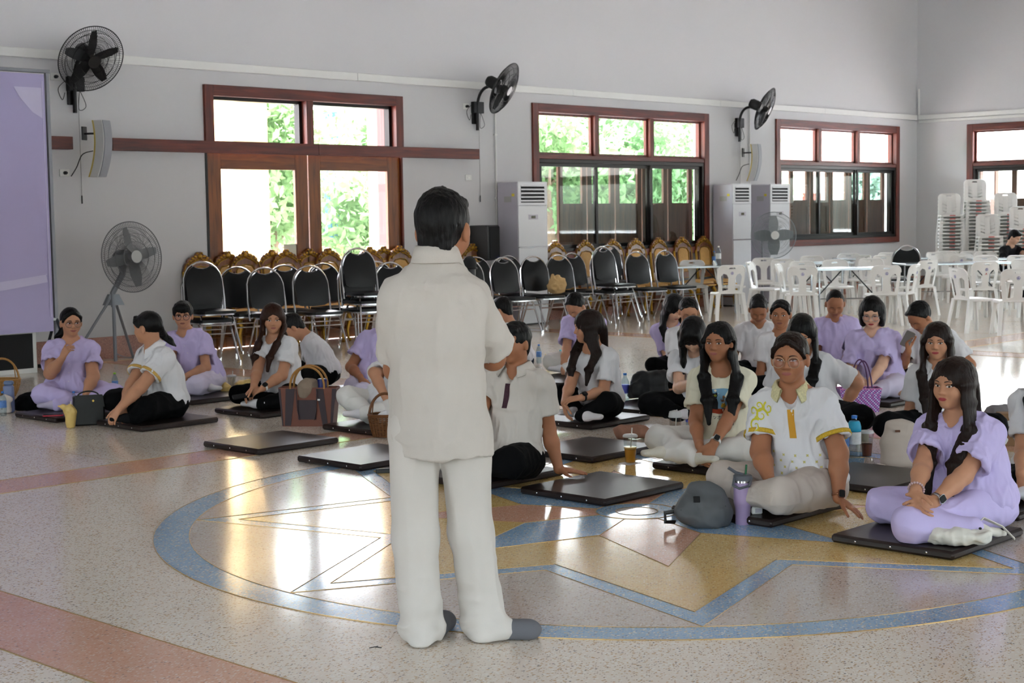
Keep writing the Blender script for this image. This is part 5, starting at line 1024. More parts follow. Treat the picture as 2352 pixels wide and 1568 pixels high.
    for sd, el, w, hd in HANDS:
        ce = SH[sd]+(el-SH[sd])*slv; r0, r1 = .050+os_*.6, (.057 if fem else .065)+os_*1.2; r0 *= b**.6; r1 *= b**.6
        S += [(cap(SH[sd], SH[sd]+(ce-SH[sd])*.35, r0, r0), .04), (cyl(SH[sd], ce, r0, r1), .015)]; sc_cuts.append(cyl(SH[sd]+(ce-SH[sd])*.72, ce+(el-SH[sd])*.3, r1-.026, r1-.004)); CU.append((ce, unit(el-SH[sd]), r1))
    nf = neck+f*.012+t*.012; sc_cuts.append(ell(nf+t*.03, (.068, .066, .05), np.stack([l, np.cross(t, l), t])))
    if top in ('lav', 'v', 'polo'): sc_cuts.append(cap(neck+f*.07+t*.0, neck+f*.12-t*(.035 if top == 'lav' else .07), .042, .012))
    if top == 'tee': sc_cuts.append(ell(neck+f*.055-t*.005, (.06, .05, .035), np.stack([l, f, t])))
    V, Q = solid(S, hcl, .03, sc_cuts, .004, floor=zs, smooth=2); V = folds(V, Q, .006+os_*.32, (15, 15, 5.5), pel[0]*.013+pel[1]); V = lap(V, Q, .3); V[:, 2] = np.maximum(V[:, 2], zs)
    me = mesh_np('shirt', V, Q); sh_o = obj('shirt', me, shirt or m_wht, o)
    bv = BVHTree.FromPolygons([tuple(p) for p in V], [tuple(q) for q in Q]) if extra or top in ('lav', 'polo') else None
    tf = unit(f-t*(f@t)); G = lambda u, v: sc+l*u+t*v+tf*.35     # chart in front of the chest: u to the person's left, v up from the shoulder line
    if top == 'lav' and eyes:
        grid_decal(bv, G, -.016, .016, -.29, -.012, 2, 16, -tf, .0028, 'placket', shirt or m_lav, sh_o); grid_decal(bv, G, .045, .125, -.17, -.085, 5, 4, -tf, .003, 'pocket', shirt or m_lav, sh_o)
        for vv in (-.035, -.1, -.17, -.24): patch2d(bv, circ(.0055, 8, 0, vv), G, -tf, .0045, 'button', M('lilac_button', (214, 204, 228), .3), sh_o)
    if top == 'polo':
        grid_decal(bv, G, -.017, .017, -.15, -.012, 2, 8, -tf, .0025, 'placket', (extra or {}).get('placket', shirt or m_wht), sh_o)
        col = []; ff = []
        for i in range(25):                         # turned-down collar
            an_ = math.radians(32+296*i/24); d_ = l*math.sin(an_)+tf*math.cos(an_); fr_ = max(0, math.cos(an_))
            ctr = neck+t*(.028-.034*fr_)+tf*.022*fr_
            for rr_, zz in ((.064, .022), (.068, .032), (.078, .028), (.108+.012*fr_, -.014-.016*fr_), (.104+.012*fr_, -.019-.016*fr_), (.074, .010)): col.append(ctr+d_*rr_+t*zz)
        for i in range(24):
            for k_ in range(6): ff.append((i*6+k_, i*6+(k_+1) % 6, (i+1)*6+(k_+1) % 6, (i+1)*6+k_))
        me_ = mesh_plain('collar', col, ff); obj('collar', me_, (extra or {}).get('collar', shirt or m_wht), sh_o)
    cm = (extra or {}).get('cuff')
    if cm:
        for ce, d_, r1 in CU:
            x_ = unit(np.cross(d_, Z3+.01)); y_ = np.cross(d_, x_); n_ = 24; ring = []
            for z_, r_ in ((-.026, r1+.006), (-.004, r1+.007), (-.004, r1-.003), (-.026, r1-.003)):
                ring += [ce+d_*z_+(x_*math.cos(2*math.pi*i/n_)+y_*math.sin(2*math.pi*i/n_))*r_ for i in range(n_)]
            obj('cuff_band', mesh_plain('cuff_band', ring, [(j*n_+i, j*n_+(i+1) % n_, ((j+1) % 4)*n_+(i+1) % n_, ((j+1) % 4)*n_+i) for j in range(4) for i in range(n_)]), cm, sh_o)
    # ---- mesh the skin
    ps = P; lo, hi = bbox([p[0] for p in ps]); F = Field(lo, hi, h)
    for p, k_ in ps: F.op(p, k_)
    if zs is not None: F.floor(grd if grd is not None else min(zs, .046))
    for c, k_ in cuts: F.op(c, k_, True)
    V, Q = F.nets(1); body = obj('body', mesh_np('body', V, Q), SK[skin], o)
    # ---- hair, face
    if hairst: hair(hairst, g, A, hs, hc, h, neck, f, l, None, hm or m_hair, o, hL, ht, hx, loose)
    if feat:
        near = np.linalg.norm(V-hc, axis=1) < .17*hs; idx = np.full(len(V), -1); idx[near] = np.arange(near.sum()); qq = Q[near[Q].all(1)]
        bh = BVHTree.FromPolygons([tuple(p) for p in V[near]], [tuple(q) for q in idx[qq]]); gg = lambda x, z: g(x, .2, z); dr = -HY
        for sx in (-1, 1):
            if eyes:
                op = .0052 if eyes is True else .0026
                W_ = patch2d(bh, [(sx*(.031+.0145*math.cos(q_)), -.002+(op if math.sin(q_) > 0 else op*.75)*math.sin(q_)+.0016*math.cos(q_)) for q_ in np.linspace(0, 2*math.pi, 14, endpoint=False)], gg, dr, .0012, 'eye', m_eye, o)
                patch2d(bh, [(sx*.031+gaze+.0058*math.cos(q_), -.0015+min(.0058, op*1.02)*math.sin(q_)) for q_ in np.linspace(0, 2*math.pi, 12, endpoint=False)], gg, dr, .0022, 'iris', m_iris, W_)
                lash = [(sx*(.031+.0165*c_), .0002+op*math.sqrt(max(0, 1-c_*c_))*1.12+.0016*c_) for c_ in np.linspace(-1, 1, 8)]; lash += [(x_, z_+.0024) for x_, z_ in lash[::-1]]
                n_ = len(lash); v_ = decal(bh, [gg(*p_) for p_ in lash], dr, .0026); obj('eyelid', mesh_plain('eyelid', v_, [(i, i+1, n_-2-i, n_-1-i) for i in range(7)]), m_brow, o)
            bz = [(sx*(.014+.036*q_), .0155+.0065*math.sin(q_*2.3)-.003*q_) for q_ in np.linspace(0, 1, 7)]; th = [.0035, .004, .004, .0036, .003, .002, .0008]
            lp = bz+[(bz[i][0], bz[i][1]+th[i]*1.2) for i in range(6, -1, -1)]; v_ = decal(bh, [gg(*p_) for p_ in lp], dr, .0022); obj('eyebrow', mesh_plain('eyebrow', v_, [(i, i+1, 12-i, 13-i) for i in range(6)]), m_brow, o)
        mw_ = .0235+.004*smile; zz = lambda x: .004*smile*(abs(x)/mw_)**2
        up = [(x, -.0615+zz(x)) for x in np.linspace(-mw_, mw_, 9)]; tp = [(x, -.0615+zz(x)+.0075*(1-(x/mw_)**2)**.7-.0018*math.exp(-(x/.005)**2)) for x in np.linspace(mw_, -mw_, 9)]; bt = [(x, -.0615+zz(x)-.0095*(1-(x/mw_)**2)**.7) for x in np.linspace(mw_, -mw_, 9)]
        for nm, lp in (('upper_lip', up+tp[1:-1]), ('lower_lip', (up+bt[1:-1])[::-1])): patch2d(bh, lp, gg, dr, .0011, nm, m_lip[lip], o)
        if glasses:
            gl = empty('glasses', (0, 0, 0)); gl.parent = o; mg = M('thin_gold_frame', (150, 120, 96), .3, .8) if glasses is True else glasses
            for sx in (-1, 1):
                rim = [g(sx*.035+.0265*math.cos(q_), .1-.008*abs(math.cos(q_)), -.009+.0245*math.sin(q_)) for q_ in np.linspace(0, 2*math.pi, 20, endpoint=False)]
                MB().tube([tuple(p_) for p_ in rim], .002 if R < 9 else .0026, 5, closed=True).go('rim', mg, gl); MB().tube([tuple(g(sx*.061, .093, -.004)), tuple(g(sx*.076, .04, 0)), tuple(g(sx*.078, -.005, -.002))], .0014, 5).go('temple', mg, gl)
                cen = g(sx*.035, .0985, -.009); obj('lens', mesh_plain('lens', [cen]+rim, fan_faces(20)), m_lens, gl)
            MB().tube([tuple(g(-.009, .1, -.004)), tuple(g(0, .104, -.002)), tuple(g(.009, .1, -.004))], .0014, 5).go('bridge', mg, gl)
    PPL[lab] = dict(root=root, o=o, J=J, G=G, bv=bv, hands=HANDS, shirt=sh_o, tf=tf, g=g, f=f, l=l, t=t, sc=sc, neck=neck, HX=HX, HY=HY, HZ=HZ)
    return PPL[lab]
m_lens = glassmat('spectacle_lens', (246, 242, 246), .5)
def wristband(pp, sd, mat, name='wristwatch', r=.031, w=.009, face=None, fdir=None, at=.0, beads=0):
    for s_, el, wr, hd in pp['hands']:
        if s_ != sd: continue
        d = unit(wr-el); c = wr-d*(.02+at); x = unit(np.cross(d, Z3+.01)); y = np.cross(d, x); n = 24
        b_ = empty(name); b_.parent = pp['o']
        if beads:
            for i in range(beads): q = c+(x*math.cos(2*math.pi*i/beads)+y*math.sin(2*math.pi*i/beads))*(r+.003); MB().ell(tuple(q), (.0062,)*3, 8, 6).go('bead', mat, b_)
            return
        ring = []
        for z_, r_ in ((-w, r+.002), (w, r+.002), (w, r-.002), (-w, r-.002)): ring += [c+d*z_+(x*math.cos(2*math.pi*i/n)+y*math.sin(2*math.pi*i/n))*r_ for i in range(n)]
        obj('band', mesh_plain('band', ring, [(j*n+i, j*n+(i+1) % n, ((j+1) % 4)*n+(i+1) % n, ((j+1) % 4)*n+i) for j in range(4) for i in range(n)]), mat, b_)
        if face is not None:
            fd = unit(Bv(*fdir)); fd = unit(fd-d*(fd@d)); sx = np.cross(fd, d); Mx = Matrix.Identity(4)
            for i in range(3): Mx[i][0] = sx[i]; Mx[i][1] = d[i]; Mx[i][2] = fd[i]
            Mx.translation = Vector(c+fd*(r+.004)); mb = MB(); mb.M = Mx; mb.plate(rrect(.036, .042, .01), (), .009); mb.go('case', face[0], b_); mb = MB(); mb.M = Mx; mb.plate(rrect(.030, .036, .008), (), .002, lambda u, v, t_: (u, v, t_+.0058)); mb.go('dial', face[1], b_)
# ================================================ MATS
m_mat = M('dark_brown_vinyl', (36, 25, 23), .36, var=.12, vs=4, bump=.05, bs=120, spec=.4)
def mat(u, v, lab, w=.69, d=.62, rz=0., stud=True):
    c = gp(u, v, .042); o = empty('floor_mat', (c.x+w/2, c.y+d/2, .003), rz, lab, 'mat', 'vinyl floor mats')
    mb = MB().box(-w/2, w/2, -d/2, d/2, 0, .04, .011); mb.go('pad', m_mat, o)
    for x in (-.18, 0, .18):
        e = MB().ell((-w/2-.001, x, .02), (.002, .005, .005), 8, 6); e.go('stud', m_chrome, o)
mats = [(1390, 1147, 'empty dark vinyl mat under the hand of the man in the white polo'), (593, 1032, 'empty dark vinyl mat at the left, before the brown tote bag'), (2190, 1268, 'dark vinyl mat under the woman in lavender at the front right'), (828, 1068, 'empty dark vinyl mat partly behind the standing man'),
        (325, 980, 'dark vinyl mat under the woman with the ponytail'), (126, 960, 'dark vinyl mat under the smiling woman at the far left'), (440, 920, 'dark vinyl mat under the short-haired person in lavender'), (600, 950, 'dark vinyl mat under the woman with brown hair'),
        (868, 990, 'dark vinyl mat behind the wicker basket by the standing man'), (1110, 1112, 'dark vinyl mat under the man in the white polo'), (1360, 1050, 'empty dark vinyl mat behind the orange drink cup'), (1357, 975, 'dark vinyl mat under the woman with the black watch'),
        (1690, 1085, 'dark vinyl mat under the woman with the cat shirt'), (1772, 1195, 'dark vinyl mat under the woman with the yellow collar'), (2036, 1122, 'empty dark vinyl mat between the two front-row women'), (2340, 1180, 'dark vinyl mat at the right edge under a half-hidden person'),
        (2045, 925, 'dark vinyl mat under the woman with bobbed hair'), (1500, 945, 'dark vinyl mat beside the black bag'), (800, 905, 'dark vinyl mat under the seated man left of the speaker'), (1290, 880, 'dark vinyl mat under the bowed man in lavender')]
for a in mats: mat(*a)
# ================================================ PEOPLE
W = dict(top='tee', shirt=m_wht)
person('smiling woman in lavender with round glasses and hand at her chin', (165, 928), (163, 740), 8, 28, 2, hdd=-.03, b=1.16, hs=1.02, skin='mid', shirt=m_lav, trous=m_lav, sock=m_sock_l, top='lav', loose=.022, hairst='pony', hx=[(135, 775, .06), (132, 795, .05)], glasses=True, smile=1., lip='p', gaze=.003,
       arms={-1: dict(e=(112, 872, -.2), w=(143, 822, -.32), hd=(.5, .8, .1), pn=(.4, -.3, -.8), curl=.9, fat=1.1), 1: dict(e=(243, 878, -.1), w=(196, 908, -.33), hd=(-.9, -.4, .2), fat=1.1)}, knees={-1: (97, 905, -.22), 1: (262, 905, -.15)}, ankles={-1: (185, 935, -.33), 1: (135, 935, -.4, (-1, 0, .2))})
P2 = person('woman in a white polo and black trousers with a long ponytail', (380, 955), (338, 752), -50, -105, 4, hdd=-.06, b=1.14, hs=1.04, skin='mid', shirt=m_wht, trous=m_blk, sock=m_sock_b, top='polo', loose=.016, hairst='pony', hx=[(372, 768, .02), (386, 785, .03), (395, 800, .04), (402, 818, .04)], extra={'cuff': M('ochre_stripe', (206, 164, 84), .7)},
       arms={1: dict(e=(325, 898, -.22), w=(272, 940, -.42), hd=(-.5, -.8, .2), fat=1.1, curl=.5), -1: dict(e=(285, 885, .05), w=(282, 938, -.3), hd=(.2, -.9, .2), fat=1.1)}, knees={1: (335, 938, -.34), -1: (262, 918, .06)}, ankles={1: (305, 962, -.40, (-1, 0, .3)), -1: (330, 950, -.05)})
person('short-haired person in lavender with glasses behind the ponytailed woman', (468, 897), (420, 724), -8, 8, 2, hdd=-.02, skin='mid', b=1.05, shirt=m_lav, trous=m_lavp, top='lav', loose=.02, hairst='bowl', glasses=M('dark_thin_frame', (70, 50, 60), .3, .5), lip='m',
       arms={1: dict(e=(487, 842, -.1), w=(430, 862, -.3), hd=(-.8, -.5, .2)), -1: dict(e=(395, 835, -.1), w=(410, 865, -.3), hd=(.4, -.8, .2))}, knees={1: (452, 885, -.34), -1: (390, 880, -.1)})
P4 = person('woman in a white tee with long brown hair, looking at the camera', (648, 925), (627, 733), -32, 10, 3, hdd=-.03, skin='mid', b=1.08, shirt=m_wht, trous=m_blk, top='tee', hairst='long', hm=m_hairr, hL=.2, ht=.018, lip='p',
       arms={1: dict(e=(690, 862, -.12), w=(603, 892, -.36), hd=(-.9, -.4, .2), curl=.6), -1: dict(e=(590, 852, .0), w=(582, 890, -.36), hd=(-.5, -.5, .3), curl=.6)}, knees={-1: (548, 905, -.05), 1: (665, 930, -.32)}, ankles={1: (600, 935, -.4), -1: (640, 935, -.2)})
person('person in a white shirt bending forward behind the brown-haired woman', (745, 882), (672, 752), -75, -80, 50, hdd=.05, npitch=55, skin='mid', fem=False, shirt=m_wht, trous=m_blk, top='tee', hairst='short', feat=False, arms={1: dict(e=(715, 835, -.1), w=(690, 868, -.15)), -1: dict(e=(690, 840, .1), w=(660, 868, .1))})
person('man in lavender with a white wrist cord beside the standing man', (858, 900), (888, 722), -5, 10, 5, hdd=-.02, skin='tan', fem=False, b=1.05, shirt=m_lav, trous=m_lavp, top='lav', loose=.02, hairst='short', feat=False, lip='m',
       arms={-1: dict(e=(822, 828, -.05), w=(828, 866, -.25), hd=(.25, -.9, .3), curl=.4), 1: dict(e=(915, 840, 0), w=(890, 880, -.2))}, knees={-1: (815, 890, -.15), 1: (910, 895, -.1)})
person('woman in a white blouse and white trousers half hidden by the standing man', (890, 960), (925, 790), -25, -20, 5, hdd=-.02, skin='mid', shirt=m_wht, trous=m_wtr, loose=.016, top='tee', hairst='tied', feat=False, slv=.8,
       arms={-1: dict(e=(882, 880, -.1), w=(888, 918, -.25), hd=(.2, -.9, .3)), 1: dict(e=(960, 880, 0), w=(930, 920, -.2))}, knees={-1: (798, 912, -.05), 1: (905, 940, -.25)}, ankles={-1: (850, 955, -.3), 1: (840, 950, -.35)})
P8 = person('man in a white polo leaning on one hand beside the standing man', (1172, 1094), (1182, 788), -28, -38, 3, hdd=.03, hs=.98, npitch=8, skin='tan', fem=False, b=1.08, shirt=m_wht2, trous=m_blk, sock=m_sock_b, top='polo', loose=.014, hairst='short', lip='m', extra={'placket': M('floral_trim', (70, 40, 52), .8, var=.9, vs=160)},
       arms={1: dict(e=(1256, 985, .06), w=(1284, 1078, .0), hd=(.95, -.08, .25), pn=(0, -1, 0), curl=.05, spread=.2, fat=1.0), -1: dict(e=(1090, 960, -.05), w=(1080, 1030, -.25))}, knees={1: (1170, 1062, -.36), -1: (1050, 1045, -.05)}, ankles={1: (1090, 1080, -.35), -1: (1100, 1070, -.2)}, grd=.05)
person('person in white seen from behind over the standing man\'s elbow', (1190, 850), (1152, 712), -120, -110, 25, hdd=.02, npitch=30, skin='mid', fem=False, shirt=m_wht, trous=cloth('navy_trousers', (28, 30, 46)), top='tee', hairst='short', feat=False)
person('bowed man in lavender tunic and white trousers writing on the floor', (1350, 852), (1322, 703), -28, -38, 48, hdd=-.1, npitch=50, skin='mid', fem=False, b=1.02, shirt=m_lav, trous=m_wtr, top='tee', loose=.018, hairst='bowl', eyes=False, lip='m', slv=.75,
       arms={-1: dict(e=(1302, 808, -.1), w=(1293, 848, -.3), hd=(0, -.95, .3), curl=.4), 1: dict(e=(1395, 820, .0), w=(1350, 860, -.3))}, knees={-1: (1268, 830, 0), 1: (1380, 860, -.25)})
P11 = person('woman in a white tee in profile with very long dark brown hair', (1378, 955), (1350, 752), -38, -80, 3, hdd=-.04, skin='mid', b=1.06, shirt=m_wht, trous=m_blk, sock=m_sock_w, top='tee', hairst='long', hm=m_hairb, hL=.2, ht=.02, lip='r', slv=.72,
       arms={-1: dict(e=(1312, 880, .03), w=(1296, 925, -.32), hd=(.1, -.9, .3), curl=.5), 1: dict(e=(1412, 888, -.1), w=(1335, 913, -.36), hd=(-.95, -.1, .2), curl=.3)}, knees={1: (1395, 922, -.3), -1: (1288, 905, .0)}, ankles={1: (1335, 955, -.42, (.8, 0, .4)), -1: (1330, 945, -.2, (-.9, 0, .2))})
person('young woman in lavender with long black hair, head bowed, far back', (1562, 862), (1548, 708), 10, 25, 30, hdd=-.04, npitch=30, skin='fair', shirt=m_lav, trous=m_blk, top='tee', hairst='long', hL=.2, ht=.02, eyes=False, slv=.7, arms={-1: dict(e=(1527, 805, -.05), w=(1530, 842, -.25), hd=(.1, -.9, .3))})
person('woman in white with smooth parted hair looking down behind the phone user', (1592, 892), (1582, 715), 5, 0, 25, hdd=-.03, npitch=25, skin='mid', shirt=m_wht, trous=m_blk, top='tee', hairst='tied', eyes=False, glasses=True, arms={-1: dict(e=(1540, 850, -.05), w=(1560, 890, -.25)), 1: dict(e=(1635, 850, 0), w=(1610, 890, -.2))}, knees={-1: (1495, 888, -.05), 1: (1640, 900, -.2)})
P14 = person('woman in white bowed over her phone, long black hair over her face', (1622, 962), (1592, 770), -12, -18, 42, hdd=-.1, npitch=42, skin='fair', shirt=m_wht, trous=m_blk, top='tee', loose=.018, hairst='fall', hL=.17, ht=.02, feat=False,
       arms={-1: dict(e=(1552, 892, -.1), w=(1588, 878, -.36), hd=(.8, .2, .2), pn=(.2, .8, .3), curl=.5), 1: dict(e=(1665, 900, -.1), w=(1620, 885, -.38), hd=(-.8, .2, .2), pn=(0, .8, .3), curl=.5)}, knees={-1: (1492, 925, -.05), 1: (1640, 945, -.3)}, ankles={-1: (1560, 950, -.25), 1: (1590, 950, -.35)})
P15 = person('young woman in a cream tee printed with a black cat', (1668, 1055), (1652, 787), -10, -30, -3, hdd=-.05, skin='tan', b=1.0, hs=1.02, shirt=m_crm, trous=m_wtr, foot='sock', sock=cloth('crochet_sock', (226, 220, 206), .6, 260), top='tee', loose=.016, hairst='half', hL=.26, ht=.012, lip='p', slv=.66,
       arms={-1: dict(e=(1590, 955, .0), w=(1606, 1022, -.30), hd=(.1, -.95, .25), curl=.5), 1: dict(e=(1712, 955, -.02), w=(1640, 1018, -.33), hd=(-.45, -.85, .25), curl=.5)}, knees={-1: (1515, 1008, -.02), 1: (1722, 1030, -.25)}, ankles={-1: (1590, 1050, -.3, (.7, 0, .5)), 1: (1535, 1038, -.22, (-1, 0, .2))}, extra={'cat': 1})
person('man in a white tee with bowed head at the back row', (1748, 872), (1742, 710), 0, -8, 38, hdd=-.08, npitch=35, skin='tan', fem=False, shirt=m_wht, trous=m_blk, top='v', hairst='short', eyes=False, lip='m', arms={-1: dict(e=(1683, 812, 0), w=(1700, 850, -.25))})
person('woman in a white tee with dark tied hair beside the bowed man in white', (1800, 912), (1793, 722), -8, -16, 2, hdd=-.03, skin='tan', shirt=m_wht, trous=m_blk, top='tee', hairst='tied', lip='m', arms={-1: dict(e=(1748, 855, -.02), w=(1762, 905, -.2))})
P18 = person('woman in a grey-white polo with one elbow out, hair down her back', (1872, 985), (1842, 765), -15, -15, 22, hdd=-.05, npitch=20, skin='mid', b=1.05, shirt=m_wht, trous=m_blk, top='tee', loose=.014, hairst='long', hL=.22, ht=.018, hx={1: True, -1: False}, slv=.8,
       arms={1: dict(e=(1985, 880, .05), w=(1930, 945, .08), hd=(-.6, -.7, 0)), -1: dict(e=(1780, 890, .05), w=(1790, 950, -.1))})
P19 = person('woman with glasses in a white polo with yellow pattern, front row', (1848, 1158), (1815, 822), -20, -22, 2, hdd=-.04, skin='tan', b=1.16, hs=1.1, shirt=m_wht, trous=m_bei, top='polo', loose=.018, hairst='tied', hm=m_hairb, glasses=True, eyes='half', lip='p', slv=.72, foot=None,
       extra={'cuff': M('yellow_border', (206, 168, 46), .7, var=.5, vs=120), 'placket': M('mustard_trim', (206, 150, 40), .7), 'collar': M('yellow_patterned_collar', (222, 214, 168), .8, var=.35, vs=90)},
       arms={-1: dict(e=(1728, 1020, .02), w=(1768, 1105, -.28), hd=(.05, -.95, .25), curl=.5, fat=1.08), 1: dict(e=(1925, 1045, -.12), w=(1926, 1145, -.2), hd=(.75, -.5, .45), pn=(0, -1, .1), curl=.12, spread=.25, fat=1.05)}, knees={-1: (1665, 1098, -.02), 1: (1790, 1140, -.40)}, ankles={-1: (1740, 1140, -.2), 1: (1700, 1130, -.25)}, grd=.003)
person('man in lavender with cropped hair and bowed head', (1928, 872), (1918, 697), -2, -8, 32, hdd=-.06, npitch=30, skin='tan', fem=False, b=1.1, shirt=m_lav, trous=m_lavp, top='lav', loose=.016, hairst='buzz', eyes=False, lip='m', arms={1: dict(e=(1965, 815, 0), w=(1935, 850, -.3)), -1: dict(e=(1872, 815, 0), w=(1890, 850, -.25))})
person('woman in lavender with bobbed hair and glasses looking down', (2020, 905), (2003, 718), -10, -20, 18, hdd=-.05, npitch=18, skin='fair', b=1.1, hs=1.05, shirt=m_lav, trous=m_lavp, top='lav', loose=.022, hairst='bob', glasses=M('rimless_silver', (190, 190, 196), .3, .8), eyes='half', lip='r', slv=.8,
       arms={-1: dict(e=(1952, 838, -.02), w=(1978, 872, -.28), hd=(.4, -.8, .3)), 1: dict(e=(2050, 848, -.05), w=(1998, 880, -.32), hd=(-.7, -.6, .3))}, knees={1: (2062, 885, -.22), -1: (1960, 885, -.1)}, foot='bare')
P22 = person('man in a white tee bowed over a phone at the back right', (2150, 902), (2112, 728), -40, -55, 42, hdd=-.06, npitch=50, skin='tan', fem=False, b=1.05, shirt=m_wht, trous=m_blk, top='tee', hairst='bowl', eyes=False, lip='m', slv=.75,
       arms={1: dict(e=(2225, 812, .02), w=(2180, 860, -.2)), -1: dict(e=(2072, 838, .0), w=(2086, 806, -.22), hd=(-.1, .8, .3), pn=(.5, .2, .6), curl=.6)})
P23 = person('woman in a white shirt with very long straight dark hair', (2158, 1012), (2153, 785), -14, -24, 1, hdd=-.04, skin='mid', b=1.02, shirt=m_wht, trous=m_blk, top='polo', loose=.014, hairst='long', hm=m_hairb, hL=.33, ht=.016, lip='r', hx={-1: True, 1: False},
       arms={-1: dict(e=(2095, 930, .0), w=(2105, 990, -.2)), 1: dict(e=(2215, 930, 0), w=(2180, 990, -.2))})
P24 = person('woman in a lavender tunic seated on the mat at the front right', (2235, 1207), (2190, 884), -40, -50, -2, hdd=-.06, skin='mid', b=1.06, shirt=m_lav, trous=m_lav, hairst='long', hm=m_hairb, hL=.32, ht=.018, top='lav', lip='r', loose=.024, foot=None, slv=.72,
       arms={1: dict(e=(2262, 1090, -.12), w=(2145, 1152, -.40), hd=(-.95, -.15, .25), pn=(.1, -.4, -.9), curl=.45), -1: dict(e=(2118, 1075, .02), w=(2103, 1128, -.40), hd=(.0, -.75, .6), pn=(.9, 0, -.2), curl=.7)}, knees={1: (2095, 1205, -.42), -1: (2030, 1160, -.02)}, ankles={1: (2230, 1215, -.40), -1: (2130, 1190, -.2)})
person('person at the right edge in a white ribbed top and black trousers', (2400, 1130), (2412, 830), -15, -15, 3, hdd=-.03, skin='mid', shirt=m_wht, trous=m_blk, top='tee', hairst='long', slv=.7, arms={-1: dict(e=(2350, 1030, -.1), w=(2345, 1088, -.32), hd=(-.05, -.9, .3), curl=.3)}, knees={-1: (2340, 1130, -.2)})
pr = rng_at(2318, 600, 27.6); P26 = person('young man in a black printed tee leaning over the far table', (2318, 600), (2330, 545), 35, 45, 28, rootxy=(pr.x, pr.y), zs=.45, hdd=-.12, npitch=30, skin='fair', fem=False, shirt=m_bt, trous=m_blk, top='tee', hairst='short', eyes=False, lip='m', legs='sit', group='people at the tables', slv=.7,
       arms={1: dict(e=(2358, 598, -.25), w=(2385, 590, -.3)), -1: dict(e=(2300, 600, -.3), w=(2338, 596, -.42), hd=(.8, .2, .1))})
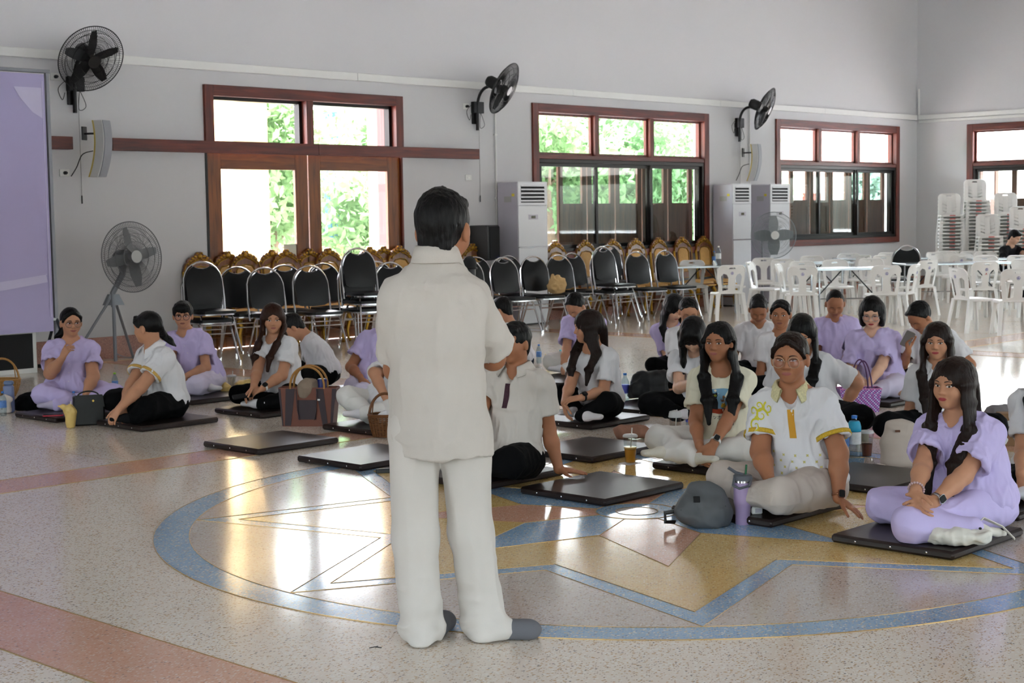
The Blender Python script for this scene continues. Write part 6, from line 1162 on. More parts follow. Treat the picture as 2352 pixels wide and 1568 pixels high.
# ---- the standing man with the microphone
def standing():
    o = empty('person', tuple(gp(1045, 1470)[:2])+(0,), 0, 'standing man in a cream shirt and white trousers holding a microphone, back turned', 'person', 'standing speaker')
    root = to_np(o.location); R = math.hypot(root[0], root[1]); J = lambda u, v, dd=0.: to_np(rng_at(u, v, R+dd))-root
    f = dirv(160); l = np.cross(Z3, f); h = .0042; fh = dirv(160); lh = np.cross(Z3, fh)
    hc = J(1018, 526, .03); a = math.radians(6); HY = fh*math.cos(a)-Z3*math.sin(a); HX = lh; HZ = np.cross(HY, HX); hs = 1.15
    add, cuts, g, A = head_prims(hc, HX, HY, HZ, hs, False); neck = J(1003, 600, 0.)
    SH = {1: J(922, 690, .0), -1: J(1084, 698, .02)}
    P = list(add)+[(cap(g(0, -.03, -.06), neck-Z3*.02, .06, .062), .03), (cap(SH[1]-Z3*.02, SH[-1]-Z3*.02, .03, .03), .03), (seg(neck-Z3*.06, J(1000, 800), .09, .06, .09, .06, l), .03)]
    hands = {1: (J(925, 810, .14), J(985, 800, .34)), -1: (J(1142, 855, .10), J(1088, 690, .32))}
    for sd in (1, -1):
        e, w = hands[sd]; e = ik(SH[sd], w, e, .29, .25)
        P += [(cap(SH[sd], e, .046, .044), .02), (cap(e, e+(w-e)*.35, .044, .042), .02), (cap(e+(w-e)*.35, w, .042, .028), .02)]; hands[sd] = (e, w)
        P += hand_prims(w, unit(w-e)*.6+(-l*sd)*.5+Z3*.3, f*.3-l*sd*.6-Z3*.1, 1.1, sd, 1.05, .05, 25)
    F = Field(*bbox([p[0] for p in P]), h)
    for p, k in P: F.op(p, k)
    for c, k in cuts: F.op(c, k, True)
    V, Q = F.nets(1); obj('body', mesh_np('body', V, Q), SK['tan'], o)
    hair('short', g, A, hs, hc, h, neck, f, l, None, m_hair, o, t=.013)
    # shirt: straight hanging tunic built up from its outline
    Wd = lambda u, v, w, d: (J(u, v, 0.), w, d)
    ring = [Wd(1002, 668, .155, .09), Wd(996, 740, .176, .115), Wd(998, 800, .172, .12), Wd(1004, 900, .170, .125), Wd(1010, 990, .184, .142), Wd(1014, 1060, .190, .148)]
    S = []
    for (p, w, d), (q, w2, d2) in zip(ring[:-1], ring[1:]): S.append((seg(p, q, w, d, w2, d2, l), .03))
    S += [(cap(SH[1], SH[-1], .06, .06), .05), (cap(neck-Z3*.015, J(1003, 660), .072, .10), .05), (cap(neck-Z3*.025, SH[1], .062, .06), .04), (cap(neck-Z3*.025, SH[-1], .062, .06), .04)]; sc = []
    for sd, ce, r1 in ((-1, SH[-1]+(hands[-1][0]-SH[-1])*.80, .092), (1, SH[1]+(hands[1][0]-SH[1])*.80, .074)):
        S += [(cap(SH[sd], SH[sd]+(ce-SH[sd])*.3, .068, .072), .04), (cyl(SH[sd], ce, .068, r1), .02)]; sc.append(cyl(SH[sd]+(ce-SH[sd])*.74, ce+(hands[sd][0]-SH[sd])*.4, r1-.028, r1-.004))
    hem = J(1012, 1043, 0.)
    sc += [half(hem, -Z3, .5), ell(neck+Z3*.045, (.066, .066, .055)), seg(J(1010, 1000), J(1014, 1090), .173, .131, .179, .137, l)]
    V, Q = solid(S, .0058, .03, sc, .003, smooth=2); V = folds(V, Q, .008, (7, 7, 4.5), 2.2); V = folds(V, Q, .005, (15, 15, 9), 1.2); V = lap(V, Q, .25); so = obj('shirt', mesh_np('shirt', V, Q), m_wht2, o)
    col = []; ff = []
    for i in range(25):
        an = math.radians(35+290*i/24); d = l*math.sin(an)+f*math.cos(an); fr = max(0, math.cos(an)); ctr = neck+Z3*(.018-.05*fr)+f*.02*fr
        for rr, zz in ((.066, .03), (.070, .04), (.079, .036), (.094+.02*fr, -.02-.02*fr), (.090+.02*fr, -.024-.02*fr), (.074, .02)): col.append(ctr+d*rr+Z3*zz)
    for i in range(24):
        for k in range(6): ff.append((i*6+k, i*6+(k+1) % 6, (i+1)*6+(k+1) % 6, (i+1)*6+k))
    obj('collar', mesh_plain('collar', col, ff), m_wht2, so)
    # trousers
    hipL, hipR = J(948, 985, -.0), J(1068, 985, .0); kL, kR = J(955, 1235, .0), J(1082, 1225, .03); aL, aR = J(968, 1440, .0), J(1112, 1432, .03)
    T = [(ell(J(1010, 950), (.158, .12, .12), np.stack([l, f, Z3])), .04), (cap(hipL, kL, .092, .082), .03), (cap(kL, aL, .082, .074), .03), (cap(hipR, kR, .094, .080), .03), (cap(kR, aR, .080, .074), .03),
         (cap(aL, J(975, 1462, -.04), .074, .058), .03), (cap(aR, J(1120, 1452, .0), .072, .06), .03), (cap(J(1135, 1440, .0), J(1155, 1448, .0), .052, .045), .03)]
    V, Q = solid(T, .0058, .02, (), floor=.004, smooth=2); lowz = np.clip((.34-V[:, 2])/.3, 0, 1); N = vnorm(V, Q)
    V = V+N*((.012*lowz*(1-2*np.abs(vnoise(V*np.array((10, 10, 22)))))+.006*(1-2*np.abs(vnoise(V*np.array((16, 16, 4.))+9))))-.004)[:, None]; V = lap(V, Q, .5); V[:, 2] = np.maximum(V[:, 2], .004); obj('trousers', mesh_np('trousers', V, Q), m_wtr2, o)
    for p, q, r_ in ((J(1005, 1462, .05), J(1020, 1450, .16), .042), (J(1140, 1466, .0), J(1212, 1460, .01), .04)):
        p = p.copy(); q = q.copy(); p[2] = .04; q[2] = .03; d = unit(q-p); V, Q = solid([(cap(p, q, .043, .036), .02), (ell(q, (.05, .042, .03), np.stack([d, np.cross(Z3, d), Z3])), .03)], h, .02, floor=.002, smooth=1); obj('sock', mesh_np('sock', V, Q), m_sock_g, o)
    return o, J, root
m_wtr2 = cloth('ivory_trousers', (214, 207, 199), .1, 260)
SPK, SJ, sroot = standing()
r = empty('microphone', tuple(Vector(sroot+SJ(1079, 606, .30))), 0, 'black microphone held up by the standing man', 'microphone')
MB().ell((0, 0, 0), (.026, .026, .03), 14, 10).go('grille_ball', M('microphone_mesh', (16, 16, 17), .6, bump=.4, bs=500), r); MB().lathe([(.027, -.012), (.029, -.016), (.027, -.02)], 16).go('ring', m_black, r); MB().tube([(0, 0, -.015), (.004, .0, -.1), (.01, 0, -.2)], [.022, .018, .015], 12).go('handle', m_black, r)
# ================================================ BAGS, BOTTLES, CUPS, PHONES
m_pet = glassmat('clear_bottle_plastic', (222, 232, 238), 1.6); m_cup = glassmat('clear_cup_plastic', (226, 228, 226), 1.6)
def lathe_thing(name, loc, parts, lab, cat, grp=None, rz=0.):
    r = empty(name, loc, rz, lab, cat, grp)
    for nm, prof, mt in parts: MB().lathe(prof, 20).go(nm, mt, r)
    return r
m_blue = M('blue_cap', (58, 124, 206), .4); m_green = M('green_cap', (150, 206, 60), .4); m_lblue = M('blue_label', (92, 134, 196), .5, var=.5, vs=60); m_turq = M('turquoise_label', (40, 160, 196), .45, var=.15, vs=30); m_wlab = M('white_label', (226, 228, 228), .5, var=.2, vs=80); m_plab = M('violet_label', (88, 96, 190), .5, var=.4, vs=60)
def bottle(u, v, h, lab, cap_=None, lbl=None, z=0., r=None):
    p = gp(u, v, z); r = r or h*.14; k = h
    return lathe_thing('water_bottle', tuple(p), [('bottle', [(r*.85, 0), (r, .012), (r*.94, k*.12), (r, k*.2), (r*.95, k*.3), (r, k*.62), (r*.93, k*.72), (r*.42, k*.88), (r*.36, k*.93)], m_pet), ('label', [(r*1.01, k*.34), (r*1.015, k*.36), (r*1.015, k*.6), (r*1.01, k*.62)], lbl or m_lblue), ('cap', [(r*.42, k*.93), (r*.42, k*.995), (r*.36, k)], cap_ or m_blue)], lab, 'bottle', 'drink bottles')
bottle(265, 906, .2, 'small water bottle with a lime green cap between the two left women', m_green); bottle(171, 952, .19, 'water bottle with a blue cap behind the yellow bagged cup'); bottle(1238, 834, .2, 'water bottle with a pale blue cap behind the leaning man'); bottle(1288, 848, .2, 'teal-capped water bottle beside the bowed man', M('teal_cap', (96, 176, 190), .4))
bottle(1436, 926, .25, 'tall water bottle with violet label beside the black bag', None, m_plab); bottle(1584, 990, .2, 'water bottle with violet label behind the cat-shirt woman\'s arm', None, m_plab); bottle(1938, 1054, .24, 'water bottle with dark blue cap beside the turquoise bottle', M('dark_blue_cap', (40, 70, 150), .4)); bottle(8, 955, .2, 'clear water bottle at the left edge behind the paper pouch')
b = bottle(1962, 1052, .27, 'large tea bottle with turquoise and white label', None, m_wlab, r=.042); MB().lathe([(.0405, .17), (.0432, .175), (.0428, .2), (.036, .225), (.03, .235)], 20).go('upper_label', m_turq, b)
tz = .747; p = rng_at(1650, 604, 24.05); q = rng_at(1640, 604, 24.2)
for P_, hh, lb, ca in ((p, .3, 'tall clear water bottle on the leftmost steel table', m_wlab), (q, .22, 'short water bottle with blue label on the leftmost steel table', m_lblue)):
    o = bottle(1238, 834, hh, lb, m_wlab if ca is m_wlab else None, ca); o.location = (P_.x, P_.y, tz)
# tumblers and flasks
m_lil = M('lilac_enamel', (172, 150, 188), .38, var=.04); m_gry = M('grey_rubber', (92, 94, 100), .5); m_straw = M('green_straw', (36, 96, 60), .4); m_wstraw = M('white_straw', (226, 224, 216), .4)
t = lathe_thing('tumbler', tuple(gp(1706, 1203)), [('base_band', [(.030, 0), (.031, .004), (.031, .028)], m_lil), ('lower_body', [(.0305, .028), (.032, .07), (.0345, .085), (.038, .10)], m_lil), ('body', [(.038, .10), (.038, .19), (.0375, .195)], m_lil), ('steel_rim', [(.0375, .195), (.037, .205)], m_chrome), ('lid', [(.039, .205), (.039, .226), (.034, .23)], m_gry)], 'lilac steel tumbler with grey handle beside the grey backpack', 'tumbler')
MB().tube([tuple(Vector((0, 0, .215))+RGT*x+TOW*y+UP*z) for x, y, z in ((.036, .012, .0), (.02, .045, -.03), (-.02, .045, -.042), (-.045, .03, -.03), (-.036, .012, .0))], .006, 8).go('handle', m_gry, t); MB().tube([tuple(RGT*.012+UP*.22), tuple(RGT*.016+UP*.275)], .0045, 8).go('straw', m_straw, t); MB().tube([tuple(RGT*-.03+UP*.24), tuple(RGT*-.06+UP*.262)], .008, 6).tube([tuple(UP*.23), tuple(RGT*-.03+UP*.24)], .007, 6).go('spout_cover', m_gry, t)
t.scale = (1.18, 1.18, 1.08)
lathe_thing('thermos', tuple(gp(1981, 1012)), [('body', [(.040, 0), (.042, .005), (.042, .13)], M('cream_enamel', (222, 218, 200), .4)), ('wood_ring', [(.0425, .13), (.0425, .138)], M('bamboo_ring', (170, 134, 86), .5)), ('lid', [(.0425, .138), (.042, .165), (.036, .17)], MATS['cream_enamel'])], 'cream thermos with a strap handle behind the turquoise bottle', 'thermos')
t = bpy.data.objects['thermos']; MB().tube(bez(tuple(RGT*-.035+UP*.16), tuple(RGT*-.035+UP*.26), tuple(RGT*.02+UP*.26), tuple(RGT*.02+UP*.16), 10), .008, 8, flat=.5).go('strap', M('taupe_strap', (150, 138, 130), .6), t)
t = empty('flask', tuple(gp(22, 947)), RA, 'slate blue flat flask standing at the left edge by the wicker basket', 'flask'); MB().box(-.042, .042, -.025, .025, 0, .225, .012).go('body', M('slate_blue_plastic', (122, 134, 172), .35), t); MB().box(-.036, .042, -.022, .022, .226, .262, .01).go('cap', M('slate_cap', (104, 122, 158), .4), t)
# cups
def liquid(name, col): return M(name, col, .2, var=.08, vs=10, spec=.5)
def cup(u, v, h, r, liq, lab, straw=True, dome=False, frac=.52, grp='drink cups'):
    c = empty('plastic_cup', tuple(gp(u, v, .002)), 0, lab, 'cup', grp); r0 = r*.72
    MB().lathe([(r0, 0), (r0*1.02, .004), (r, h)], 22).go('cup', m_cup, c); rl = r0+(r-r0)*frac
    if liq: MB().lathe([(r0*.93, .004), (rl*.95, h*frac)], 22).go('drink', liq, c)
    MB().lathe([(r*1.06, h-.004), (r*1.07, h+.003), (r*1.02, h+.008), (r*.9, h+(.035 if dome else .012)), (.004, h+(.045 if dome else .013))], 22).go('lid', M('frosted_lid', (222, 222, 220), .35, alpha=.75), c)
    if straw: MB().tube([(.0, 0, h*.3), tuple(RGT*.012+UP*(h*1.32))], .0038, 8).go('straw', m_wstraw, c)
    return c
jc = liquid('orange_juice', (236, 158, 46)); c = cup(1448, 1062, .165, .044, jc, 'clear cup of orange juice standing on a tissue'); MB().lathe([(.038, .088), (.04, .1)], 20).go('juice_foam', liquid('pale_juice', (232, 190, 110)), c)
s_ = MB().plate([(-.07, -.05), (.06, -.055), (.075, .03), (-.02, .06), (-.065, .04)], (), .0012, lambda u, v, w: (u, v, .0015+w+.001*math.sin(u*70)), .03).go('tissue', M('tissue_paper', (226, 222, 220), .9)); s_.location = gp(1447, 1064); _tag(s_, 'crumpled white tissue under the orange juice cup', 'tissue')
cup(1991, 1047, .15, .042, liquid('iced_tea', (112, 48, 22)), 'clear cup of dark iced tea beside the turquoise bottle', False); cup(1551, 1006, .15, .044, liquid('milky_drink', (190, 176, 160)), 'domed clear cup behind the white-trousered knee', True, True)
m_ybag = M('yellow_plastic_bag', (222, 188, 112), .4, var=.12, vs=20, bump=.4, bs=30)
cup(533, 902, .15, .04, None, 'clear lidded cup with a straw behind the brown-haired woman')
def soft(name, prims, h, mt, lab, cat, loc, amp=.006, fr=(18, 18, 14), k=.03, cuts=(), floor=.001, smooth=1, part='body'):
    o = empty(name, loc, 0, lab, cat); V, Q = solid(prims, h, k, cuts, floor=floor, smooth=smooth); V = folds(V, Q, amp, fr, loc[0]); V = lap(V, Q, .3)
    if floor is not None: V[:, 2] = np.maximum(V[:, 2], floor)
    obj(part, mesh_np(part, V, Q), mt, o); return o
r3, t3, z3 = to_np(RGT), to_np(TOW), Z3
L3 = lambda x, y, z: r3*x+t3*y+z3*z
c = soft('bagged_cup', [cyl(L3(0, 0, 0), L3(0, 0, .12), .032, .044), cap(L3(-.01, 0, .13), L3(-.05, 0, .16), .03, .022), cap(L3(-.05, 0, .16), L3(-.09, 0, .165), .014, .008), cap(L3(.02, 0, .13), L3(.0, 0, .15), .028, .03)], .006, m_ybag, 'drink cup wrapped in a yellowish plastic bag with a straw', 'cup', tuple(gp(163, 982)), .004, (30, 30, 14), .015); MB().tube([(0, 0, .14), tuple(RGT*.006+UP*.2)], .004, 8).go('straw', m_wstraw, c)
soft('plastic_bag', [ell(L3(0, 0, .06), (.09, .05, .07)), cap(L3(.05, 0, .1), L3(.08, 0, .125), .03, .012)], .008, m_ybag, 'yellow plastic bag on the floor behind the brown-haired woman', 'bag', tuple(gp(560, 905)), .01, (22, 22, 20)); soft('plastic_bag', [ell(L3(0, 0, .05), (.05, .05, .06)), cap(L3(0, 0, .08), L3(-.03, 0, .14), .03, .008)], .008, m_ybag, 'small yellow bag around the lidded cup', 'bag', tuple(gp(518, 908)), .008, (22, 22, 20)); soft('plastic_bag', [ell(L3(0, 0, .045), (.03, .03, .05)), cap(L3(-.02, 0, .08), L3(-.03, 0, .11), .014, .006), cap(L3(.02, 0, .08), L3(.035, 0, .11), .014, .006)], .007, m_ybag, 'pale yellow handled bag behind the small water bottle', 'bag', tuple(gp(1260, 838)), .006, (22, 22, 20))
# bags
m_tan = cloth('tan_cloth', (190, 158, 110)); m_bbag = M('black_leather', (16, 16, 17), .42, var=.1, bump=.05, bs=150)
p = gp(1240, 700, 0); X_ = wy(1230, 600, FR+.27).x
o = soft('cloth_bag', [ell((0, 0, .10), (.16, .08, .11)), seg((0, 0, .1), (-.03, 0, .21), .15, .06, .09, .03, (1, 0, 0)), cap((-.08, 0, .18), (-.085, 0, .25), .03, .015), cap((.08, 0, .14), (.12, 0, .17), .05, .03)], .008, m_tan, 'slumped tan cloth bag lying on a black chair', 'bag', (X_+.02, FR-.1, .497), .012, (18, 18, 16))
p = gp(205, 975); o = empty('handbag', tuple(p), RA+.35, 'upright black handbag between the two women at the left', 'bag'); MB().box(-.115, .115, -.06, .06, 0, .225, .012).go('body', m_bbag, o); MB().plate([(-.115, .14), (.115, .14), (.1, .235), (-.1, .235)], (), .006, lambda u, v, w: (u, -.064+w, v)).go('flap', m_bbag, o); MB().lathe([(.008, 0), (.008, .004)], 12).go('clasp', M('gold_clasp', (196, 160, 80), .3, .9), o).matrix_local = Matrix.Translation((.03, -.068, .19)) @ Matrix.Rotation(math.pi/2, 4, 'X'); MB().tube(bez((-.08, 0, .22), (-.07, 0, .27), (.07, 0, .27), (.08, 0, .22)), .006, 6).go('handle', m_bbag, o)
soft('round_bag', [ell(L3(0, 0, .05), (.2, .16, .09))], .012, m_blk, 'black round bag behind the smiling woman\'s knee', 'bag', tuple(gp(85, 938)), .008)
# brown tote
m_t1 = M('brown_tote_panel', (112, 58, 38), .5, var=.1, vs=8); m_t2 = M('dark_plum_tote_panel', (48, 28, 34), .5, var=.1, vs=8); m_wd = M('bent_wood_handle', (164, 116, 56), .4)
o = empty('tote_bag', tuple(gp(712, 976)), RA-.12, 'brown and plum patchwork tote bag with arched wooden handles', 'bag')
H_, w0, w1, d0 = .29, .19, .222, .075
def tote_f(u, v, w):  # u across -1..1, v height
    return ((w0+(w1-w0)*v)*u, -d0*(1-.25*v)+w, v*H_)
MB().add([(x*(w0 if z == 0 else w1), y*d0*(1 if z == 0 else .8), z*H_) for z in (0, 1) for x, y in ((-1, -1), (1, -1), (1, 1), (-1, 1))], [(3, 2, 1, 0), (0, 1, 5, 4), (1, 2, 6, 5), (2, 3, 7, 6), (3, 0, 4, 7)]).go('body', m_t1, o, smooth=False)
for a, b_, c_, d_ in ((-.9, -.66, -.74, -.42), (-.35, .35, -.35, .35), (.62, .82, .3, .56), (-1, -.96, -1, -.92), (.92, 1, .86, 1)): MB().plate([(a, .02), (b_, .02), (d_, .97), (c_, .97)] if a != -.35 else [(-.35, .18), (.35, .18), (.35, .68), (-.35, .68)], (), .003, lambda u, v, w: (lambda q: (q[0], q[1]-.0035, q[2]))(tote_f(u, v, w))).go('patch', m_t2, o, smooth=False)
for s__ in (-1, 1):
    MB().tube(bez((-.13, s__*.055, .28), (-.14, s__*.05, .50), (.14, s__*.05, .50), (.13, s__*.055, .28), 16), .009, 8).go('handle', m_wd, o)
    for x in (-.08, .08): MB().tube([(x, -.079, .28), (x*.9, -.082, .12), (x*.7, -.082, .05)] if s__ < 0 else [(x, .06, .28), (x, .066, .1)], .004, 6).go('strap', m_t2, o)
MB().plate(rrect(.02, .012, .003), (), .002, lambda u, v, w: (u+.09, -.073+w, v+.2)).go('charm', m_duct, o, smooth=False)
c_ = Vector(o.location)
soft('pouch', [ell(L3(0, 0, .0), (.1, .05, .085)), ell(L3(0, .02, .03), (.085, .05, .06))], .007, cloth('quilted_taupe', (146, 128, 112), .3, 60), 'quilted taupe pouch sticking out of the brown tote bag', 'pouch', (c_.x, c_.y, .265), .004, floor=None)
lathe_thing('tumbler', (c_.x+RGT.x*.1, c_.y+RGT.y*.1, .2), [('body', [(.03, 0), (.034, .13)], M('navy_tumbler', (36, 44, 110), .3)), ('lid', [(.036, .13), (.036, .145), (.03, .15)], M('navy_tumbler', 0))], 'navy blue tumbler tucked in the brown tote bag', 'tumbler')
# wicker baskets
m_wick = M('wicker', (164, 118, 58), .5, var=.25, vs=40); m_wickd = M('dark_wicker', (110, 66, 30), .5, var=.25, vs=40)
def basket(loc, lab, R0, R1, H_, mt, hh, n=26, rz=RA):
    o = empty('wicker_basket', loc, rz, lab, 'basket', 'wicker baskets'); prof = lambda t_: R0+(R1-R0)*math.sin(t_*math.pi/2)
    m = MB()
    for k in range(13): t_ = k/12; m.tube([(prof(t_)*math.cos(a), prof(t_)*.8*math.sin(a), .012+t_*(H_-.012)) for a in np.linspace(0, 2*math.pi, 28, endpoint=False)], .0055 if k % 2 else .0045, 5, closed=True)
    m.go('weave', mt, o)['kind'] = 'stuff'
    for k in range(n): a = 2*math.pi*k/n; MB().tube([(prof(t_)*1.02*math.cos(a), prof(t_)*.8*1.02*math.sin(a), .006+t_*(H_-.006)) for t_ in (0, .35, .7, 1)], .0045, 5).go('stake', mt, o)
    MB().lathe([(R0*.98, .004), (R0*.98, .01)], 24, sy=.8).go('bottom', mt, o); MB().tube([(R1*1.03*math.cos(a), R1*.83*math.sin(a), H_) for a in np.linspace(0, 2*math.pi, 32, endpoint=False)], .009, 7, closed=True).go('rim', mt, o)
    MB().tube(bez((-R1, 0, H_-.03), (-R1*.95, 0, H_+hh*1.3), (R1*.95, 0, H_+hh*1.3), (R1, 0, H_-.03), 16), .010, 8).go('handle', mt, o)
    for s__ in (-1, 1): MB().tube([(s__*R1*.8, -.01, H_), (s__*R1*.72, -.004, H_+hh*.55), (s__*R1*.55, 0, H_+hh*.8)], .005, 6).go('handle_brace', mt, o)
    return o
basket(tuple(gp(8, 912)), 'open wicker basket with looped handle at the left edge', .10, .15, .16, m_wick, .2); ob = basket(tuple(gp(886, 1003)), 'dark woven wicker basket beside the standing man', .085, .115, .16, m_wickd, .16)
soft('paper_bundle', [ell(L3(0, 0, .0), (.06, .05, .05))], .008, m_wht, 'white cloth bundle inside the dark wicker basket', 'cloth', (ob.location.x, ob.location.y, .135), .006, floor=None)
o = soft('paper_pouch', [seg(L3(0, 0, .02), L3(0, 0, .12), .07, .03, .055, .02, r3), cap(L3(.02, 0, .14), L3(.07, 0, .115), .018, .008)], .007, M('kraft_white_paper', (214, 202, 190), .8), 'pale paper pouch with a dark green tree print at the left edge', 'pouch', tuple(gp(8, 949)), .003)
mb = MB(); tr_c = TOW*.034
for k in range(9): a = k*2*math.pi/9; mb.ell(tuple(tr_c+RGT*(.026*math.cos(a)*(.6+.4*(k % 2)))+UP*(.075+.018*math.sin(a))), (.007, .007, .005), 6, 5)
mb.tube([tuple(tr_c+UP*.035), tuple(tr_c+UP*.07)], .003, 5).go('tree_print', M('dark_green_print', (40, 64, 54), .7), o)
# black bag, tan pouch, backpacks
soft('duffel_bag', [seg(L3(0, 0, .06), L3(0, 0, .2), .16, .10, .14, .07, r3), cap(L3(.02, 0, .2), L3(.12, 0, .23), .05, .04), ell(L3(-.06, 0, .1), (.13, .09, .1))], .01, M('black_nylon', (15, 15, 16), .6, bump=.1, bs=200), 'large slumped black bag on the mat in the middle', 'bag', tuple(gp(1492, 925)), .012, (12, 12, 12), floor=.045)
soft('cloth_pouch', [cap(L3(-.06, 0, .05), L3(.1, 0, .045), .05, .04), cap(L3(.06, .02, .06), L3(.14, .03, .03), .03, .015)], .008, M('brown_suede', (150, 106, 84), .7), 'soft brown cloth bag behind the orange juice cup', 'bag', tuple(gp(1446, 1008)), .008, (20, 20, 16))
m_bp = M('grey_nylon', (84, 86, 88), .55, var=.08, bump=.05, bs=300)
o = soft('backpack', [seg(L3(.0, 0, .05), L3(.02, -.02, .14), .125, .065, .09, .05, r3), seg(L3(-.03, .05, .045), L3(-.01, .035, .1), .09, .035, .07, .03, r3), ell(L3(.06, 0, .06), (.07, .07, .07))], .0065, m_bp, 'small grey backpack lying on the mat beside the lilac tumbler', 'backpack', tuple(gp(1612, 1208)), .005, (14, 14, 14)); o.scale = (1.1, 1.1, 1.15)
MB().plate(rrect(.03, .028, .003), (), .003, lambda u, v, w: tuple(Vector((0, 0, 0))+RGT*(u-.03)+UP*(v*.9+.128)+TOW*(.063+w-v*.5))).go('logo_patch', m_black, o, smooth=False)
MB().tube([tuple(RGT*-.12+UP*.02), tuple(RGT*-.165+UP*.025+TOW*.02), tuple(RGT*-.165+UP*.06), tuple(RGT*-.1+UP*.07)], .011, 6, flat=.5).go('strap', m_black, o); MB().tube([tuple(RGT*x+UP*(.08+.06*math.sin(a_))+TOW*(.06-.045*math.sin(a_))) for x, a_ in ((-.1, 0), (-.07, .7), (0, 1.4), (.07, 1.0), (.1, .2))], .003, 5).go('zip', m_black, o)
m_bb = M('beige_canvas', (178, 164, 152), .7, var=.06, bump=.08, bs=300)
o = soft('backpack', [seg(L3(0, 0, .04), L3(-.01, 0, .14), .115, .065, .10, .055, r3), seg(L3(-.01, 0, .14), L3(.005, 0, .25), .10, .05, .09, .035, r3)], .0065, m_bb, 'upright beige canvas backpack with a brown tag', 'backpack', tuple(gp(2066, 1070)), .006, (9, 9, 6))
MB().plate(rrect(.03, .014, .003), (), .003, lambda u, v, w: tuple(RGT*(u-.025)+UP*(v+.22)+TOW*(.052+w))).go('leather_tag', M('brown_leather', (96, 58, 36), .6), o, smooth=False); MB().tube([tuple(RGT*-.1+UP*.01+TOW*.05), tuple(RGT*-.15+UP*.02+TOW*.05), tuple(RGT*-.17+UP*.005+TOW*.06), tuple(RGT*-.11+UP*.012+TOW*.08)], .012, 6, flat=.4).go('strap', m_bb, o)
# purple woven bag
def checker(name, cols, sc):
    m = bpy.data.materials.new(name); m.use_nodes = True; N = m.node_tree.nodes; L = m.node_tree.links; b = N['Principled BSDF']; tc = N.new('ShaderNodeTexCoord'); cur = None
    for i, (c_, s__, of) in enumerate(cols):
        ck = N.new('ShaderNodeTexChecker'); mp = N.new('ShaderNodeMapping'); mp.inputs['Location'].default_value = (of, of*.7, of*1.3); L.new(tc.outputs['Object'], mp.inputs[0]); L.new(mp.outputs[0], ck.inputs['Vector']); ck.inputs['Scale'].default_value = sc*s__; ck.inputs['Color1'].default_value = lin(c_)
        if cur: L.new(cur, ck.inputs['Color2'])
        else: ck.inputs['Color2'].default_value = lin((226, 210, 232))
        cur = ck.outputs[0]
    L.new(cur, b.inputs['Base Color']); b.inputs['Roughness'].default_value = .35; return m
o = empty('woven_bag', tuple(gp(1972, 944)), RA, 'purple and pink woven plastic shopping bag with purple handles', 'bag')
mw_ = checker('purple_weave', [((206, 120, 176), .5, .3), ((112, 76, 176), 1., 0)], 90.)
MB().add([(x*(.14 if z == 0 else .16), y*(.07 if z == 0 else .08), z*.18) for z in (0, 1) for x, y in ((-1, -1), (1, -1), (1, 1), (-1, 1))], [(3, 2, 1, 0), (0, 1, 5, 4), (1, 2, 6, 5), (2, 3, 7, 6), (3, 0, 4, 7)]).go('body', mw_, o, smooth=False)
m_ph = M('purple_handle', (88, 48, 96), .4)
for s__ in (-1, 1): MB().tube(bez((-.05, s__*.07, .17), (-.03, s__*.05, .47), (.07, s__*.05, .47), (.09, s__*.07, .17), 16), .006, 7).go('handle', m_ph, o)
MB().tube([(-.16, -.08, .18), (.16, -.08, .18), (.16, .08, .18), (-.16, .08, .18)], .006, 6, closed=True).go('rim', M('pink_rim', (206, 130, 180), .4), o)
# cow-print paper bag, grey bag behind it, white tote on the mat
m_kr = M('kraft_paper', (140, 106, 74), .8, var=.08); o = empty('paper_bag', tuple(gp(2330, 1022)), RA-.15, 'brown paper bag with white cow spots at the right edge', 'bag')
MB().box(-.11, .13, -.05, .05, 0, .215, .003).go('body', m_kr, o, smooth=False)
for cx_, cy_, r_, e_ in ((.01, .12, .075, .9), (-.08, .035, .03, 1.)): MB().plate([(max(-.108, min(.128, cx_+r_*(1+.18*math.sin(3*a))*math.cos(a))), max(.004, min(.2, cy_+r_*e_*(1+.15*math.cos(2*a))*math.sin(a)))) for a in np.linspace(0, 2*math.pi, 20, endpoint=False)], (), .001, lambda u, v, w: (u, -.0515+w, v)).go('white_spot', m_wlab, o, smooth=False)
MB().plate(circ(.03, 16, -.045, .10), (), .001, lambda u, v, w: (u, -.0525+w, v)).go('brown_spot', m_kr, o, smooth=False); MB().tube(bez((-.03, -.055, .2), (-.05, -.075, .1), (-.02, -.07, .06), (.02, -.06, .05)), .003, 6).go('handle_cord', m_black, o)
soft('travel_bag', [seg(L3(-.1, 0, .1), L3(.25, 0, .1), .11, .09, .11, .09, z3)], .012, M('grey_fabric', (120, 116, 118), .7), 'grey bag behind the cow-spotted paper bag', 'bag', tuple(gp(2320, 1000)), .008)
pm = gp(2215, 1250, .045)
o = soft('cloth_tote', [seg(L3(-.10, .0, .035), L3(.05, 0, .03), .045, .03, .06, .028, t3), seg(L3(-.02, .01, .05), L3(.06, .01, .045), .035, .02, .05, .015, t3), cap(L3(.06, -.02, .05), L3(.15, -.04, .03), .02, .012)], .006, cloth('off_white_canvas', (226, 220, 208)), 'small crumpled off-white cloth bag on the front right mat', 'bag', (pm.x, pm.y, .046), .008, (22, 22, 18), .02); o.scale = (1.3, 1.3, 1.15)
MB().tube([tuple(RGT*x+TOW*y+UP*z) for x, y, z in ((.03, -.01, .06), (.08, -.05, .09), (.14, -.03, .06), (.17, .01, .02))], .011, 6, flat=.3).go('strap', cloth('off_white_canvas', 0), o); MB().ell(tuple(RGT*.045+TOW*.03+UP*.068), (.006, .006, .005), 8, 6).go('bead', m_black, o)
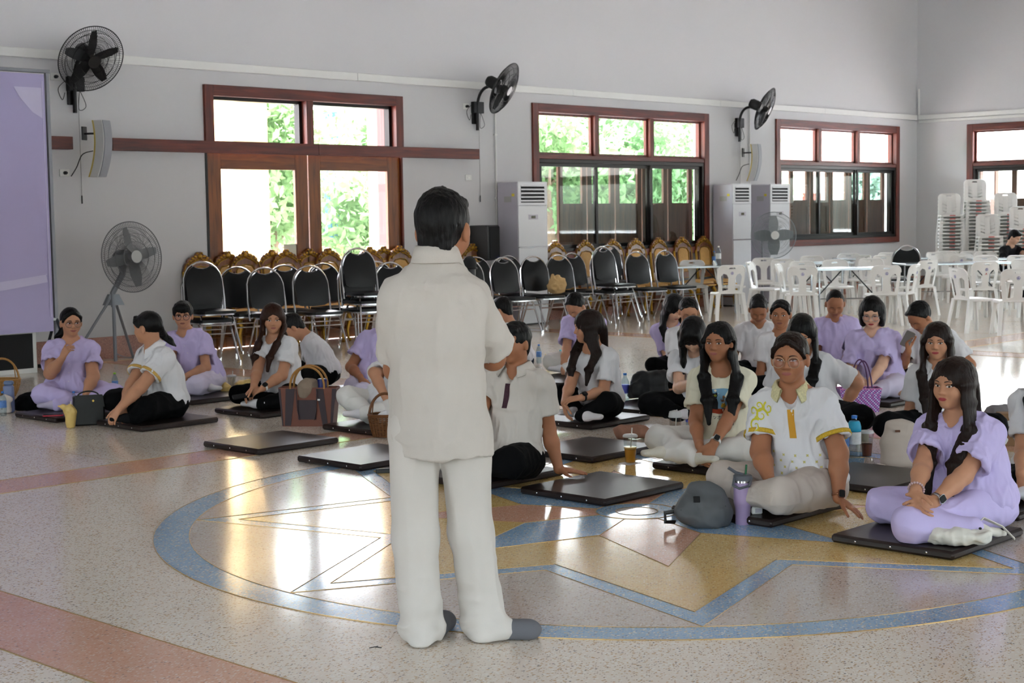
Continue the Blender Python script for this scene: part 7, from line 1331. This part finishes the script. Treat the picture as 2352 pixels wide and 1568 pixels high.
# phones, power bank
def phone(loc, rot, lab, mt, w=.075, l_=.155):
    o = empty('phone', tuple(loc), 0, lab, 'phone', 'mobile phones'); Mx = Matrix.Identity(4)
    x, y, z = (unit(Bv(*rot[0])), None, unit(Bv(*rot[1]))); x = unit(x-z*(x@z)); y = np.cross(z, x)
    for i in range(3): Mx[i][0] = x[i]; Mx[i][1] = y[i]; Mx[i][2] = z[i]
    for nm, mb, mm in (('case', MB(), mt), ('screen', MB(), m_dark)):
        mb.M = Mx
        if nm == 'case': mb.plate(rrect(w, l_, .012), (), .009)
        else: mb.plate(rrect(w-.008, l_-.008, .009), (), .001, lambda u, v, q_: (u, v, .005+q_))
        mb.go(nm, mm, o, smooth=False)
    return o
def hp(pp, sd):
    for s_, el, w, hd in pp['hands']:
        if s_ == sd: return pp['root']+w+hd*.09
phone(hp(P4, -1)+Bv(-.02, .0, .03), ((.3, 0, .9), (0, .9, .3)), 'dark phone held low by the brown-haired woman', m_black); phone(hp(P14, -1)+Bv(.0, .01, .02), ((0, 0, 1), (0, .8, .5)), 'pink phone held by the bowed woman with hair over her face', M('pink_case', (196, 156, 164), .4)); phone(hp(P22, -1)+Bv(-.01, .02, .03), ((.8, -.4, .2), (.3, .5, -.8)), 'phone held by the bowed man at the back right', M('silver_case', (150, 146, 140), .3, .5)); 
p = gp(1605, 1064, .05); phone((p.x, p.y, .051), ((.9, 0, -.3), (0, 1, 0)), 'dark phone lying on the cat-shirt woman\'s mat', M('brown_case', (96, 70, 56), .5)); p = gp(122, 953, .05); phone((p.x, p.y, .05), ((.2, 0, .9), (0, 1, 0)), 'red-edged phone on the smiling woman\'s mat', M('red_case', (190, 40, 60), .4))
p = gp(1738, 1178, .045); o = empty('power_bank', (p.x, p.y, .044), RA, 'small white power bank on the mat beside the lilac tumbler', 'power bank'); MB().box(-.03, .025, -.03, .03, 0, .04, .006).go('case', m_white, o); MB().box(-.012, .02, -.0312, -.030, .008, .03).go('label', m_acs, o, smooth=False)
# ---- watches, bracelets
sil = M('silver_watch', (176, 178, 180), .25, 1.)
wristband(P15, 1, m_white, face=(m_steel, m_dark), fdir=(.1, .6, .8)); wristband(P11, 1, m_black, face=(m_black, m_dark), fdir=(.2, .7, .6)); wristband(P4, 1, m_white, face=(m_black, m_dark), fdir=(.2, .6, .7)); wristband(P24, 1, sil, face=(sil, m_dark), fdir=(.5, .2, .8), w=.007); wristband(P24, -1, M('pink_stone', (190, 160, 160), .3), 'bead_bracelet', beads=18)
wristband(P19, 1, M('rose_gold', (196, 140, 110), .25, .9), 'bracelet', w=.006, face=(M('rose_gold', 0), m_dark), fdir=(.2, .1, .9))
# ---- printed cat on the cream tee
q = P15; G0 = q['G']; G = lambda u, v: G0(u-.008, v+.05); bv, tf = q['bv'], q['tf']; so = q['shirt']; S_ = lambda pts: [(x*.12, -.10+z*.14) for x, z in pts]
pr_ = grid_decal(bv, G, -.075, .075, -.235, -.085, 8, 8, -tf, .003, 'print', M('print_blue', (128, 172, 200), .8), so)
def pt(pts, mt, off, nm, cen=None): return patch2d(bv, pts, G, -tf, off, nm, mt, pr_, cen)
grid_decal(bv, G, -.075, .075, -.235, -.205, 8, 2, -tf, .0038, 'red_table', M('print_red', (176, 66, 34), .8), pr_)
cb = M('print_black', (28, 28, 32), .8); ce = M('print_yellow_green', (206, 216, 70), .8); cy_ = M('print_yellow', (222, 176, 50), .8); cbr = M('print_brown', (120, 74, 34), .8)
pt([(-.062, -.21), (-.022, -.21), (-.018, -.17), (-.024, -.145), (-.045, -.14), (-.058, -.155), (-.064, -.18)], cb, .0045, 'cat_body'); pt([(-.06, -.142), (-.024, -.142), (-.018, -.125), (-.02, -.098), (-.03, -.11), (-.052, -.11), (-.062, -.098), (-.066, -.125)], cb, .0046, 'cat_head', (-.042, -.125))
for x in (-.052, -.032): pt(circ(.0075, 10, x, -.126), ce, .0054, 'cat_eye'); pt(circ(.003, 8, x, -.126, 1.8), cb, .006, 'cat_pupil')
pt([(.005, -.21), (.035, -.21), (.042, -.19), (.034, -.172), (.006, -.172), (-.002, -.19)], cy_, .0045, 'vase'); pt([(.004, -.21), (.036, -.21), (.04, -.196), (.0, -.196)], M('print_blue_grey', (96, 130, 150), .8), .005, 'vase_base')
for x, z in ((.008, -.155), (.03, -.15), (.05, -.165), (.02, -.135)): pt([( x+(.013 if k % 2 else .008)*math.cos(k*math.pi/8), z+(.013 if k % 2 else .008)*math.sin(k*math.pi/8)) for k in range(16)], cbr if x != .03 else cy_, .0052, 'flower')
def word(txt, size, G, bv, tf, off, u0, v0, mt, parent, name='lettering', mirror=1.):
    cu = bpy.data.curves.new('txt', 'FONT'); cu.body = txt; cu.size = size; cu.align_x = 'CENTER'; t_ = bpy.data.objects.new('txt', cu); COL.objects.link(t_); dg = bpy.context.evaluated_depsgraph_get(); me = bpy.data.meshes.new_from_object(t_.evaluated_get(dg)); bpy.data.objects.remove(t_)
    if not len(me.vertices): return
    pts = [G(u0+mirror*v_.co.x, v0+v_.co.y) for v_ in me.vertices]; nv = decal(bv, pts, -tf, off)
    for v_, p_ in zip(me.vertices, nv): v_.co = p_
    me.materials.clear(); obj(name, me, mt, parent)
word('ッホの猫', .03, G, bv, tf, .003, 0, -.268, cb, so)
q = P26; q['bv'] = BVHTree.FromPolygons([tuple(v_.co) for v_ in q['shirt'].data.vertices], [tuple(p_.vertices) for p_ in q['shirt'].data.polygons]); word('GoNU', .085, q['G'], q['bv'], q['tf'], .004, 0, -.17, m_wlab, q['shirt'])
# ---- yellow scrolls on the front-row polo
q = P19; G, bv, tf = q['G'], q['bv'], q['tf']; ys = M('yellow_scroll_print', (214, 204, 60), .8); yp = M('faint_gold_print', (206, 194, 120), .8)
def scroll(cx_, cy_, r_, a0, turns, nm='scroll_print', sgn=1):
    n_ = 22; pts = []
    for k in range(n_+1): t_ = k/n_; a = a0+sgn*turns*2*math.pi*t_; rr = r_*(1-.85*t_); pts.append((cx_+rr*math.cos(a), cy_+rr*math.sin(a)))
    ring = []
    for k, (x, y) in enumerate(pts):
        w_ = .0048*(1-.6*k/n_); dx, dy = x-cx_, y-cy_; L_ = math.hypot(dx, dy)+1e-6; ring.append((x-dx/L_*w_, y-dy/L_*w_)); ring.append((x+dx/L_*w_, y+dy/L_*w_))
    v_ = decal(bv, [G(*p_) for p_ in ring], -tf, .003); obj(nm, mesh_plain(nm, v_, [(2*i, 2*i+1, 2*i+3, 2*i+2) for i in range(n_)]), ys, q['shirt'])
for a in ((-.115, -.045, .028, 0, 1.3), (-.085, -.015, .022, 2, 1.2), (-.14, -.085, .026, 1, 1.3), (-.125, -.01, .02, 4, 1.2), (-.15, -.035, .022, 5, 1.1)): scroll(a[0]*1.25-.005, a[1]*1.2+.012, a[2]*1.25, *a[3:])
for i in range(9):
    for j in range(4): 
        x = -.12+.03*i+.012*(j % 2); z = -.235-.03*j
        if (i+j) % 2 == 0: patch2d(bv, [(x+(.009 if k % 2 else .0045)*math.cos(k*math.pi/4), z+(.009 if k % 2 else .0045)*math.sin(k*math.pi/4)) for k in range(8)], G, -tf, .003, 'flower_print', yp, q['shirt'])

q = P2; sl_ = M('slate_plaid_print', (120, 134, 150), .8)
for u0, u1, v0, v1 in ((.0, .02, -.13, -.02), (.03, .045, -.11, -.03), (-.03, -.015, -.16, -.04), (-.045, .05, -.07, -.055)): grid_decal(q['bv'], q['G'], u0, u1, v0, v1, 2, 5, -q['tf'], .003, 'plaid_print', sl_, q['shirt'])
o = empty('folded_stand', tuple(gp(886, 1086)), RA+.15, 'black folded stand lying on the floor behind the standing man\'s leg', 'stand'); MB().box(-.06, .2, -.015, .015, .0, .028, .004).go('bar', m_black, o); MB().box(-.05, .2, .02, .045, .0, .02, .004).go('bar', m_black, o)
o = MB().tube([(0, 0, .004), (.02, .006, .006), (.045, .002, .004)], .0018, 5).tube([(.02, .006, .006), (.03, .018, .005)], .0015, 5).go('twig', m_black); o.location = gp(848, 1490); o.rotation_euler.z = RA; _tag(o, 'tiny dark twig on the bare floor near the standing man', 'twig')
